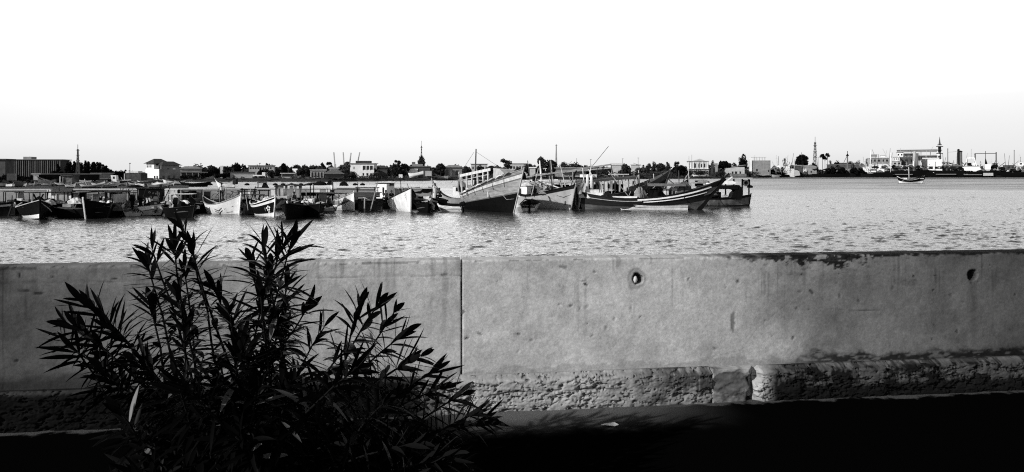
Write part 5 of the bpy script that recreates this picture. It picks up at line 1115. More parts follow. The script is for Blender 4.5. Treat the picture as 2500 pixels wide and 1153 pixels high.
for k in range(26):
    px = rs.choice([rs.uniform(10, 470), rs.uniform(600, 820)]); Y = rs.uniform(62.5, 68); o = crate(0, 0, 60, rs.uniform(.35, .8), rs.uniform(.2, .45), 'small slatted fish crate standing among the moored boats', [WHITE, PALE, OFFW, GREY, LWOOD, WHITE][k % 6], rs.uniform(-.6, .6), group='fish crates among the moored boats'); o.location = (wx(px, Y), Y, rs.uniform(.7, 1.1))
for k, (px, x0) in enumerate(((60, 0), (166, 0), (300, 0), (440, 0), (612, 0), (800, 0))):
    Y = 65.2; c = Vector((wx(px, Y), Y, .7)); r = thing('boat_canopy', ['dark low canopy on posts at far left of the quay boats', 'low pole canopy left of the white panelled bow', 'low dark canopy on posts left of black shelter', 'pale topped canopy on posts right of chest freezer', 'thin pole canopy right of the white crescent boat', 'dark canopy on posts before the walking person'][k], 'canopy', c, rs.uniform(-.3, .3)); w_, d, h = rs.uniform(1.6, 2.4), 1.3, rs.uniform(.85, 1.15)
    for x in (-w_/2, w_/2):
        for y in (0, d): MB().bar((x, y, 0), (x+rs.uniform(-.05, .05), y, h), .05).build('post', [BLACK, MID][k % 2], r)
    MB().box((0, d/2, h+.03), (w_+.2, d+.2, .06), rot=Matrix.Rotation(rs.uniform(-.06, .06), 4, 'Y')).build('canopy_roof', [DARK, MID, BLACK, OFFW, MID, DARK][k], r)
    MB().loft([[(-w_*.4, -.02, z), (-w_*.05, .04*i, z), (-w_*.05, .02+.04*i, z), (-w_*.4, 0, z)] for i, z in enumerate((h-.02, h*.66, h*.3))]).build('hanging_cloth', [CLOTH, PALE, DCLOTH][k % 3], r)

# ---- gear and spars crowding the decks of the boats right of the leaning boat
rs = np.random.RandomState(73)
for k in range(34):
    px = rs.uniform(1296, 1690); Y = rs.uniform(75, 84); a = Vector((wx(px, Y), Y, rs.uniform(1.1, 1.7))); h = rs.uniform(1.0, 2.9); d = rs.normal()*.5 if k % 5 else rs.uniform(-2.5, 2.5)
    tag(MB().tube([(0, 0, 0), (d*.5, .05, h*.5), (d, .1, h)], rs.uniform(.03, .06), 5).build('deck_spar', [LWOOD, DARK, PALE, MID, OFFW, BLACK][k % 6], None, False, a), 'spar or post standing on the crowded decks right of the leaning boat', 'spar', 'spars on the crowded right hand decks')
for k in range(34):
    px = rs.uniform(1296, 1740); Y = rs.uniform(74.5, 83); o = heap(0, 0, 70, rs.uniform(.5, 1.5), rs.uniform(.25, .6), 'bundle of nets or cloth on the crowded decks right of the leaning boat', [DARK, OFFW, MID, CLOTH, BLACK, PALE, BLACK][k % 7], 'deck_bundle', 'fishing gear', 'bundles on the crowded right hand decks', seed=800+k); o.location = (wx(px, Y), Y, rs.uniform(1.15, 1.75))
for k, (p0, y0, p1, y1, Y) in enumerate(((1157, 372, 1100, 448, 73), (1376, 394, 1460, 424, 83), (1396, 394, 1330, 440, 83), (1375, 396, 1290, 446, 79), (1545, 398, 1625, 414, 80))):
    a = at(p0, y0, Y); b = at(p1, y1, Y); tag(MB().tube([(0, 0, 0), (b-a)*.5+Vector((0, 0, -.25)), b-a], .016, 4).build('rigging_line', DARK, None, False, a), ['slack line from the leaning boat mast down to its stern', 'line from the tall pale mast to the twin white bollards', 'line from the right pale mast down to the left deck', 'line from the dark mast to the leaning boat bow', 'line along the clothes hung roof to its raised bow'][k], 'rope')
# ------------------------------------------------------------------ crowd of small boats in the inner harbour, left
IB = 'small boats crowded on the mud of the inner harbour'
def inner_harbour():
    # mud bank they lie on
    mm = gm('harbour_mud', .012, .8, .6, .8, spec=.1); mb = MB(); rs = np.random.RandomState(6); rows = []
    for off, z in ((0, -.3), (4, .15), (30, .3), (120, .45)):
        rows.append([(wx(px, 118+off*1.0+max(0, px-250)*.12), 118+off+max(0, px-250)*.12+rs.uniform(-2, 2)*(off < 5), z) for px in range(-260, 470, 15)])
    n0 = len(rows[0]); mb.add([q for r_ in rows for q in r_], [(i*n0+j, i*n0+j+1, (i+1)*n0+j+1, (i+1)*n0+j) for i in range(3) for j in range(n0-1)])
    kind(mb.build('mud_bank', mm), 'structure')
    Hs = [Hull(L=6, B=1.8, D=.7, bh=1.3, sh=1.0, draft=.1, n=10), Hull(L=5, B=1.5, D=.5, bh=.9, sh=.7, tr=.6, draft=.1, n=10), Hull(L=7, B=2, D=.9, bh=1.9, sh=1.3, draft=.1, n=10)]
    def ib(px, py, L, psi, m, lab, hk=0, up=0, extra=None, rail=None):
        Y = F*(CH-.5)/(py-HY+1e-6); H = Hs[hk]; s = L/H.L
        r = boat('small_boat', lab, 'boat', (px, py), psi, H, [(.3, 1), (1, 0)], [m, DARK], IB, rail=rail or m, thwarts=2, Y=Y)
        r.location = (wx(px, Y), Y, .42); r.scale = (s, s, s)
        if up: r.rotation_euler = (Matrix.Rotation(R(psi), 3, 'Z') @ Matrix.Rotation(PI-R(12), 3, 'X')).to_euler(); r.location.z = .42+.6*s
        return r
    ib(56, 444, 8.0, 172, WHITE, 'long white upturned boat at the far left of the inner harbour crowd', 1, 1)
    ib(28, 455, 5.5, 20, GREY, 'grey boat with a white bailing box at far left above the parapet', 0); crate(25, 455, 132, 1.1, .35, 'white box in the grey boat at far left above the parapet', WHITE)
    ib(115, 449, 8, 160, MID, 'weathered boat lying with its long prow pointing left above parapet gap', 2); ib(114, 452, 2.6, 30, WHITE, 'tiny white boat just above the right end of the left parapet', 1)
    ib(88, 452, 3.4, 10, PALE, 'tiny pale boat among the dark gear left of the parapet gap', 1); ib(155, 453, 3.8, 15, WHITE, 'small white boat right above the parapet gap', 1); ib(172, 457, 4.2, -30, PALE, 'pale grey boat with raised bow right of the parapet gap', 0)
    ib(190, 450, 4.4, 170, OFFW, 'off-white boat lying left of the four hulls before the long shed', 1); ib(207, 446, 6, 172, OFFW, 'off-white long boat behind others below the pylon', 1); ib(225, 457, 5.0, 10, OFFW, 'flat off-white boat close above the parapet under the pylon', 1)
    ib(240, 455, 4.6, -25, OFFW, 'boat with a white pointed bow close above the parapet under pylon', 2); ib(268, 451, 5, 150, GREY, 'grey broad boat heaped with nets left of the white wheelhouse', 0)
    ib(350, 451, 8, 5, GREY, 'long grey low boat under the villa, close above the parapet', 1); ib(357, 449, 5.5, 175, WHITE, 'slim white boat lying under the white villa', 1); ib(378, 452, 3.6, -40, WHITE, 'boat with a white upright bow under the white villa', 2)
    ib(393, 443, 6, 178, OFFW, 'pale boat with raised stern before the villa doors', 1); ib(425, 450, 6.5, 180, WHITE, 'white motor boat with small wheelhouse under the grey villa wall', 0); 
    ib(400, 456, 3.2, 12, PALE, 'tiny pale boat touching the parapet top under the villa', 1); ib(330, 447, 6, 30, PALE, 'pale boat among grey nets before the brown boat shed', 0); ib(135, 443, 7, 165, DARK, 'dark boat with long raised prow behind the mud heaps', 2)
    rs = np.random.RandomState(20)
    for k in range(26):
        px = rs.uniform(2, 438); py = rs.uniform(443, 458); ib(px, py, rs.uniform(2.6, 6), rs.uniform(-40, 40)+180*(k % 2), [OFFW, WHITE, PALE, WHITE, OFFW, GREY, PALE][k % 7], 'small open boat in the crowd lying on the mud', k % 2)
    rs = np.random.RandomState(21)
    labs = ['black net heap on the mud between the small boats', 'dark weed and rope heap on the mud between the small boats']
    for k in range(34):
        px = rs.uniform(-5, 435); py = rs.uniform(440, 458); Y = F*(CH-.4)/(py-HY); m = [BLACK, gm('mud_heap', .02, .95, .8, 3), gm('mud_gear', .05, .95, .9, 2.5), DARK][k % 4]
        heap(px, py, Y, rs.uniform(1.5, 4.0)*Y/170, rs.uniform(.35, .95)*Y/190, labs[k % 2], m, ['net_heap', 'weed_heap'][k % 2], ['fishing net', 'weed'][k % 2], ['black net heaps on the mud', 'weed heaps on the mud'][k % 2], seed=200+k)
    for k in range(12):
        px = rs.uniform(60, 420); py = rs.uniform(444, 456); Y = F*(CH-.4)/(py-HY); a = at(px, py, Y); d = rs.uniform(-2.5, 2.5)
        o = MB().tube([(0, 0, 0), (d, .5, rs.uniform(.6, 2.2))], .09, 5).build('loose_spar', [LWOOD, PALE, MID][k % 3], None); o.location = a; tag(o, 'loose spar sticking up among the small boats on the mud', 'spar', 'loose spars on the mud')
    # white wheelhouse and its boat
    Y = 205; c = at(280, 441, Y); s = Y/F; r = thing('wheelhouse', 'small white slanted wheelhouse with one dark window above the inner harbour boats', 'wheelhouse', c, R(8))
    mb = MB(); mb.prism([(-4.5*s, 0), (7*s, -.4), (5.2*s, 13*s), (-6.5*s, 13*s)], -.8, .8); mb.build('wall', WHITE, r); MB().box((.6*s, -.81, 7*s), (4*s, .05, 5.5*s)).build('window', GLASS, r)
    MB().bar((7*s, 0, 0), (38*s, 0, 1.5*s), .25).build('side_rail', PALE, r)
    c = at(173, 446, 185); r = thing('net_shed', 'low grey patched hut among the boats left of the pylon foot', 'hut', c, 0); s = 185/F
    MB().box((0, 0, 8*s), (24*s, 3, 16*s)).build('wall', gm('patched_hut', .09, .9, .9, 1.2), r); MB().box((0, -.2, 16.6*s), (27*s, 3.6, .16)).build('roof', MID, r); MB().bar((-14*s, -2, 0), (-14*s, -2, 15*s), .25).build('post', PALE, r)
    c = at(333, 441, 222); r = thing('boat_shed', 'brownish boat shed with scalloped roof edge in front of white villa', 'shed', c, 0); s = 222/F
    MB().box((0, 0, 9*s), (38*s, 4, 18*s)).build('wall', gm('shed_boards', .045, .9, .7, 1.0), r)
    for k in range(5): MB().ell(((-15+7.6*k)*s, 0, 17.5*s), (4.2*s, 2.2, 1.6*s), 8, 6).build('roof_bulge', MID, r)
    MB().bar((-20*s, -2, 0), (-20*s, -2, 17*s), .3).build('post', PALE, r)
inner_harbour()
boat('small_boat', 'dark long boat with low hull touching the right end of inner harbour crowd', 'boat', (505, 455), 0, Hull(L=9, B=2.2, D=.9, bh=1.4, sh=1.4, br=1.5, sr=1.5, draft=.2), [(1, 0)], [BLACK], IB, rail=DARK, Y=205)

# ------------------------------------------------------------------ trees and shrubs
def leafm(name, v): return gm(name, v, .9, .5, .5, spec=.05, detail=3)
LF = [leafm('dark_foliage', .010), leafm('mid_foliage', .024), leafm('grey_foliage', .05), leafm('black_foliage', .004)]
BARK = gm('bark', .018, .95, .4, 3, spec=.05)
def leaves(mb, clumps, size, per, rs):
    """leaf sprays: many small tilted quads filling each clump, denser at its rim"""
    for c, r in clumps:
        for k in range(per):
            d = rs.normal(size=3); d /= np.linalg.norm(d)+1e-6; q = rs.uniform(.35, 1.05)**.6
            p = np.array(c)+d*np.array(r)*q; a = rs.normal(size=3); a /= np.linalg.norm(a); b = np.cross(a, d); nb = np.linalg.norm(b)
            if nb < .1: continue
            b /= nb; sz = size*rs.uniform(.6, 1.4); a = a*sz; b = b*sz*.7
            mb.add([p-a-b*.3, p-b, p+a+b*.2, p+b], [(0, 1, 2, 3)])
def tree(px, ytop, wpx, label, kindt='round', off=12, m=0, group=None, base=None, cat='tree', seed=None, name=None):
    P0, s = far(px, off); rs = np.random.RandomState(seed if seed is not None else int(px*7+off)); h = (wz(ytop, P0.y)-LAND); wd = wpx*s
    nm = name or {'round': 'broadleaf_tree', 'bush': 'shrub', 'conifer': 'conifer', 'umbrella': 'umbrella_palm', 'tall': 'slender_tree', 'wide': 'spreading_tree'}[kindt]
    r = thing(nm, label, cat, P0+Vector((0, 0, -.1)), 0, group); cl = []; tw = max(.12, wd*.035)
    if kindt == 'round':
        tb = h*.32
        for k in range(16):
            a = rs.uniform(0, 6.28); z = rs.uniform(-1, 1); q = math.sqrt(max(0, 1-z*z))*rs.uniform(.35, .75); cl.append(((wd*.36*q*math.cos(a), wd*.36*q*math.sin(a), h*.60+h*.27*z), (wd*rs.uniform(.17, .25), wd*.2, h*rs.uniform(.13, .19))))
    elif kindt == 'bush':
        tb = h*.15
        for k in range(14): a = rs.uniform(0, 6.28); q = rs.uniform(0, 1); x = wd*.40*q*math.cos(a); cl.append(((x, wd*.3*q*math.sin(a), h*rs.uniform(.2, .72)*(1-.55*(abs(x)/(wd*.5))**2)), (wd*rs.uniform(.14, .22), wd*.17, h*rs.uniform(.18, .30))))
    elif kindt == 'conifer':
        tb = h*.2
        for k in range(11): z = (k+.5)/11; q = (1-z)**.7*.34+.08; cl.append(((rs.uniform(-.1, .1)*wd, rs.uniform(-.1, .1)*wd, h*(.12+.86*z)), (wd*q*rs.uniform(1.0, 1.5), wd*q*1.2, h*.10)))
    elif kindt == 'tall':
        tb = h*.5
        for k in range(10): z = rs.uniform(.35, 1); cl.append(((rs.uniform(-.35, .35)*wd, rs.uniform(-.3, .3)*wd, h*z*.95), (wd*rs.uniform(.14, .26), wd*.2, h*rs.uniform(.07, .13))))
    elif kindt == 'umbrella':
        tb = h*.86
        for k in range(12): a = 2*PI*k/12; q = rs.uniform(.3, 1); cl.append(((wd*.38*q*math.cos(a), wd*.38*q*math.sin(a), h*(.93-.10*q*q)), (wd*.2, wd*.2, h*.06)))
    elif kindt == 'wide':
        tb = h*.4
        for k in range(16): a = rs.uniform(0, 6.28); q = rs.uniform(.2, 1); cl.append(((wd*.40*q*math.cos(a), wd*.3*q*math.sin(a), h*(.78-.3*q*q*rs.uniform(.5, 1))), (wd*rs.uniform(.13, .21), wd*.17, h*rs.uniform(.12, .2))))
    mb = MB(); mb.tube([(0, 0, -.3), (tw*.3, 0, tb*.5), (0, 0, tb), (-tw*.2, 0, h*.8)], [tw*1.2, tw, tw*.8, tw*.3], 6)
    for k in range(5):
        c = cl[k*len(cl)//5][0]; mb.tube([(0, 0, tb*.8), (c[0]*.5, c[1]*.5, lerp(tb, c[2], .6)), c], [tw*.5, tw*.35, tw*.15], 5)
    mb.build('trunk', BARK, r)
    mb = MB(); leaves(mb, cl, max(.22, min(wd, h)*.06), 110 if wpx > 22 else 70, rs); mb.build('crown', LF[m], r)
    return r

# grove of conifers behind the inner harbour
GR = 'conifers of the dark grove below the pylon'
rs = np.random.RandomState(8)
for i, px in enumerate(np.linspace(138, 268, 30)):
    top = interp(px, [130, 150, 190, 215, 240, 255, 270], [404, 397, 395, 393, 395, 402, 414])+rs.uniform(-2, 5)
    tree(px+rs.uniform(-2, 2), top, 15, 'black conifer in the dense grove around the pylon', 'conifer', 25+rs.uniform(-10, 25), 3, GR, seed=300+i)
for i, px in enumerate(np.linspace(132, 275, 16)): tree(px, 415+rs.uniform(-2, 2), 18, 'low black shrub along the foot of the conifer grove', 'bush', 14, 3, 'shrubs along the foot of the grove', seed=340+i)
for i, px in enumerate(np.linspace(272, 318, 6)): tree(px, 411+rs.uniform(0, 4), 20, 'low dark shrub between the grove and the white villa', 'bush', 40, 3, 'shrubs between grove and villa', seed=360+i)

# ------------------------------------------------------------------ buildings of the far shore (pixel sizes give real sizes at each building's own distance)
def building(px, wpx, ytop, label, m, off=20, depth=None, rz=0, roof=None, rm=None, wins=(), name='house', cat='house', ybase=None, group=None, over=.6, rh=None):
    """wins: (x0,x1,z0,z1) fractions of the front face"""
    P0, s = far(px, off); h = wz(ytop, P0.y)-LAND; wd = wpx*s; d = depth or wd*.6; rz += face(px)
    r = thing(name, label, cat, P0+Vector((0, 0, -.2)), rz, group); h += .2
    w_ = MB(); w_.box((0, d/2, h/2), (wd, d, h)); w_.build('wall', m, r)
    rm = rm or m
    if roof == 'flat': MB().box((0, d/2, h+.14), (wd+2*over, d+2*over, .28)).build('roof', rm, r)
    elif roof == 'parapet':
        mb = MB(); t = .3
        for c, q in (((0, .15, h+.25), (wd, t, .5)), ((0, d-.15, h+.25), (wd, t, .5)), ((-wd/2+.15, d/2, h+.25), (t, d-2*t-.02, .5)), ((wd/2-.15, d/2, h+.25), (t, d-2*t-.02, .5))): mb.box(c, q)
        mb.build('parapet', rm, r)
    elif roof in ('hip', 'gable'):
        rh_ = (rh or 8)*s; o = over; k = .28 if roof == 'hip' else .5
        vs = [(-wd/2-o, -o, h), (wd/2+o, -o, h), (wd/2+o, d+o, h), (-wd/2-o, d+o, h), (-wd*k if roof == 'hip' else -wd/2-o, d/2, h+rh_), (wd*k if roof == 'hip' else wd/2+o, d/2, h+rh_)]
        MB().add(vs, [(0, 1, 5, 4), (1, 2, 5), (2, 3, 4, 5), (3, 0, 4), (3, 2, 1, 0)]).build('roof', rm, r)
    for w in wins:
        x0, x1, z0, z1 = w[:4]; f = MB(); f.box((lerp(-wd/2, wd/2, (x0+x1)/2), -.02, h*(z0+z1)/2), ((x1-x0)*wd, .10, (z1-z0)*h)); f.build('window', w[4] if len(w) > 4 else GLASS, r)
    r['_'] = 0; del r['_']
    return r, wd, d, h, s
ROOFD = gm('dark_roof_tiles', .03, .85, .5, 1.2); ROOFG = gm('grey_sheet_roof', .20, .7, .3, .8); WALLK = gm('blackish_wall', .010, .9, .6, .6, spec=.05); WALLW = gm('whitewashed_wall', .72, .85, .12, .5, spec=.1); WALLG = gm('grey_plaster_wall', .22, .9, .3, .4, spec=.1); WALLD = gm('dark_plaster_wall', .07, .9, .4, .4, spec=.1); WALLP = gm('pale_plaster_wall', .42, .9, .2, .4, spec=.1)  # WALLK is a near-black wall for the long shed
building(2, 20, 390, 'dark end block at the far left edge beside the slab block', WALLD, 30, 5, rz=-R(22), name='office_block', cat='building', roof='flat')
r, wd, d, h, s = building(84, 122, 391, 'long dark slab block with thin vertical fins and a white end pier', gm('slab_facade', .020, .8, .5, .3, (1, 1, .3)), 40, 7, rz=-R(20), roof='flat', rm=GREY, name='slab_block', cat='building')
for k in range(26): MB().box((-wd/2+wd*(k+.5)/26, -.18, h*.52), (.28, .34, h*.92)).build('facade_fin', [MID, GREY, WALLD][k % 3], r)
MB().box((-wd/2-1.0, .5, h*.5), (2.6, 1.4, h)).build('white_pier', WALLW, r); MB().box((wd*-.17, d*.5, h+.7), (wd*.15, 4, 1.1)).build('roof_house', WALLG, r)
tree(70, 379, 34, 'grey spreading tree rising behind the slab block roof', 'wide', 75, 1, seed=12)
def shed_long(p0, p1, y0, y1, label, m, off, roof=True):
    return building((p0+p1)/2, p1-p0, y0, label, m, off, 5, roof='flat', rm=ROOFG, name='long_shed', cat='shed')
shed_long(100, 232, 426, 430, 'long low grey roofed shed in front of the conifer grove', WALLK, 4); shed_long(228, 270, 424, 430, 'short pale roofed shed at the right end of the long low shed', WALLG, 3)
building(27, 18, 424, 'small grey block at the foot of the slab block white pier', GREY, 6, 4, name='store_room', cat='shed'); building(87, 9, 426, 'small white kiosk at the left end of the long low shed', WHITE, 2, 3, name='kiosk', cat='kiosk', roof='flat')
def lampost(px, ytop, label, off=6, arm=1, m=MID, r_=.12, name='lamp_post', cat='lamp post'):
    P0, s = far(px, off); h = wz(ytop, P0.y)-LAND; r = thing(name, label, cat, P0, 0); MB().tube([(0, 0, -.2), (0, 0, h)], [r_*1.2, r_*.8], 6).build('post', m, r)
    if arm: MB().bar((-1.6*s, 0, h), (2.4*s, 0, h), .12, .3).build('lamp_head', m, r)
    return r
lampost(317, 399, 'thin lamp post standing left of the white villa'); lampost(490, 400, 'thin post with T shaped head right of the grey bungalow')
# white villa: two wings, broken hipped roofs
def villa():
    P0, s = far(388, 14); h = wz(398, P0.y)-LAND; w1 = 62*s; r = thing('villa', 'large two storey villa with white lit wall, shaded side wall and dark broken hipped roof', 'villa', P0+Vector((0, 0, -.2)), R(-40))
    # local: corner at the origin towards the eye; wing A runs to the left (-x), wing B runs back (+y)
    A, B = 74*s, 52*s; hA = h*.62
    MB().box((-A/2, B/2, hA/2), (A, B, hA)).build('wall', WALLW, r); MB().box((-A*.72, B*.4, hA+(h-hA)/2), (A*.56, B*.7, h-hA-.01)).build('upper_wall', WALLW, r)
    MB().box((.02, B*.52, hA+(h-hA)*.32), (.5, B*.86, (h-hA)*.64)).build('shaded_side', WALLG, r); MB().box((.16, B/2, hA/2), (.3, B-.1, hA-.1)).build('shaded_side', WALLG, r)  # grey slabs paint the shade on the white house's side
    for x0, x1, y0, y1, z, rh, k in ((-A-.8, -A*.28, -.6, B*.8, h, 12*s, .3), (-A*.5, 1.0, B*.1, B+.8, hA+(h-hA)*.66, 10*s, .25)):
        cx_, cy_ = (x0+x1)/2, (y0+y1)/2; MB().add([(x0, y0, z), (x1, y0, z), (x1, y1, z), (x0, y1, z), (cx_, lerp(y0, y1, k), z+rh), (cx_, lerp(y0, y1, 1-k), z+rh)], [(0, 1, 4), (1, 2, 5, 4), (2, 3, 5), (3, 0, 4, 5), (3, 2, 1, 0)]).build('roof', ROOFD, r)
    for x in (-.93, -.80, -.66): MB().box((A*x, B*.05-.02, hA+(h-hA)*.5), (A*.07, .12, (h-hA)*.42)).build('window', GLASS, r)
    MB().box((-A*.42, B*.3, hA+(h-hA)*.3), (A*.3, .2, (h-hA)*.6)).build('dark_opening', GLASS, r)
    for x in (-.30, -.12): MB().box((A*x, -.03, hA*.14), (A*.09, .12, hA*.28)).build('door', GLASS, r)
    for y in (.2, .45, .7): MB().box((.33, B*y, hA*.16), (.12, B*.10, hA*.3)).build('door', GLASS, r)
    mb = MB(); mb.M = Matrix.Translation((.30, B*.42, hA*1.05)) @ Matrix.Rotation(PI/2, 4, 'Y'); mb.tube([(0, 0, -.1), (0, 0, .1)], 1.6*s*1.2, 14); mb.build('round_window', GLASS, r); MB().box((.32, B*.7, hA*1.05), (.1, B*.13, hA*.16)).build('window', WHITE, r)
villa()
building(322, 30, 418, 'low white annex wall left of the white villa', WALLW, 10, 4, rz=-R(20), name='garden_wall', cat='wall')
r, wd, d, h, s = building(465, 48, 412, 'grey bungalow with a low hipped roof and canopied front right of the villa', WALLG, 24, roof='hip', rm=ROOFG, rh=6, name='bungalow', wins=((.1, .3, .1, .5), (.45, .6, .1, .5), (.7, .85, .3, .6)))
MB().box((wd*.15, -1.6, h*.62), (wd*1.35, 3, .3)).build('porch_roof', ROOFG, r)
for k in range(5): MB().bar((-wd*.45+wd*.28*k, -2.8, 0), (-wd*.45+wd*.28*k, -2.8, h*.6), .3).build('porch_post', WALLG, r)
for i, (px, yt, w_, kd, m, lab, off) in enumerate((
    (500, 420, 24, 'bush', 3, 'dark rounded shrub before the bungalow porch', 6), (525, 408, 22, 'wide', 3, 'small dark ragged tree right of the bungalow porch', 8), (554, 402, 22, 'tall', 1, 'ragged grey green tree left of the big dark dome tree', 10), (578, 397, 26, 'round', 3, 'dark dome shaped tree above the long low white wall', 22),
    (545, 419, 40, 'bush', 3, 'dark shrub mass left of the long low white wall', 7), (637, 407, 13, 'bush', 3, 'dark upright bush before the far pale hall', 8), (650, 411, 34, 'wide', 1, 'row like grey tree before the far pale hall', 20), (692, 399, 24, 'round', 3, 'dark tree with divided top left of white tower wall', 20),
    (665, 412, 26, 'bush', 1, 'grey shrub left of the dark divided tree', 16), (712, 410, 20, 'bush', 3, 'dark shrub between the divided tree and the white tower wall', 18), (742, 401, 36, 'bush', 1, 'broad dark shrub tree hiding the white tower wall', 8), (803, 394, 15, 'umbrella', 3, 'small dark round topped tree on thin trunk above thatched hut', 30), (800, 408, 22, 'bush', 3, 'dark shrub at the foot of the round topped tree', 26),
    (841, 394, 26, 'tall', 2, 'pale feathery tree between the thatched hut and white house', 14), (858, 414, 34, 'bush', 1, 'mid grey bush under the white two storey house', 8), (918, 405, 18, 'tall', 1, 'thin dark tree right of the white two storey house', 14), (925, 417, 60, 'bush', 1, 'wide scrubby bush right of the white two storey house', 8),
    (966, 389, 24, 'tall', 1, 'open crowned grey tree right of the thatched dark roof', 26), (988, 397, 26, 'wide', 1, 'spreading grey tree left of the house with white panels', 22), (1029, 379, 24, 'round', 1, 'round topped tree on the mast hill behind white panel house', 40), (1076, 397, 28, 'wide', 1, 'spreading tree right of the white panel house', 18),
    (1138, 402, 26, 'bush', 1, 'dark bush tree right of the hip roofed bungalow', 18), (1172, 400, 22, 'round', 1, 'small round tree behind the mast of leaning boat', 26), (1235, 388, 30, 'tall', 1, 'upright grey tree behind the canopy of the leaning boat', 20), (1290, 396, 30, 'round', 1, 'grey round tree behind the bow of leaning boat', 18),
    (1200, 402, 26, 'wide', 1, 'grey tree behind the leaning boat frame', 16), (1262, 404, 30, 'bush', 2, 'pale grey shrub behind the leaning boat tarpaulin', 14),
    (1322, 379, 32, 'round', 1, 'tallest grey tree behind the plain grey hulled boat', 24), (1345, 391, 38, 'round', 1, 'broad grey tree right of the tallest grey tree', 20), (1375, 393, 30, 'bush', 1, 'grey tree mass left of the two pale masts', 22), (1400, 393, 44, 'bush', 1, 'grey tree mass behind the two pale masts', 20), (1320, 404, 44, 'bush', 1, 'low grey bush below the tallest tree', 8),
    (1432, 401, 40, 'bush', 1, 'low grey tree right of the two pale masts', 20), (1478, 402, 34, 'bush', 1, 'low tree with flat roof behind it, left of raised spar', 20), (1525, 398, 36, 'bush', 1, 'grey bush tree behind the clothes hung cabin', 14), (1565, 404, 34, 'bush', 2, 'pale scrub bush right of the clothes hung cabin', 14),
    (1597, 389, 14, 'round', 1, 'small round grey tree standing above the scrub', 30), (1583, 398, 18, 'round', 1, 'twin crowned low tree left of the small round tree', 30), (1612, 396, 26, 'wide', 1, 'flat spreading tree right of small round tree', 26), (1630, 396, 18, 'conifer', 1, 'pointed grey tree behind the raised bow', 14), (1652, 392, 16, 'tall', 3, 'dark finger like cactus tree left of dense hedge', 16),
    (1668, 396, 34, 'bush', 3, 'dense dark hedge left of the columned house', 18), (1740, 391, 14, 'round', 3, 'dark round tree above the small square hut', 22), (1768, 389, 34, 'wide', 3, 'black spreading tree right of the small square hut', 16), (1812, 374, 30, 'round', 3, 'large dark round tree left of the roofless ruin', 16), (1795, 396, 26, 'bush', 3, 'black shrub under the large dark round tree', 16),
    (1700, 412, 70, 'bush', 1, 'wide grey scrub below the columned house', 6), (1760, 416, 60, 'bush', 1, 'wide grey scrub below the small square hut', 5), (1830, 416, 80, 'bush', 1, 'wide scrub below the roofless ruin', 6), (1620, 414, 60, 'bush', 2, 'pale scrub slope behind the raised bow', 5), (1560, 416, 60, 'bush', 2, 'pale scrub at the waterside right of clothes hung cabin', 5),
    (1958, 377, 44, 'round', 3, 'very large dark dome tree above the arched hut', 26), (1930, 399, 22, 'bush', 3, 'dark shrub left of the very large dome tree', 22), (1985, 396, 30, 'bush', 3, 'dark shrub at the foot of the right pylon', 22), (1918, 388, 12, 'tall', 3, 'small black tree just behind wrecked white ship', 24), (2008, 374, 14, 'umbrella', 3, 'left umbrella topped palm beside the right pylon', 30), (2020, 372, 13, 'umbrella', 3, 'right umbrella topped palm beside the right pylon', 30),
    (2014, 380, 12, 'umbrella', 3, 'lower middle umbrella palm between two taller ones', 30), (2026, 390, 12, 'tall', 1, 'feathery grey tree under the right umbrella palm', 24), (2042, 387, 26, 'bush', 3, 'dark shrub mass left of the lantern pillar', 20), (2075, 387, 20, 'bush', 3, 'dark shrub just right of the lantern pillar', 24), (2093, 386, 18, 'bush', 3, 'dark shrub above the bow of white ship', 30), (2118, 384, 10, 'tall', 3, 'dark thin tree behind the white ship mast', 30))):
    tree(px, yt, w_, lab, kd, off, m, None, cat='tree' if kd != 'bush' else 'shrub', seed=500+i)
# long treeline behind everything
def treeline():
    mb = MB(); rs = np.random.RandomState(77)
    for px in np.arange(430, 2520, 5.0):
        if rs.rand() < .04: continue
        Y = shore(px)+170+rs.uniform(-30, 60); s = Y/F; top = wz(rs.uniform(402, 416) if px < 1880 else rs.uniform(406, 416), Y); cl = [((wx(px, Y), Y, lerp(LAND, top, .5)), (6*s, 4, (top-LAND)*.55))]; leaves(mb, cl, 1.5, 60, rs)
    kind(mb.build('treeline_foliage', LF[1]), 'stuff')
treeline()
def scrub():
    mb = MB(); rs = np.random.RandomState(78)
    for px in np.arange(440, 1880, 4.0):
        off = rs.uniform(4, 22); Y = shore(px)+off; s = Y/F; dens = .35 if px < 760 else .75
        if rs.rand() > dens: continue
        hh = rs.uniform(.5, 1.6)*(1 if px < 1500 else 1.6); leaves(mb, [((wx(px, Y), Y, LAND-1+min(1, off/14)+hh*.35), (rs.uniform(2, 5)*s*1.3, 1.5, hh*.6))], .28, 30, rs)
    kind(mb.build('shore_undergrowth', LF[2]), 'stuff')
def left_scrub():
    mb = MB(); rs = np.random.RandomState(79)
    for px in np.concatenate([np.arange(-30, 335, 3.0), np.arange(440, 500, 3.0)]):
        off = rs.uniform(3, 26); Y = shore(px)+off; s = Y/F; hh = rs.uniform(.8, 2.2); leaves(mb, [((wx(px, Y), Y, LAND-1+min(1, off/14)+hh*.3), (rs.uniform(3, 6)*s*1.2, 1.5, hh*.55))], .3, 34, rs)
    kind(mb.build('dark_undergrowth', LF[3]), 'stuff')
left_scrub()
scrub()
building(592, 56, 421, 'long low white wall like shed below the dark dome tree', WALLP, 12, 5, roof='flat', rm=MID, name='long_shed', cat='shed'); building(638, 58, 405, 'far pale flat roofed hall behind the row of trees', WALLP, 90, 20, roof='flat', rm=WALLG, name='hall', cat='building', wins=[(.05+.1*k, .10+.1*k, .72, .86) for k in range(9)])
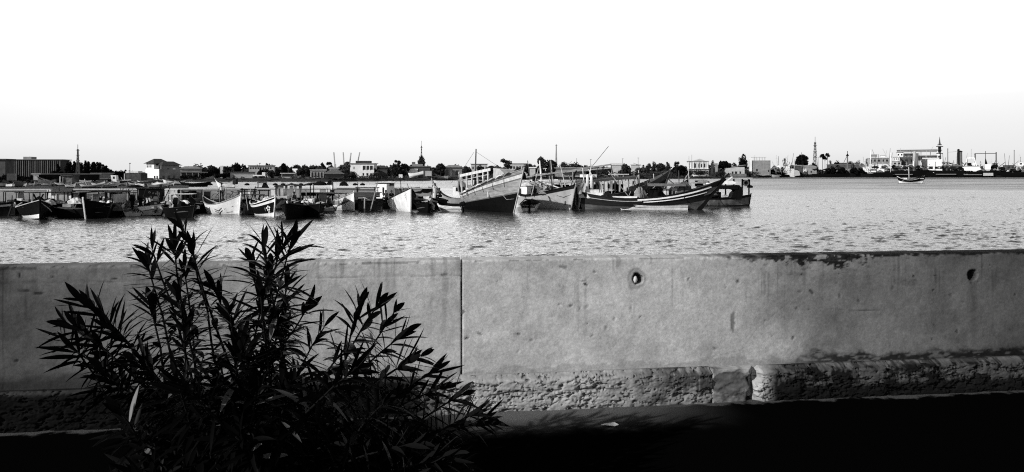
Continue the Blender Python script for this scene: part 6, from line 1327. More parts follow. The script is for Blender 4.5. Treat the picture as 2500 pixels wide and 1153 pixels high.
building(541, 6, 405, 'slim white pillar left of the pale feathery tree and dome tree', WALLW, 14, 2, name='gate_pillar', cat='pillar'); building(720, 13, 412, 'white tower like wall partly hidden by a broad dark shrub', WALLW, 18, 5, rz=R(-15), name='wall_tower', cat='building')
building(703, 30, 424, 'open fronted low white shelter left of white tower wall', WALLP, 14, 4, roof='flat', rm=WALLW, wins=((.05, .95, .35, .9),), name='open_shelter', cat='shelter'); building(776, 36, 416, 'low white building with columned dark front left of thatched hut', WALLP, 16, 6, roof='flat', rm=WALLW, wins=[(.08+.2*k, .2+.2*k, .1, .75) for k in range(5)], name='columned_house')
r, wd, d, h, s = building(815, 40, 425, 'thatched hut with pale pointed ridge and dark open front', WALLD, 6, 6, roof='hip', rm=gm('thatch', .10, .95, .5, 2), rh=9, name='thatched_hut', cat='hut', over=1.2, wins=((.05, .95, .15, .95),)); 
building(815, 20, 413, 'small white gable behind the thatched hut', WALLW, 20, 5, roof='gable', rm=WALLG, rh=4, name='small_house')
def truck():
    P0, s = far(634, 3); r = thing('parked_truck', 'white open truck with load parked on the far bank below the hall', 'truck', P0+Vector((0, 0, 0)), R(8))
    MB().box((-1.2*s*3, 0, 1.1), (22*s, 2, .5)).build('bed', WHITE, r); MB().box((10*s, 0, 1.7), (7*s, 1.9, 1.7)).build('cab', WHITE, r); MB().ell((-1*s, 0, 1.9), (6*s, .9, 1.1), 9, 6, .15).build('load', BLACK, r)
    for x in (-9, 9):
        for y in (-.95, .95): MB().tube([(x*s, y-.1, .45), (x*s, y+.1, .45)], .48, 12).build('wheel', RUB, r)
truck()
# cranes, coloured pale to stand in for haze
for k, (px, yt, lx) in enumerate(((815, 373, -3), (838, 373, -2), (857, 374, 4), (878, 373, 6))):
    P0, s = far(px, 420); P0.z = LAND; h = wz(yt, P0.y)-LAND; r = thing('harbour_crane', ['leftmost of four thin distant harbour cranes', 'second from left of four thin distant harbour cranes', 'third from left of four thin distant harbour cranes', 'rightmost of four thin distant harbour cranes'][k], 'crane', P0, 0, 'distant harbour cranes')
    MB().bar((-lx*s, 0, h*.42), (0, 0, h), 1.0).build('jib', PALE, r); MB().bar((-lx*s*1.2, 0, 0), (-lx*s, 0, h*.5), 1.8).build('tower', PALE, r); MB().box((0, 0, h), (2.6*s, 1, 1.2*s)).build('head', PALE, r)
# white two storey house
r, wd, d, h, s = building(884, 58, 400, 'white two storey house with dark veranda and flat tiled roof', WALLW, 20, 10, rz=R(-8), roof='flat', rm=ROOFG, wins=((.50, .98, .58, .86), (.12, .2, .62, .8, PALE), (.52, .58, .16, .34), (.68, .76, .16, .34), (.84, .9, .16, .34)))
for k in range(4): MB().box((wd*(.02+.15*k), -.2, h*.72), (.35, .3, h*.30)).build('veranda_post', WALLW, r)
MB().box((0, d/2, h+.9), (wd*.6, d*.6, 1.2)).build('roof_block', ROOFD, r); building(915, 16, 413, 'grey stained rear wing right of the white two storey house', WALLG, 26, 6, name='rear_wing', cat='building')
building(930, 30, 411, 'dark thatched roof behind scrub left of open crowned tree', WALLD, 30, 8, roof='hip', rm=ROOFD, rh=7, name='thatched_house')
def fence(px0, px1, ytop, label, off, n):
    A, s = far(px0, off); B, _ = far(px1, off); h = wz(ytop, A.y)-LAND; r = thing('reed_fence', label, 'fence', A, math.atan2(B.y-A.y, B.x-A.x)); Ln = (B-A).length; rs = np.random.RandomState(4)
    for k in range(n): x = Ln*k/(n-1); MB().bar((x, 0, -.3), (x, 0, h*rs.uniform(.85, 1.1)), .22).build('fence_post', [MID, PALE, GREY][k % 3], r)
    for k in range(n-1): MB().box((Ln*(k+.5)/(n-1), .15, h*.45), (Ln/(n-1)-.3, .08, h*.85)).build('reed_panel', gm('reed_mat', .06, .95, .7, 2), r)
fence(878, 942, 430, 'grey reed fence on posts along the bank below the white house', 5, 13)
boat('small_boat', 'white boat hauled out and tilted on the bank before the white panel house', 'boat', (1000, 434), 160, Hull(L=9, B=2.4, D=1.4, bh=2.4, sh=1.6, tr=.5), [(.3, 1), (1, 0)], [WHITE, PALE], None, rail=WHITE, Y=shore(985)+8, pitch=12).location.z = 2.6
building(978, 9, 426, 'tall white locker on the bank under the tilted white boat', WHITE, 4, 2, name='locker', cat='locker')
r, wd, d, h, s = building(1024, 52, 407, 'dark house with two bright white wall panels and a flat roof', WALLD, 14, 10, roof='flat', rm=ROOFG, name='panel_house'); MB().box((-wd*.29, -.2, h*.45), (wd*.42, .3, h*.70)).build('white_panel', WALLW, r); MB().box((wd*.42, -.6, h*.38), (wd*.30, .3, h*.46)).build('white_panel', WALLP, r); MB().box((-wd*.1, d*.4, h+.7), (wd*.5, d*.5, 1.4)).build('roof_house', WALLG, r); MB().box((-wd*.28, d*.4, h+2.0), (wd*.16, 2, 1.2)).build('water_tank', GREY, r)
r, wd, d, h, s = building(1107, 42, 409, 'pale bungalow with wide hipped roof right of spreading tree', WALLG, 12, 8, roof='hip', rm=ROOFG, rh=6, name='bungalow', over=1.0, wins=((.02, .22, .1, .7), (.62, .8, .25, .7), (.3, .42, .1, .7, PALE)))
boat('small_boat', 'pale prow of a boat on the bank under the hip roofed bungalow', 'boat', (1066, 432), 175, Hull(L=8, B=2, D=1, bh=2.6, sh=1.3, br=1.4), [(1, 0)], [PALE], None, rail=OFFW, Y=shore(1080)+2).location.z = 1.2
building(1170, 40, 401, 'far pale house row behind the mast of leaning boat', WALLP, 80, 10, roof='flat', rm=WALLG, name='house_row', cat='building', wins=[(.08+.16*k, .16+.16*k, .6, .8) for k in range(6)]); building(1265, 46, 400, 'far pale block right behind the leaning boat canopy', WALLP, 90, 10, roof='flat', rm=WALLG, name='house_row', cat='building', wins=[(.08+.16*k, .16+.16*k, .6, .8) for k in range(6)])
r, wd, d, h, s = building(1394, 74, 412, 'long pale double roofed shed behind the two pale masts', WALLG, 8, 10, name='long_shed', cat='shed'); MB().box((0, 2, h+.5), (wd+2, 6, .8)).build('roof', ROOFG, r); MB().box((2, -1.5, h-1.4), (wd, 4, .7)).build('roof', ROOFG, r)
building(1325, 16, 412, 'small white roofed hut below the tallest grey tree', WALLW, 10, 4, roof='flat', rm=WHITE, name='small_hut', cat='hut'); building(1300, 14, 411, 'small white sheet roof hut left of the tallest tree', WALLP, 8, 4, roof='gable', rm=WHITE, rh=3, name='small_hut', cat='hut')
building(1508, 30, 403, 'pale tilted roof house behind the clothes hung cabin', WALLP, 24, 6, roof='gable', rm=OFFW, rh=5, name='small_house'); building(1552, 22, 403, 'pale far house among scrub right of the clothes hung cabin', WALLP, 40, 6, roof='flat', rm=WALLG, name='small_house')
boat('small_boat', 'small white boat lying in the scrub behind the raised bow', 'boat', (1692, 428), 175, Hull(L=5, B=1.6, D=.8, bh=1.2, sh=.9), [(1, 0)], [WHITE], None, rail=WHITE, Y=shore(1688)+6).location.z = 1.9
r, wd, d, h, s = building(1704, 50, 394, 'two storey house with columned balcony and shallow pale roof', WALLP, 30, 9, roof='flat', rm=WALLG, name='columned_house', wins=((.0, .18, .55, .9, WHITE), (.32, .40, .58, .85), (.5, .56, .6, .82), (.64, .70, .6, .82), (.78, .84, .6, .82), (.1, .25, .1, .4), (.6, .75, .1, .35)))
MB().add([(-wd*.25, 0, h+.3), (wd*.35, 0, h+.3), (wd*.35, d, h+.3), (-wd*.25, d, h+.3), (wd*.1, d/2, h+2.2)], [(0, 1, 4), (1, 2, 4), (2, 3, 4), (3, 0, 4), (3, 2, 1, 0)]).build('roof_cap', WALLP, r); MB().box((0, -.7, h*.5), (wd, 1.4, .3)).build('balcony', WALLW, r)
for k in range(5): MB().box((-wd*.45+wd*.225*k, -1.1, h*.74), (.4, .4, h*.46)).build('balcony_column', WALLW, r)
for px, yt in ((1682, 382), (1689, 378)): lampost(px, yt, ['left thin rod on the roof of columned house', 'taller thin rod on the roof of columned house'][int(px > 1685)], 31, 0, GREY, .14, 'roof_rod', 'antenna')
building(1744, 16, 399, 'small square hut with round dark opening below dark tree', WALLG, 18, 5, name='small_hut', cat='hut', wins=((.3, .6, .3, .62),))
r, wd, d, h, s = building(1794, 46, 408, 'low white lean-to building with three round windows and sloping roof', WALLP, 12, 8, rz=R(6), name='lean_to', cat='building', wins=((.34, .43, .28, .52), (.50, .62, .28, .52), (.74, .82, .28, .52)))
MB().prism([(-wd/2-.6, h-.6), (wd/2+.6, h+1.4), (wd/2+.6, h+1.9), (-wd/2-.6, h-.1)], -.8, d+.5).build('roof', ROOFG, r)
r, wd, d, h, s = building(1856, 48, 392, 'roofless ruin with a white corner pillar and a row of bare columns on top', WALLG, 16, 10, rz=R(5), name='ruined_building', cat='ruin', wins=((.3, .38, .3, .45), (.88, .93, .25, .4)))
for k in range(6): MB().box((-wd*.42+wd*.13*k, .6, h+1.5), (.7, .6, 3.0)).build('column', WALLP, r)
MB().box((-wd*.08, .6, h+3.2), (wd*.74, .7, .5)).build('lintel', WALLP, r); MB().box((-wd*.47, -.4, h*.55), (wd*.12, 1.2, h*1.2)).build('corner_pillar', WALLW, r)
lampost(1843, 379, 'thin rod above the roofless ruin', 18, 0, GREY, .12, 'roof_rod', 'antenna')

# ------------------------------------------------------------------ pylons and masts
def pylon(px, ytop, wbase, label, off, arms=(.97, .8, .62), m=MID, br=.11, name='lattice_pylon', cat='pylon', spire=.14):
    P0, s = far(px, off); h = wz(ytop, P0.y)-LAND; hb = h*(1-spire); w0 = wbase*s; r = thing(name, label, cat, P0, R(15)); mb = MB(); wt = w0*.28
    def W(z): return lerp(w0, wt, min(1, z/hb*1.15))/2
    lv = [0, .2, .36, .5, .62, .73, .83, .92, 1.0]
    for a, b in zip(lv[:-1], lv[1:]):
        za, zb = hb*a, hb*b; wa, wb = W(za), W(zb)
        for sx_, sy_ in ((1, 1), (1, -1), (-1, 1), (-1, -1)): mb.bar((sx_*wa, sy_*wa, za), (sx_*wb, sy_*wb, zb), br*1.3)
        for sy_ in (1, -1): mb.bar((-wa, sy_*wa, za), (wb, sy_*wb, zb), br); mb.bar((wa, sy_*wa, za), (-wb, sy_*wb, zb), br); mb.bar((-wb, sy_*wb, zb), (wb, sy_*wb, zb), br)
    mb.bar((0, 0, hb), (0, 0, h), br*1.3); mb.build('lattice', m, r)
    for a in arms: MB().bar((-w0*.55, 0, hb*a), (w0*.55, 0, hb*a), br*1.4).build('cross_arm', m, r)
pylon(190, 353, 8, 'tall lattice power pylon rising over the dark grove', 10); pylon(1029, 344, 6, 'tall lattice mast above the round topped tree at centre', 44, (.95, .6), MID); pylon(1358, 352, 5, 'pale thin lattice mast behind the tallest grey trees', 60, (.98,), PALE, .2, spire=.02); pylon(1990, 334, 10, 'tall lattice power pylon beside the umbrella palms', 40, (.9, .72, .54), MID, .24)  # the pale mast is coloured lighter as if seen through haze
for px, yt, lab, kk in ((1408, 386, 'short grey pole above the tree mass', 0), (1442, 390, 'pole with stay and T head right of the two masts', 1), (1520, 388, 'thin pole behind the clothes hung cabin roof', 1), (1558, 386, 'thin pole right of the clothes hung cabin roof', 1), (634, 399, 'dark pole with wide head before the far hall', 1), (1998, 384, 'thin pole with a T head beside the right pylon', 1)): lampost(px, yt, lab, 30, kk, MID, .13, 'utility_pole', 'pole')
# ------------------------------------------------------------------ ship breaking shore at the right
BANK = gm('black_bank', .006, .9, .6, .3, spec=.05)
def bank():
    mb = MB(); rs = np.random.RandomState(15); rings = []
    for px in np.arange(1852, 2700, 9.0):
        Y = shore(px)+.5; top = LAND+interp(px, [1850, 1960, 2060, 2110, 2700], [.3, 1.6, 2.0, 2.6, 2.6])+rs.uniform(-.4, .5); x = wx(px, Y); rings.append([(x, Y-3, -.5), (x, Y+12, -.5), (x, Y+12, top-.4), (x, Y-1+rs.uniform(-1, 1), top)])
    mb.loft(rings); kind(mb.build('shore_bank', BANK), 'structure')
bank()
def ship(px0, px1, ydeck, ybow, label, m, off=6, bands=None, mats=None, flip=0, name='ship', cat='ship', group=None, D=None):
    """moored ship seen broadside between picture columns; returns root and scale; bow to the left unless flip"""
    pc = (px0+px1)/2; P0, s = far(pc, off); Lg = (px1-px0)*s; H = Hull(L=Lg, B=Lg*.22, D=wz(ydeck, P0.y), bh=wz(ybow, P0.y), sh=wz(ydeck, P0.y)*1.02, tm=.3, br=Lg*.12, tr=.6, draft=1.0, deck=1.0, n=16, p2=2.2)
    r = boat(name, label, cat, (px0, 432), (180 if not flip else 0)+math.degrees(face(pc)), H, bands or [(1, 0)], mats or [m], group, rail=m, Y=P0.y); r.location = (P0.x, P0.y, 0); return r, s, H
r, s, H = ship(2090, 2172, 409, 400, 'white hulled trawler with dark bow flank on the ship breaking shore', WHITE, 10, [(.34, 1), (1, 0)], [WHITE, BLACK]); 
for x0, x1, z0, z1, m in ((-6, 10, 0, 6, OFFW), (-2, 8, 6, 10, PALE), (12, 18, 0, 5, WHITE)): MB().box((-((x0+x1)/2)*s, 0, H.D+(z0+z1)/2*s+.0), ((x1-x0)*s, 5, (z1-z0)*s-.05)).build('deck_house', m, r)
MB().prism([(-.30*H.L, H.D*.25), (.08*H.L, H.D*.25), (.28*H.L, H.D*.86), (-.30*H.L, H.D*.95)], H.B/2*.98, H.B/2+.3).build('white_flank', WHITE, r); MB().prism([(.12*H.L, 1), (.40*H.L, 1), (.46*H.L, H.D*.9), (.30*H.L, H.D*.88)], H.B/2*.9, H.B/2*.97).build('dark_flank', BLACK, r)
for px, y0, y1, lab in ((2125, 413, 367, 'white mast on the white trawler, left of two'), (2174, 416, 373, 'thick white mast right of the white trawler')):
    P0, s = far(px, -2); a = at(px, y0+10, P0.y); o = MB().tube([(0, 0, 0), (1.2*s, 0, wz(y1, P0.y)-a.z)], [.9*s*1.2, .7*s], 8).build('ship_mast', WHITE, None, True, a); tag(o, lab, 'mast')
DS = 'dark ship hulls moored on the breaking shore'
for k, (a, b, yd, yb, lab) in enumerate(((2098, 2175, 421, 419, 'low black hull before the white trawler'), (2165, 2262, 418, 415, 'black hull right of the thick white mast'), (2250, 2345, 417, 414, 'black hull under the white superstructure and navy mast'), (2330, 2432, 419, 416, 'black hull under the white framed ship'), (2420, 2530, 421, 418, 'low black hull at the right edge'), (1985, 2075, 425, 423, 'low black hull at the foot of lantern pillar'))):
    r, s, H = ship(a, b, yd, yb, lab, BLACK, -6 if k else 0, group=DS, flip=k % 2)
    if k in (1, 2, 3): MB().box((-.1*H.L, (H.B/2+.12)*(1 if k % 2 == 0 else -1), H.D*.45), (H.L*.45, .2, .9)).build('pale_plate', GREY, r)
    if k == 3: MB().box((.25*H.L, (H.B/2+.3)*-1, H.D*.5), (H.L*.2, .3, H.D*.5)).build('pale_plate', PALE, r)
# wrecked white ship and frames (left end of this shore)
def wreck():
    P0, s = far(1900, -1); r = thing('wrecked_boat', 'broken white boat frame tilted on the shore below the ruin', 'wreck', P0+Vector((0, 0, -.6)), face(1900))
    for a, b, w_ in (((-28, 0), (-26, 12), 2.4), ((-27, 12), (-10, 21), 2.2), ((-10, 21), (-2, 2), 5), ((-2, 3), (6, 3), 3.5), ((-8, 22), (2, 25), 1.8), ((2, 26), (8, 4), 2.2), ((-24, 2), (-12, -1), 1.5)): MB().bar((a[0]*s, 0, a[1]*s), (b[0]*s, 0, b[1]*s), w_*s, 1.5).build('frame_timber', WHITE, r)
    MB().box((-16*s, 1.2, 9*s), (14*s, .5, 14*s)).build('dark_inside', BLACK, r); MB().box((-1*s, -.3, 14*s), (7*s, 1, 9*s)).build('wheelhouse', OFFW, r); MB().box((-.5*s, -.85, 15*s), (4*s, .15, 5*s)).build('window', GLASS, r)
    for x in (-20, -8, 4): MB().bar((x*s, .2, 10*s), ((x-5)*s, .2, 36*s), .25).build('rod', MID, r)
    P0, s = far(1888, -6); b = boat('small_boat', 'pale dismasted hull lying at the waterline below the wrecked frames', 'boat', (1880, 433), 178, Hull(L=24*s, B=4, D=2.4, bh=3.4, sh=2.6, draft=.3), [(1, 0)], [PALE], None, rail=OFFW, Y=P0.y)
    P0, s = far(1925, 2); r = thing('wrecked_ship', 'white wrecked ship superstructure crowded with railings left of dome tree', 'wreck', P0+Vector((0, 0, -.5)), face(1900))
    mb = MB(); mb.prism([(-14*s, 0), (14*s, -1), (16*s, 10*s), (12*s, 18*s), (-8*s, 19*s), (-12*s, 10*s)], -3, 3); mb.build('hull', OFFW, r)
    MB().box((-4*s, 0, 22*s), (14*s, 4, 6*s)).build('bridge', WHITE, r); MB().box((-3*s, 0, 28.5*s), (9*s, 3, 2*s)).build('bridge_top', PALE, r)
    for k in range(3): MB().box(((-8+4.5*k)*s, -2.05, 22.5*s), (2.2*s, .1, 2.4*s)).build('window', GLASS, r)
    for k in range(4): MB().box(((-8+4.5*k)*s, -3.05, 14*s), (1.4*s, .1, 1.4*s)).build('porthole', GLASS, r)
    MB().prism([(12*s, 0), (26*s, 2*s), (24*s, 12*s), (18*s, 15*s), (12*s, 14*s)], -3.4, 2).build('torn_plate', PALE, r)
    for a, b in (((-9, 18), (-14, 40)), ((4, 24), (9, 36)), ((-5, 29), (-2, 36)), ((2, 29), (2, 35))): MB().bar((a[0]*s, 0, a[1]*s), (b[0]*s, 0, b[1]*s), .45).build('rod', MID, r)
wreck()
r, wd, d, h, s = building(1972, 40, 408, 'grey arched roof hut with white door and cross mark below dome tree', WALLG, 4, 9, name='arched_hut', cat='hut', wins=((.24, .42, .05, .8, WHITE), (.44, .5, .1, .6), (.66, .74, .35, .55)))
mb = MB(); mb.prism([(wd/2*math.cos(PI*k/10)*1.04, h-.2+2.2*math.sin(PI*k/10)) for k in range(11)], -.3, d+.3); mb.build('roof', ROOFG, r); building(1948, 28, 406, 'low sheet roof left of the arched hut', WALLD, 8, 6, rz=R(10), roof='gable', rm=ROOFG, rh=3, name='low_shed', cat='shed')
for k, (a, b, yt, lab, m) in enumerate(((2022, 2092, 402, 'long low grey roofed shed behind the lantern pillar', WALLD), (2030, 2075, 412, 'second grey roof in front of the long shed', WALLG), (2032, 2060, 420, 'pale stained block at the waterside left of lantern pillar', WALLG), (2048, 2096, 398, 'narrow farther shed roof right of lantern pillar', WALLD))): building((a+b)/2, b-a, yt, lab, m, [14, 5, 2, 24][k], 6, roof='flat', rm=ROOFG, name='low_shed', cat='shed')
def lantern():
    P0, s = far(2069, 3); r = thing('lantern_pillar', 'grey pillar topped by a dark pointed lantern among low sheds', 'pillar', P0, 0); h = wz(381, P0.y)-LAND
    MB().tube([(0, 0, 0), (0, 0, h)], [2.2*s, 1.5*s], 8).build('shaft', GREY, r); MB().tube([(0, 0, h), (0, 0, h+2*s), (0, 0, h+5.5*s)], [4*s, 3*s, .4*s], 8).build('lantern_roof', BLACK, r); MB().bar((0, 0, h+5*s), (0, 0, h+12*s), .5).build('spike', MID, r); MB().bar((-1*s, 0, h), (-9*s, 0, h-16*s), .4).build('stay', MID, r)
lantern()
def superstructure(px, label, tiers, off, masts=(), name='laid_up_ship', roof=None):
    """stacked deck houses of a laid-up ship; tiers: (x0, x1, ytop, ybottom, material, windows) in picture columns/rows at its own distance"""
    P0, s = far(px, off); r = thing(name, label, 'ship', P0, face(px)); Z = lambda y: wz(y, P0.y)-LAND
    for i, (x0, x1, y0, y1, m, nw) in enumerate(tiers):
        xa, xb = (x0-px)*s, (x1-px)*s; za, zb = Z(y1), Z(y0); d = 9-1.1*i; yo = .25*i
        o = MB().box(((xa+xb)/2, d/2+yo, (za+zb)/2), (xb-xa, d, zb-za)).build('deck_house', m, r); MB().box(((xa+xb)/2, d/2+yo-.2, zb+.12), (xb-xa+1.0, d+1.2, .24)).build('deck_edge', [OFFW, GREY][i % 2], o)
        for k in range(nw): x = lerp(xa, xb, (k+.5)/nw); MB().box((x, yo-.03, lerp(za, zb, .55)), ((xb-xa)/nw*.5, .12, (zb-za)*.36)).build('window', GLASS, o)
        for k in range(int((xb-xa)/3)): x = xa+3*k+1; MB().bar((x, yo-.5, zb+.2), (x, yo-.5, zb+1.3), .12).build('rail_post', OFFW, o)
        MB().bar((xa, yo-.5, zb+1.3), (xb, yo-.5, zb+1.3), .14).build('rail', OFFW, o)
    for x, y0, y1, lean, w_, m in masts: MB().tube([((x-px)*s, 2, Z(y0)), ((x-px+lean)*s, 2, Z(y1))], [w_*s*.6, w_*s*.4], 6).build('mast', m, r)
    return r
superstructure(2212, 'grey laid-up ship house with white bridge panels left of the twin concrete columns', [(2195, 2231, 384, 404, WALLD, 3), (2192, 2206, 373, 384, WHITE, 2), (2207, 2229, 375, 384, WALLD, 2)], 14, [(2200, 373, 362, 0, 1.0, PALE), (2188, 400, 378, 8, .9, MID), (2224, 375, 366, -2, .8, DARK)])
superstructure(2190, 'small white domed deck house under a grey tarpaulin beside thick white mast', [(2181, 2199, 394, 406, PALE, 2), (2183, 2196, 384, 394, WHITE, 3)], 8, [(2178, 404, 380, 3, .8, PALE)])
superstructure(2258, 'long pale topped dark gallery on thin legs behind the twin columns', [(2240, 2284, 380, 392, WALLD, 6), (2198, 2284, 366, 371, WALLG, 0)], 40, [(2250, 392, 371, 0, 1.4, MID), (2270, 392, 371, 0, 1.4, MID), (2210, 400, 371, 0, 1.4, MID), (2272, 366, 358, 4, .8, PALE), (2180, 392, 362, -14, .7, PALE)])
superstructure(2320, 'low grey coaster deck with long sloping gear between navy mast and dark chimney', [(2300, 2344, 404, 414, MID, 5), (2304, 2318, 396, 404, PALE, 2), (2296, 2304, 400, 406, WHITE, 0)], 10, [(2300, 396, 404, 42, 2.6, DARK), (2318, 398, 408, 30, 2.0, MID), (2308, 398, 384, 3, .8, MID)])
superstructure(2448, 'jumbled low deck houses and derricks near the right edge', [(2424, 2446, 408, 417, PALE, 3), (2450, 2472, 404, 414, MID, 3), (2476, 2498, 406, 416, OFFW, 3), (2428, 2438, 399, 408, GREY, 2), (2480, 2490, 396, 406, WHITE, 1)], 6, [(2430, 402, 386, 6, .8, MID), (2446, 410, 390, -10, .8, PALE), (2460, 404, 380, 2, .9, MID), (2470, 404, 392, 12, .8, DARK), (2486, 398, 378, -3, .8, PALE), (2496, 406, 384, 2, .9, MID), (2440, 408, 396, 14, 1.4, DARK)])
superstructure(2148, 'grey hip decked house boat behind the white trawler with small white fittings', [(2124, 2168, 386, 400, WALLG, 5), (2130, 2142, 378, 384, WALLG, 0), (2150, 2160, 380, 384, WHITE, 0)], 30, [(2160, 384, 366, 4, .7, PALE), (2136, 378, 364, -5, .7, MID), (2172, 390, 372, 5, .7, MID)])
def silos():
    P0, s = far(2234, 0); h = wz(369, P0.y)-LAND; r = thing('twin_silo', 'tall pair of pale and grey concrete columns beside the ship hall', 'silo', P0+Vector((0, 0, -.3)), face(2250))
    MB().tube([(-3*s, 0, 0), (-1*s, 0, h*.94), (-1*s, 0, h)], [4.2*s, 3.6*s, 2*s], 12).build('column', PALE, r, True); MB().tube([(4*s, 1, 0), (4*s, 1, h*.92)], [4*s, 3.6*s], 12).build('column', GREY, r, True); MB().tube([(-4.5*s, -2, 0), (-3.2*s, -2, h*.6)], [1.8*s, 1.4*s], 10).build('pipe', WHITE, r, True)
silos()
def white_ship():
    P0, s = far(2274, 0); r = thing('white_ship', 'white ship superstructure with blank upper house and rows of rails below navy mast', 'ship', P0+Vector((0, 0, 0)), face(2250)); z0 = wz(418, P0.y)-LAND
    MB().box((0, 0, z0+2*s), (44*s, 8, 5*s)).build('hull_side', WHITE, r); MB().box((4*s, 1, z0+8*s), (34*s, 7, 5*s)).build('lower_deck', MID, r); MB().box((6*s, 0, z0+20*s), (30*s, 8, 17*s)).build('upper_house', WHITE, r); MB().box((-14*s, 1, z0+18*s), (12*s, 6, 16*s)).build('dark_house', WALLD, r); MB().box((-2*s, 0, z0+31*s), (36*s, 6, 3*s)).build('top_deck', OFFW, r)
    for k in range(6): MB().box(((-14+6*k)*s, -3.6, z0+8*s), (3*s, .4, 3*s)).build('opening', OFFW if k % 2 else BLACK, r)
    MB().bar((4*s, -5, z0-4*s), (5*s, -5, z0+24*s), 3*s, 1).build('white_mast', WHITE, r)
white_ship()
def navy():
    P0, s = far(2294, 18); r = thing('navy_mast', 'tall tiered signal mast with platforms and pointed top over white ship', 'mast', P0, face(2250)); z0 = wz(395, P0.y)-LAND; h = wz(334, P0.y)-LAND
    MB().tube([(0, 0, 0), (0, 0, z0+14*s), (0, 0, z0+24*s)], [4.5*s, 3*s, 2.4*s], 8).build('tower', MID, r)
    for z, w_ in ((20, 13), (28, 10), (37, 14), (41, 9)): MB().box((0, 0, z0+z*s), (w_*s, 6, 1.4*s)).build('platform', DARK, r)
    MB().box((0, 0, z0+30*s), (6*s, 3, 14*s)).build('mast_house', DARK, r); MB().tube([(0, 0, z0+40*s), (0, 0, z0+48*s), (0, 0, h)], [2.8*s, 1.6*s, .2*s], 8).build('spire', MID, r); MB().ell((-2.5*s, -2, z0+16*s), (4*s, 2, 3.4*s), 10, 7).build('radar_dome', WHITE, r, True)
navy()
def framed_ship():
    P0, s = far(2368, -2); r = thing('framed_ship', 'white ship with a tall A-shaped frame and pointed white bow', 'ship', P0, face(2250)); z0 = wz(416, P0.y)-LAND
    mb = MB(); mb.prism([(-17*s, z0+8*s), (18*s, z0+8*s), (23*s, z0+2*s), (14*s, z0-1*s), (8*s, z0-6*s), (4*s, z0-1*s), (-12*s, z0-1*s)], -3.5, 3.5); mb.build('hull', WHITE, r)
    for a, b in (((-10, 8), (-6, 30)), ((14, 8), (9, 30)), ((-6, 30), (9, 30))): MB().bar((a[0]*s, 0, z0+a[1]*s), (b[0]*s, 0, z0+b[1]*s), 1.9*s, 1.2).build('frame_leg', WHITE, r)
    MB().box((-1*s, 1, z0+15*s), (8*s, 3, 6*s)).build('winch', BLACK, r); MB().box((8*s, 1, z0+15*s), (6*s, 3, 7*s)).build('wheelhouse', WHITE, r); MB().box((2*s, 0, z0+9.5*s), (30*s, 5, 2*s)).build('deck_rail', PALE, r)
    for x, z in ((-7, 36), (3, 52), (10, 40)): MB().bar((x*s, 0, z0+26*s), (x*s, 0, z0+z*s), .35).build('antenna', PALE, r)
framed_ship()
def gantry():
    P0, s = far(2406, 24); r = thing('gantry_frame', 'thin portal frame with crossbar right of the white A-framed ship', 'gantry', P0, face(2250)); h = wz(375, P0.y)-LAND
    for x, w_ in ((-22, 3.4), (22, 2.2)): MB().bar((x*s, 0, 0), (x*s, 0, h+(3*s if x > 0 else 0)), w_*s, 1).build('post', MID, r)
    MB().bar((-22*s, 0, h), (22*s, 0, h), .7).build('crossbar', MID, r); MB().bar((0, 0, 6*s), (0, 0, h+6*s), .5).build('centre_rod', MID, r); MB().tube([(2*s, 0, 0), (1.5*s, 0, h*.5), (0, 0, h*.78)], [5*s, 3*s, .6*s], 8).build('dark_cone', BLACK, r)
gantry()
for px, y0, y1, w_, m, lab in ((2314, 408, 365, .8, MID, 'grey bare post between navy mast and dark chimney'), (2340, 410, 367, 2.6, DARK, 'dark chimney with black cap'), (2345, 412, 371, 3.6, GREY, 'thick grey pillar with a dark finial beside dark chimney'), (2476, 408, 369, .7, GREY, 'thin grey post near the right edge')):
    P0, s = far(px, 8); a = at(px, y0+12, P0.y); r = thing('harbour_post', lab, 'post', a, 0); h = wz(y1, P0.y)-a.z; MB().tube([(0, 0, 0), (0, 0, h)], [w_*s*1.2, w_*s], 8).build('shaft', m, r); MB().tube([(0, 0, h), (0, 0, h+1.5*s), (0, 0, h+3*s)], [w_*s*1.3, w_*s*1.1, w_*s*.2], 8).build('cap', BLACK, r)
def rigging():
    P0, s = far(2314, 8); a = at(2314, 372, P0.y); b = at(2340, 369, P0.y); tag(MB().tube([Vector((0, 0, 0)), (b-a)*.5+Vector((0, 0, -.3)), b-a], .14, 4).build('stay_cable', MID, None, False, a), 'thin cable slung between bare post and dark chimney', 'cable')
rigging()
rs = np.random.RandomState(31)
cl = [('white crate house on posts right of the A-framed ship', 2411, 408, 12, 12, WHITE), ('grey upright hull section below white crate house', 2409, 424, 12, 18, PALE), ('stained grey dark block below the A-framed ship bow', 2391, 420, 20, 12, GREY), ('small pale square block at the waterline below stained block', 2390, 427, 10, 5, GREY)]
for lab, px, yc, w_, h_, m in cl:
    P0, s = far(px, -4); c = at(px, yc+h_/2, P0.y); r = thing('scrap_block', lab, 'scrap', c, face(px)); MB().box((0, 0, h_*s/2), (w_*s, 5, h_*s)).build('body', m, r); MB().box((0, 0, h_*s+.2), (w_*s*1.08, 5.4, .4)).build('lid', m, r)
for k in range(14):
    px = 2425+k*6.5+rs.uniform(-3, 3); yb = rs.uniform(404, 413); P0, s = far(px, rs.uniform(2, 14)); m = [OFFW, PALE, WHITE, GREY, MID][k % 5]
    r = boat('small_boat', 'beached hulk in the jumble of boats at the right edge', 'boat', (px, 430), [170, 20, -30, 200, 150][k % 5], Hull(L=26*s*rs.uniform(.6, 1.2), B=4, D=2.6, bh=4.5, sh=3.2, draft=.3, n=10, br=2), [(.4, 1), (1, 0)], [m, DARK], 'hulks jumbled at the right edge', rail=[WHITE, MID][k % 2], Y=P0.y, pitch=rs.uniform(-6, 6)); r.location.z = wz(yb+12, P0.y)
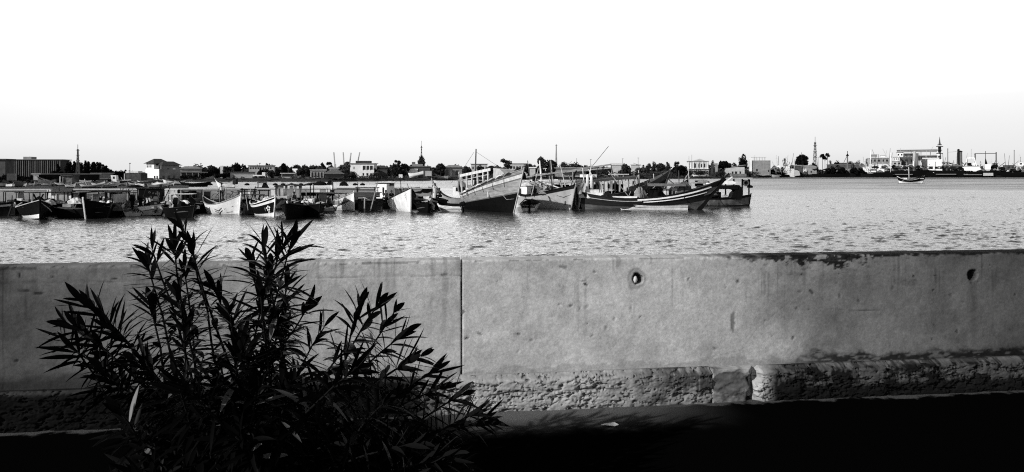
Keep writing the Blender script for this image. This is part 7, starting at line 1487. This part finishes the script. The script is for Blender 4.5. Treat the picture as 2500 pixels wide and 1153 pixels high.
for k in range(22):
    px = rs.uniform(2310, 2500) if k > 6 else rs.uniform(2180, 2330); P0, s = far(px, rs.uniform(4, 20)); a = at(px, rs.uniform(404, 420), P0.y); d = rs.uniform(-14, 14)*s
    tag(MB().bar((0, 0, 0), (d, 1, rs.uniform(-2, 9)*s), rs.uniform(.5, 1.6)*s, .5).build('scrap_beam', [OFFW, MID, PALE, DARK, WHITE][k % 5], None, False, a), 'loose beam in the tangle of scrap along the breaking shore', 'scrap', 'loose beams along the breaking shore')
for k in range(24):
    px = rs.uniform(1870, 2500); P0, s = far(px, rs.uniform(2, 16)); a_y = rs.uniform(410, 424); heap(px, a_y+6, P0.y, rs.uniform(8, 24)*s, rs.uniform(5, 11)*s, 'dark scrap heap among the ships along the breaking shore', [BLACK, DARK, gm('scrap_iron', .05, .9, .9, .5), gm('scrap_mixed', .14, .9, .95, .4)][k % 4], 'scrap_heap', 'scrap', 'scrap heaps along the breaking shore', seed=400+k)
# the lone boat on open water
H24 = Hull(L=9.9, B=2.6, D=1.35, bh=3.3, sh=2.9, tm=.42, br=1.0, sr=.9, tr=.15, draft=.2, deck=.35)
r = boat('fishing_boat', 'lone small fishing boat with white bottom, black topsides and short mast on open water', 'boat', (2252, 447.5), -12, H24, [(.38, 1), (.86, 0), (.93, 1), (1, 0)], [BLACK, WHITE], None, rail=BLACK, stem=BLACK, thwarts=2)
mast(r, (-.6, 0, .6), (-.8, 0, 6.2), .22, PALE, r2=.16); MB().box((-2.3, 0, 1.4), (1.5, 1.4, 1.2)).build('white_locker', WHITE, r); MB().box((3.4, 0, 2.0), (2.4, 1.8, 1.2)).build('bow_gear', BLACK, r); MB().box((3.6, -.92, 1.75), (1.3, .1, .35)).build('name_board', PALE, r)

# pale fragments and thin masts along the breaking shore
rs = np.random.RandomState(91)
for k in range(40):
    px = rs.uniform(1880, 2500) if k % 3 else rs.uniform(2180, 2500); P0, s = far(px, rs.uniform(-3, 4)); Lg = rs.uniform(8, 20)*s; r = boat('small_boat', 'small hull fragment lying along the black shore of the breaking yard', 'boat', (px, 430), [174, 8, -20, 195, 160, 20][k % 6]+math.degrees(face(px)), Hull(L=Lg, B=Lg*.26, D=Lg*.12, bh=Lg*.24, sh=Lg*.15, draft=.1, n=8, br=Lg*.1), [(.35, 1), (1, 0)], [[WHITE, PALE, GREY, OFFW, MID, DARK, PALE][k % 7], BLACK], 'hull fragments along the breaking yard', rail=[OFFW, GREY, MID][k % 3], Y=P0.y, pitch=rs.uniform(-7, 7)); r.location.z = wz(rs.uniform(413, 427), P0.y)
for k in range(34):
    px = rs.uniform(1880, 1960) if k < 7 else rs.uniform(2110, 2500); P0, s = far(px, rs.uniform(0, 26)); a = at(px, 412, P0.y); h = rs.uniform(16, 40)*s*(1 if k % 4 else 1.25); d = rs.normal()*3*s
    o = MB().tube([(0, 0, 0), (d, 0, h)], [.30, .18], 5); o.bar((d*.7-1.6, 0, h*.72), (d*.7+1.6, 0, h*.72), .18) if k % 2 else None
    tag(o.build('ship_mast', [MID, PALE, GREY, OFFW, DARK][k % 5], None, False, a), 'thin ship mast rising from the crowded breaking yard', 'mast', 'thin masts over the breaking yard')
for k, (px, yt, w_) in enumerate(((2030, 404, 34), (2056, 406, 30), (2086, 404, 26), (1900, 410, 40), (2104, 410, 22))): tree(px, yt, w_, ['black bush before the grey low sheds, left', 'black bush under the lantern pillar', 'black bush just before the trawler bow', 'dark bush behind the tilted wreck frame', 'low dark bush below the trawler bow'][k], 'bush', 1, 3, None, cat='shrub', seed=700+k)

rs = np.random.RandomState(97)
for k in range(60):
    px = rs.uniform(2100, 2505); P0, s = far(px, rs.uniform(-5, 3)); a = at(px, rs.uniform(400, 416), P0.y); d = rs.uniform(-12, 12)*s
    tag(MB().bar((0, 0, 0), (d, 1, rs.uniform(-5, 9)*s), rs.uniform(.5, 1.8)*s, .5).build('scrap_beam', [DARK, MID, BLACK, GREY, OFFW, BLACK][k % 6], None, False, a), 'loose beam in the tangle of scrap along the breaking shore', 'scrap', 'loose beams along the breaking shore')
for k in range(44):
    px = rs.uniform(2100, 2505); P0, s = far(px, rs.uniform(-5, 2)); heap(px, rs.uniform(408, 419), P0.y, rs.uniform(6, 18)*s, rs.uniform(4, 10)*s, 'dark scrap heap among the ships along the breaking shore', [BLACK, gm('scrap_iron', .05), DARK, gm('scrap_mixed', .14), BLACK, MID][k % 6], 'scrap_heap', 'scrap', 'scrap heaps along the breaking shore', seed=900+k)
# ------------------------------------------------------------------ the oleander in front of the wall
def oleander():
    lm = bpy.data.materials.new('oleander_leaf'); lm.use_nodes = True
    t = lm.node_tree; n = t.nodes; l = t.links; b = n['Principled BSDF']; b.inputs['Roughness'].default_value = .42; b.inputs['Specular IOR Level'].default_value = .02
    g = n.new('ShaderNodeNewGeometry'); m = n.new('ShaderNodeMix'); m.data_type = 'RGBA'; m.inputs[6].default_value = (.0018,)*3+(1,); m.inputs[7].default_value = (.006,)*3+(1,)
    l.new(g.outputs['Backfacing'], m.inputs[0]); l.new(m.outputs[2], b.inputs['Base Color'])
    pm = bpy.data.materials.new('lit_leaf'); pm.use_nodes = True; pb = pm.node_tree.nodes['Principled BSDF']; pb.inputs['Base Color'].default_value = (.07, .07, .07, 1); pb.inputs['Roughness'].default_value = .6  # paler leaf colour paints leaves caught by the light
    stem_m = gm('oleander_stem', .006, .9, .4, 20, spec=.05)
    P0 = Vector((wx(590, 3.45), 3.45, GZ)); root = thing('oleander_shrub', 'large dark oleander with long narrow leaves growing before the sea wall', 'shrub', P0, 0)
    rs = np.random.RandomState(4)
    sil = lambda x: interp(x, [100, 150, 215, 262, 300, 340, 380, 440, 500, 540, 600, 680, 740, 790, 870, 930, 990, 1040, 1110, 1180, 1250], [880, 790, 740, 790, 880, 760, 640, 600, 690, 745, 640, 620, 745, 800, 750, 760, 840, 880, 955, 1015, 1050])
    tips = [(165, 790, 3.6), (172, 850, 3.6), (200, 735, 3.6), (372, 612, 3.45), (716, 585, 3.35), (150, 815, 3.65), (446, 562, 3.35), (425, 600, 3.5), (470, 610, 3.45), (640, 590, 3.3), (690, 600, 3.4), (612, 640, 3.5), (232, 752, 3.6), (262, 790, 3.55), (190, 800, 3.5), (360, 640, 3.55), (370, 740, 3.5), (520, 700, 3.5), (752, 752, 3.4), (790, 800, 3.6), (880, 745, 3.5), (925, 740, 3.6), (960, 765, 3.7), (985, 815, 3.6), (1025, 870, 3.7), (1000, 880, 3.5), (1080, 945, 3.7), (1125, 965, 3.6), (1160, 1010, 3.6), (330, 880, 3.4), (560, 760, 3.3), (700, 700, 3.5), (840, 850, 3.3), (430, 720, 3.3), (640, 720, 3.25), (250, 900, 3.4), (660, 650, 3.55), (450, 660, 3.6), (1190, 1025, 3.7), (1060, 905, 3.8)]
    while len(tips) < 99:
        x = rs.uniform(215, 1150); y0 = sil(x)+rs.uniform(130, 230)
        if y0 > 1190: continue
        y = rs.uniform(y0, 1230) if rs.rand() < .75 else y0
        tips.append((x, y, rs.uniform(3.1, 3.95)))
    def leaf(mb, p, d, up, ln, wd, droop, fold=.25):
        d = d.normalized(); sd = d.cross(up)
        if sd.length < .05: sd = d.cross(Vector((1, 0, 0)))
        sd.normalize(); nrm = sd.cross(d).normalized(); vs = []; ks = 7
        prof = (.10, .55, .9, 1.0, .88, .58, .04)
        cur = p.copy(); dd = d.copy()
        for i in range(ks):
            hw = wd/2*prof[i]; vs += [cur-sd*hw+nrm*hw*fold, cur.copy(), cur+sd*hw+nrm*hw*fold]
            dd = (dd+Vector((0, 0, -droop/ks))).normalized(); cur = cur+dd*ln/(ks-1)
        fs = []
        for i in range(ks-1):
            o = 3*i; fs += [(o, o+1, o+4, o+3), (o+1, o+2, o+5, o+4)]
        return vs, fs
    for px, py, Y in tips:
        T = at(px, py, Y)-P0; b0 = Vector((rs.uniform(-.28, .28)+T.x*.18, rs.uniform(-.12, .12), -.02))
        mid = b0.lerp(T, .55)+Vector(((b0.x-T.x)*.12, 0, .06+.05*rs.rand())); pts = []
        for i in range(9):
            q = i/8; pts.append(b0*(1-q)**2+mid*2*q*(1-q)+T*q*q)
        pts = [p+Vector((rs.normal()*.004, rs.normal()*.004, 0)) for p in pts]
        mb = MB(); mb.tube(pts, [.009-.0055*i/8 for i in range(9)], 6); br = mb.build('branch', stem_m, root, True)
        mb = MB(); L_ = sum((b_-a_).length for a_, b_ in zip(pts[:-1], pts[1:])); reach = min(L_*.92, rs.uniform(.42, .7)+(.5 if py > 900 else 0)); k = 0; pos = 0.0; ph = rs.uniform(0, 6.28)
        while pos < reach:
            q = max(0.05, 1-pos/L_); p = b0*(1-q)**2+mid*2*q*(1-q)+T*q*q; tan = ((mid-b0)*(1-q)+(T-mid)*q).normalized()
            sp_ = lerp(24, 74, min(1, pos/.22)); u = tan.orthogonal().normalized(); v = tan.cross(u)
            for j in range(3):
                if rs.rand() < (.30 if py < 900 else .1): continue
                a = ph+j*2*PI/3+rs.uniform(-.3, .3); rad = u*math.cos(a)+v*math.sin(a); ang = R(sp_+rs.uniform(-10, 14)); d = tan*math.cos(ang)+rad*math.sin(ang)
                ln = rs.uniform(.12, .20)*(0.6 if pos < .03 else 1); vs, fs = leaf(mb, p, d, tan+rad*.2, ln, rs.uniform(.018, .031), rs.uniform(-.25, .75)+min(.6, pos*.9))
                mb.add(vs, fs, 1 if rs.rand() < .03 and pos > .08 else 0)
            ph += 1.05; pos += rs.uniform(.022, .042); k += 1
        mb.build('leaves', [lm, pm], br, True)
oleander()
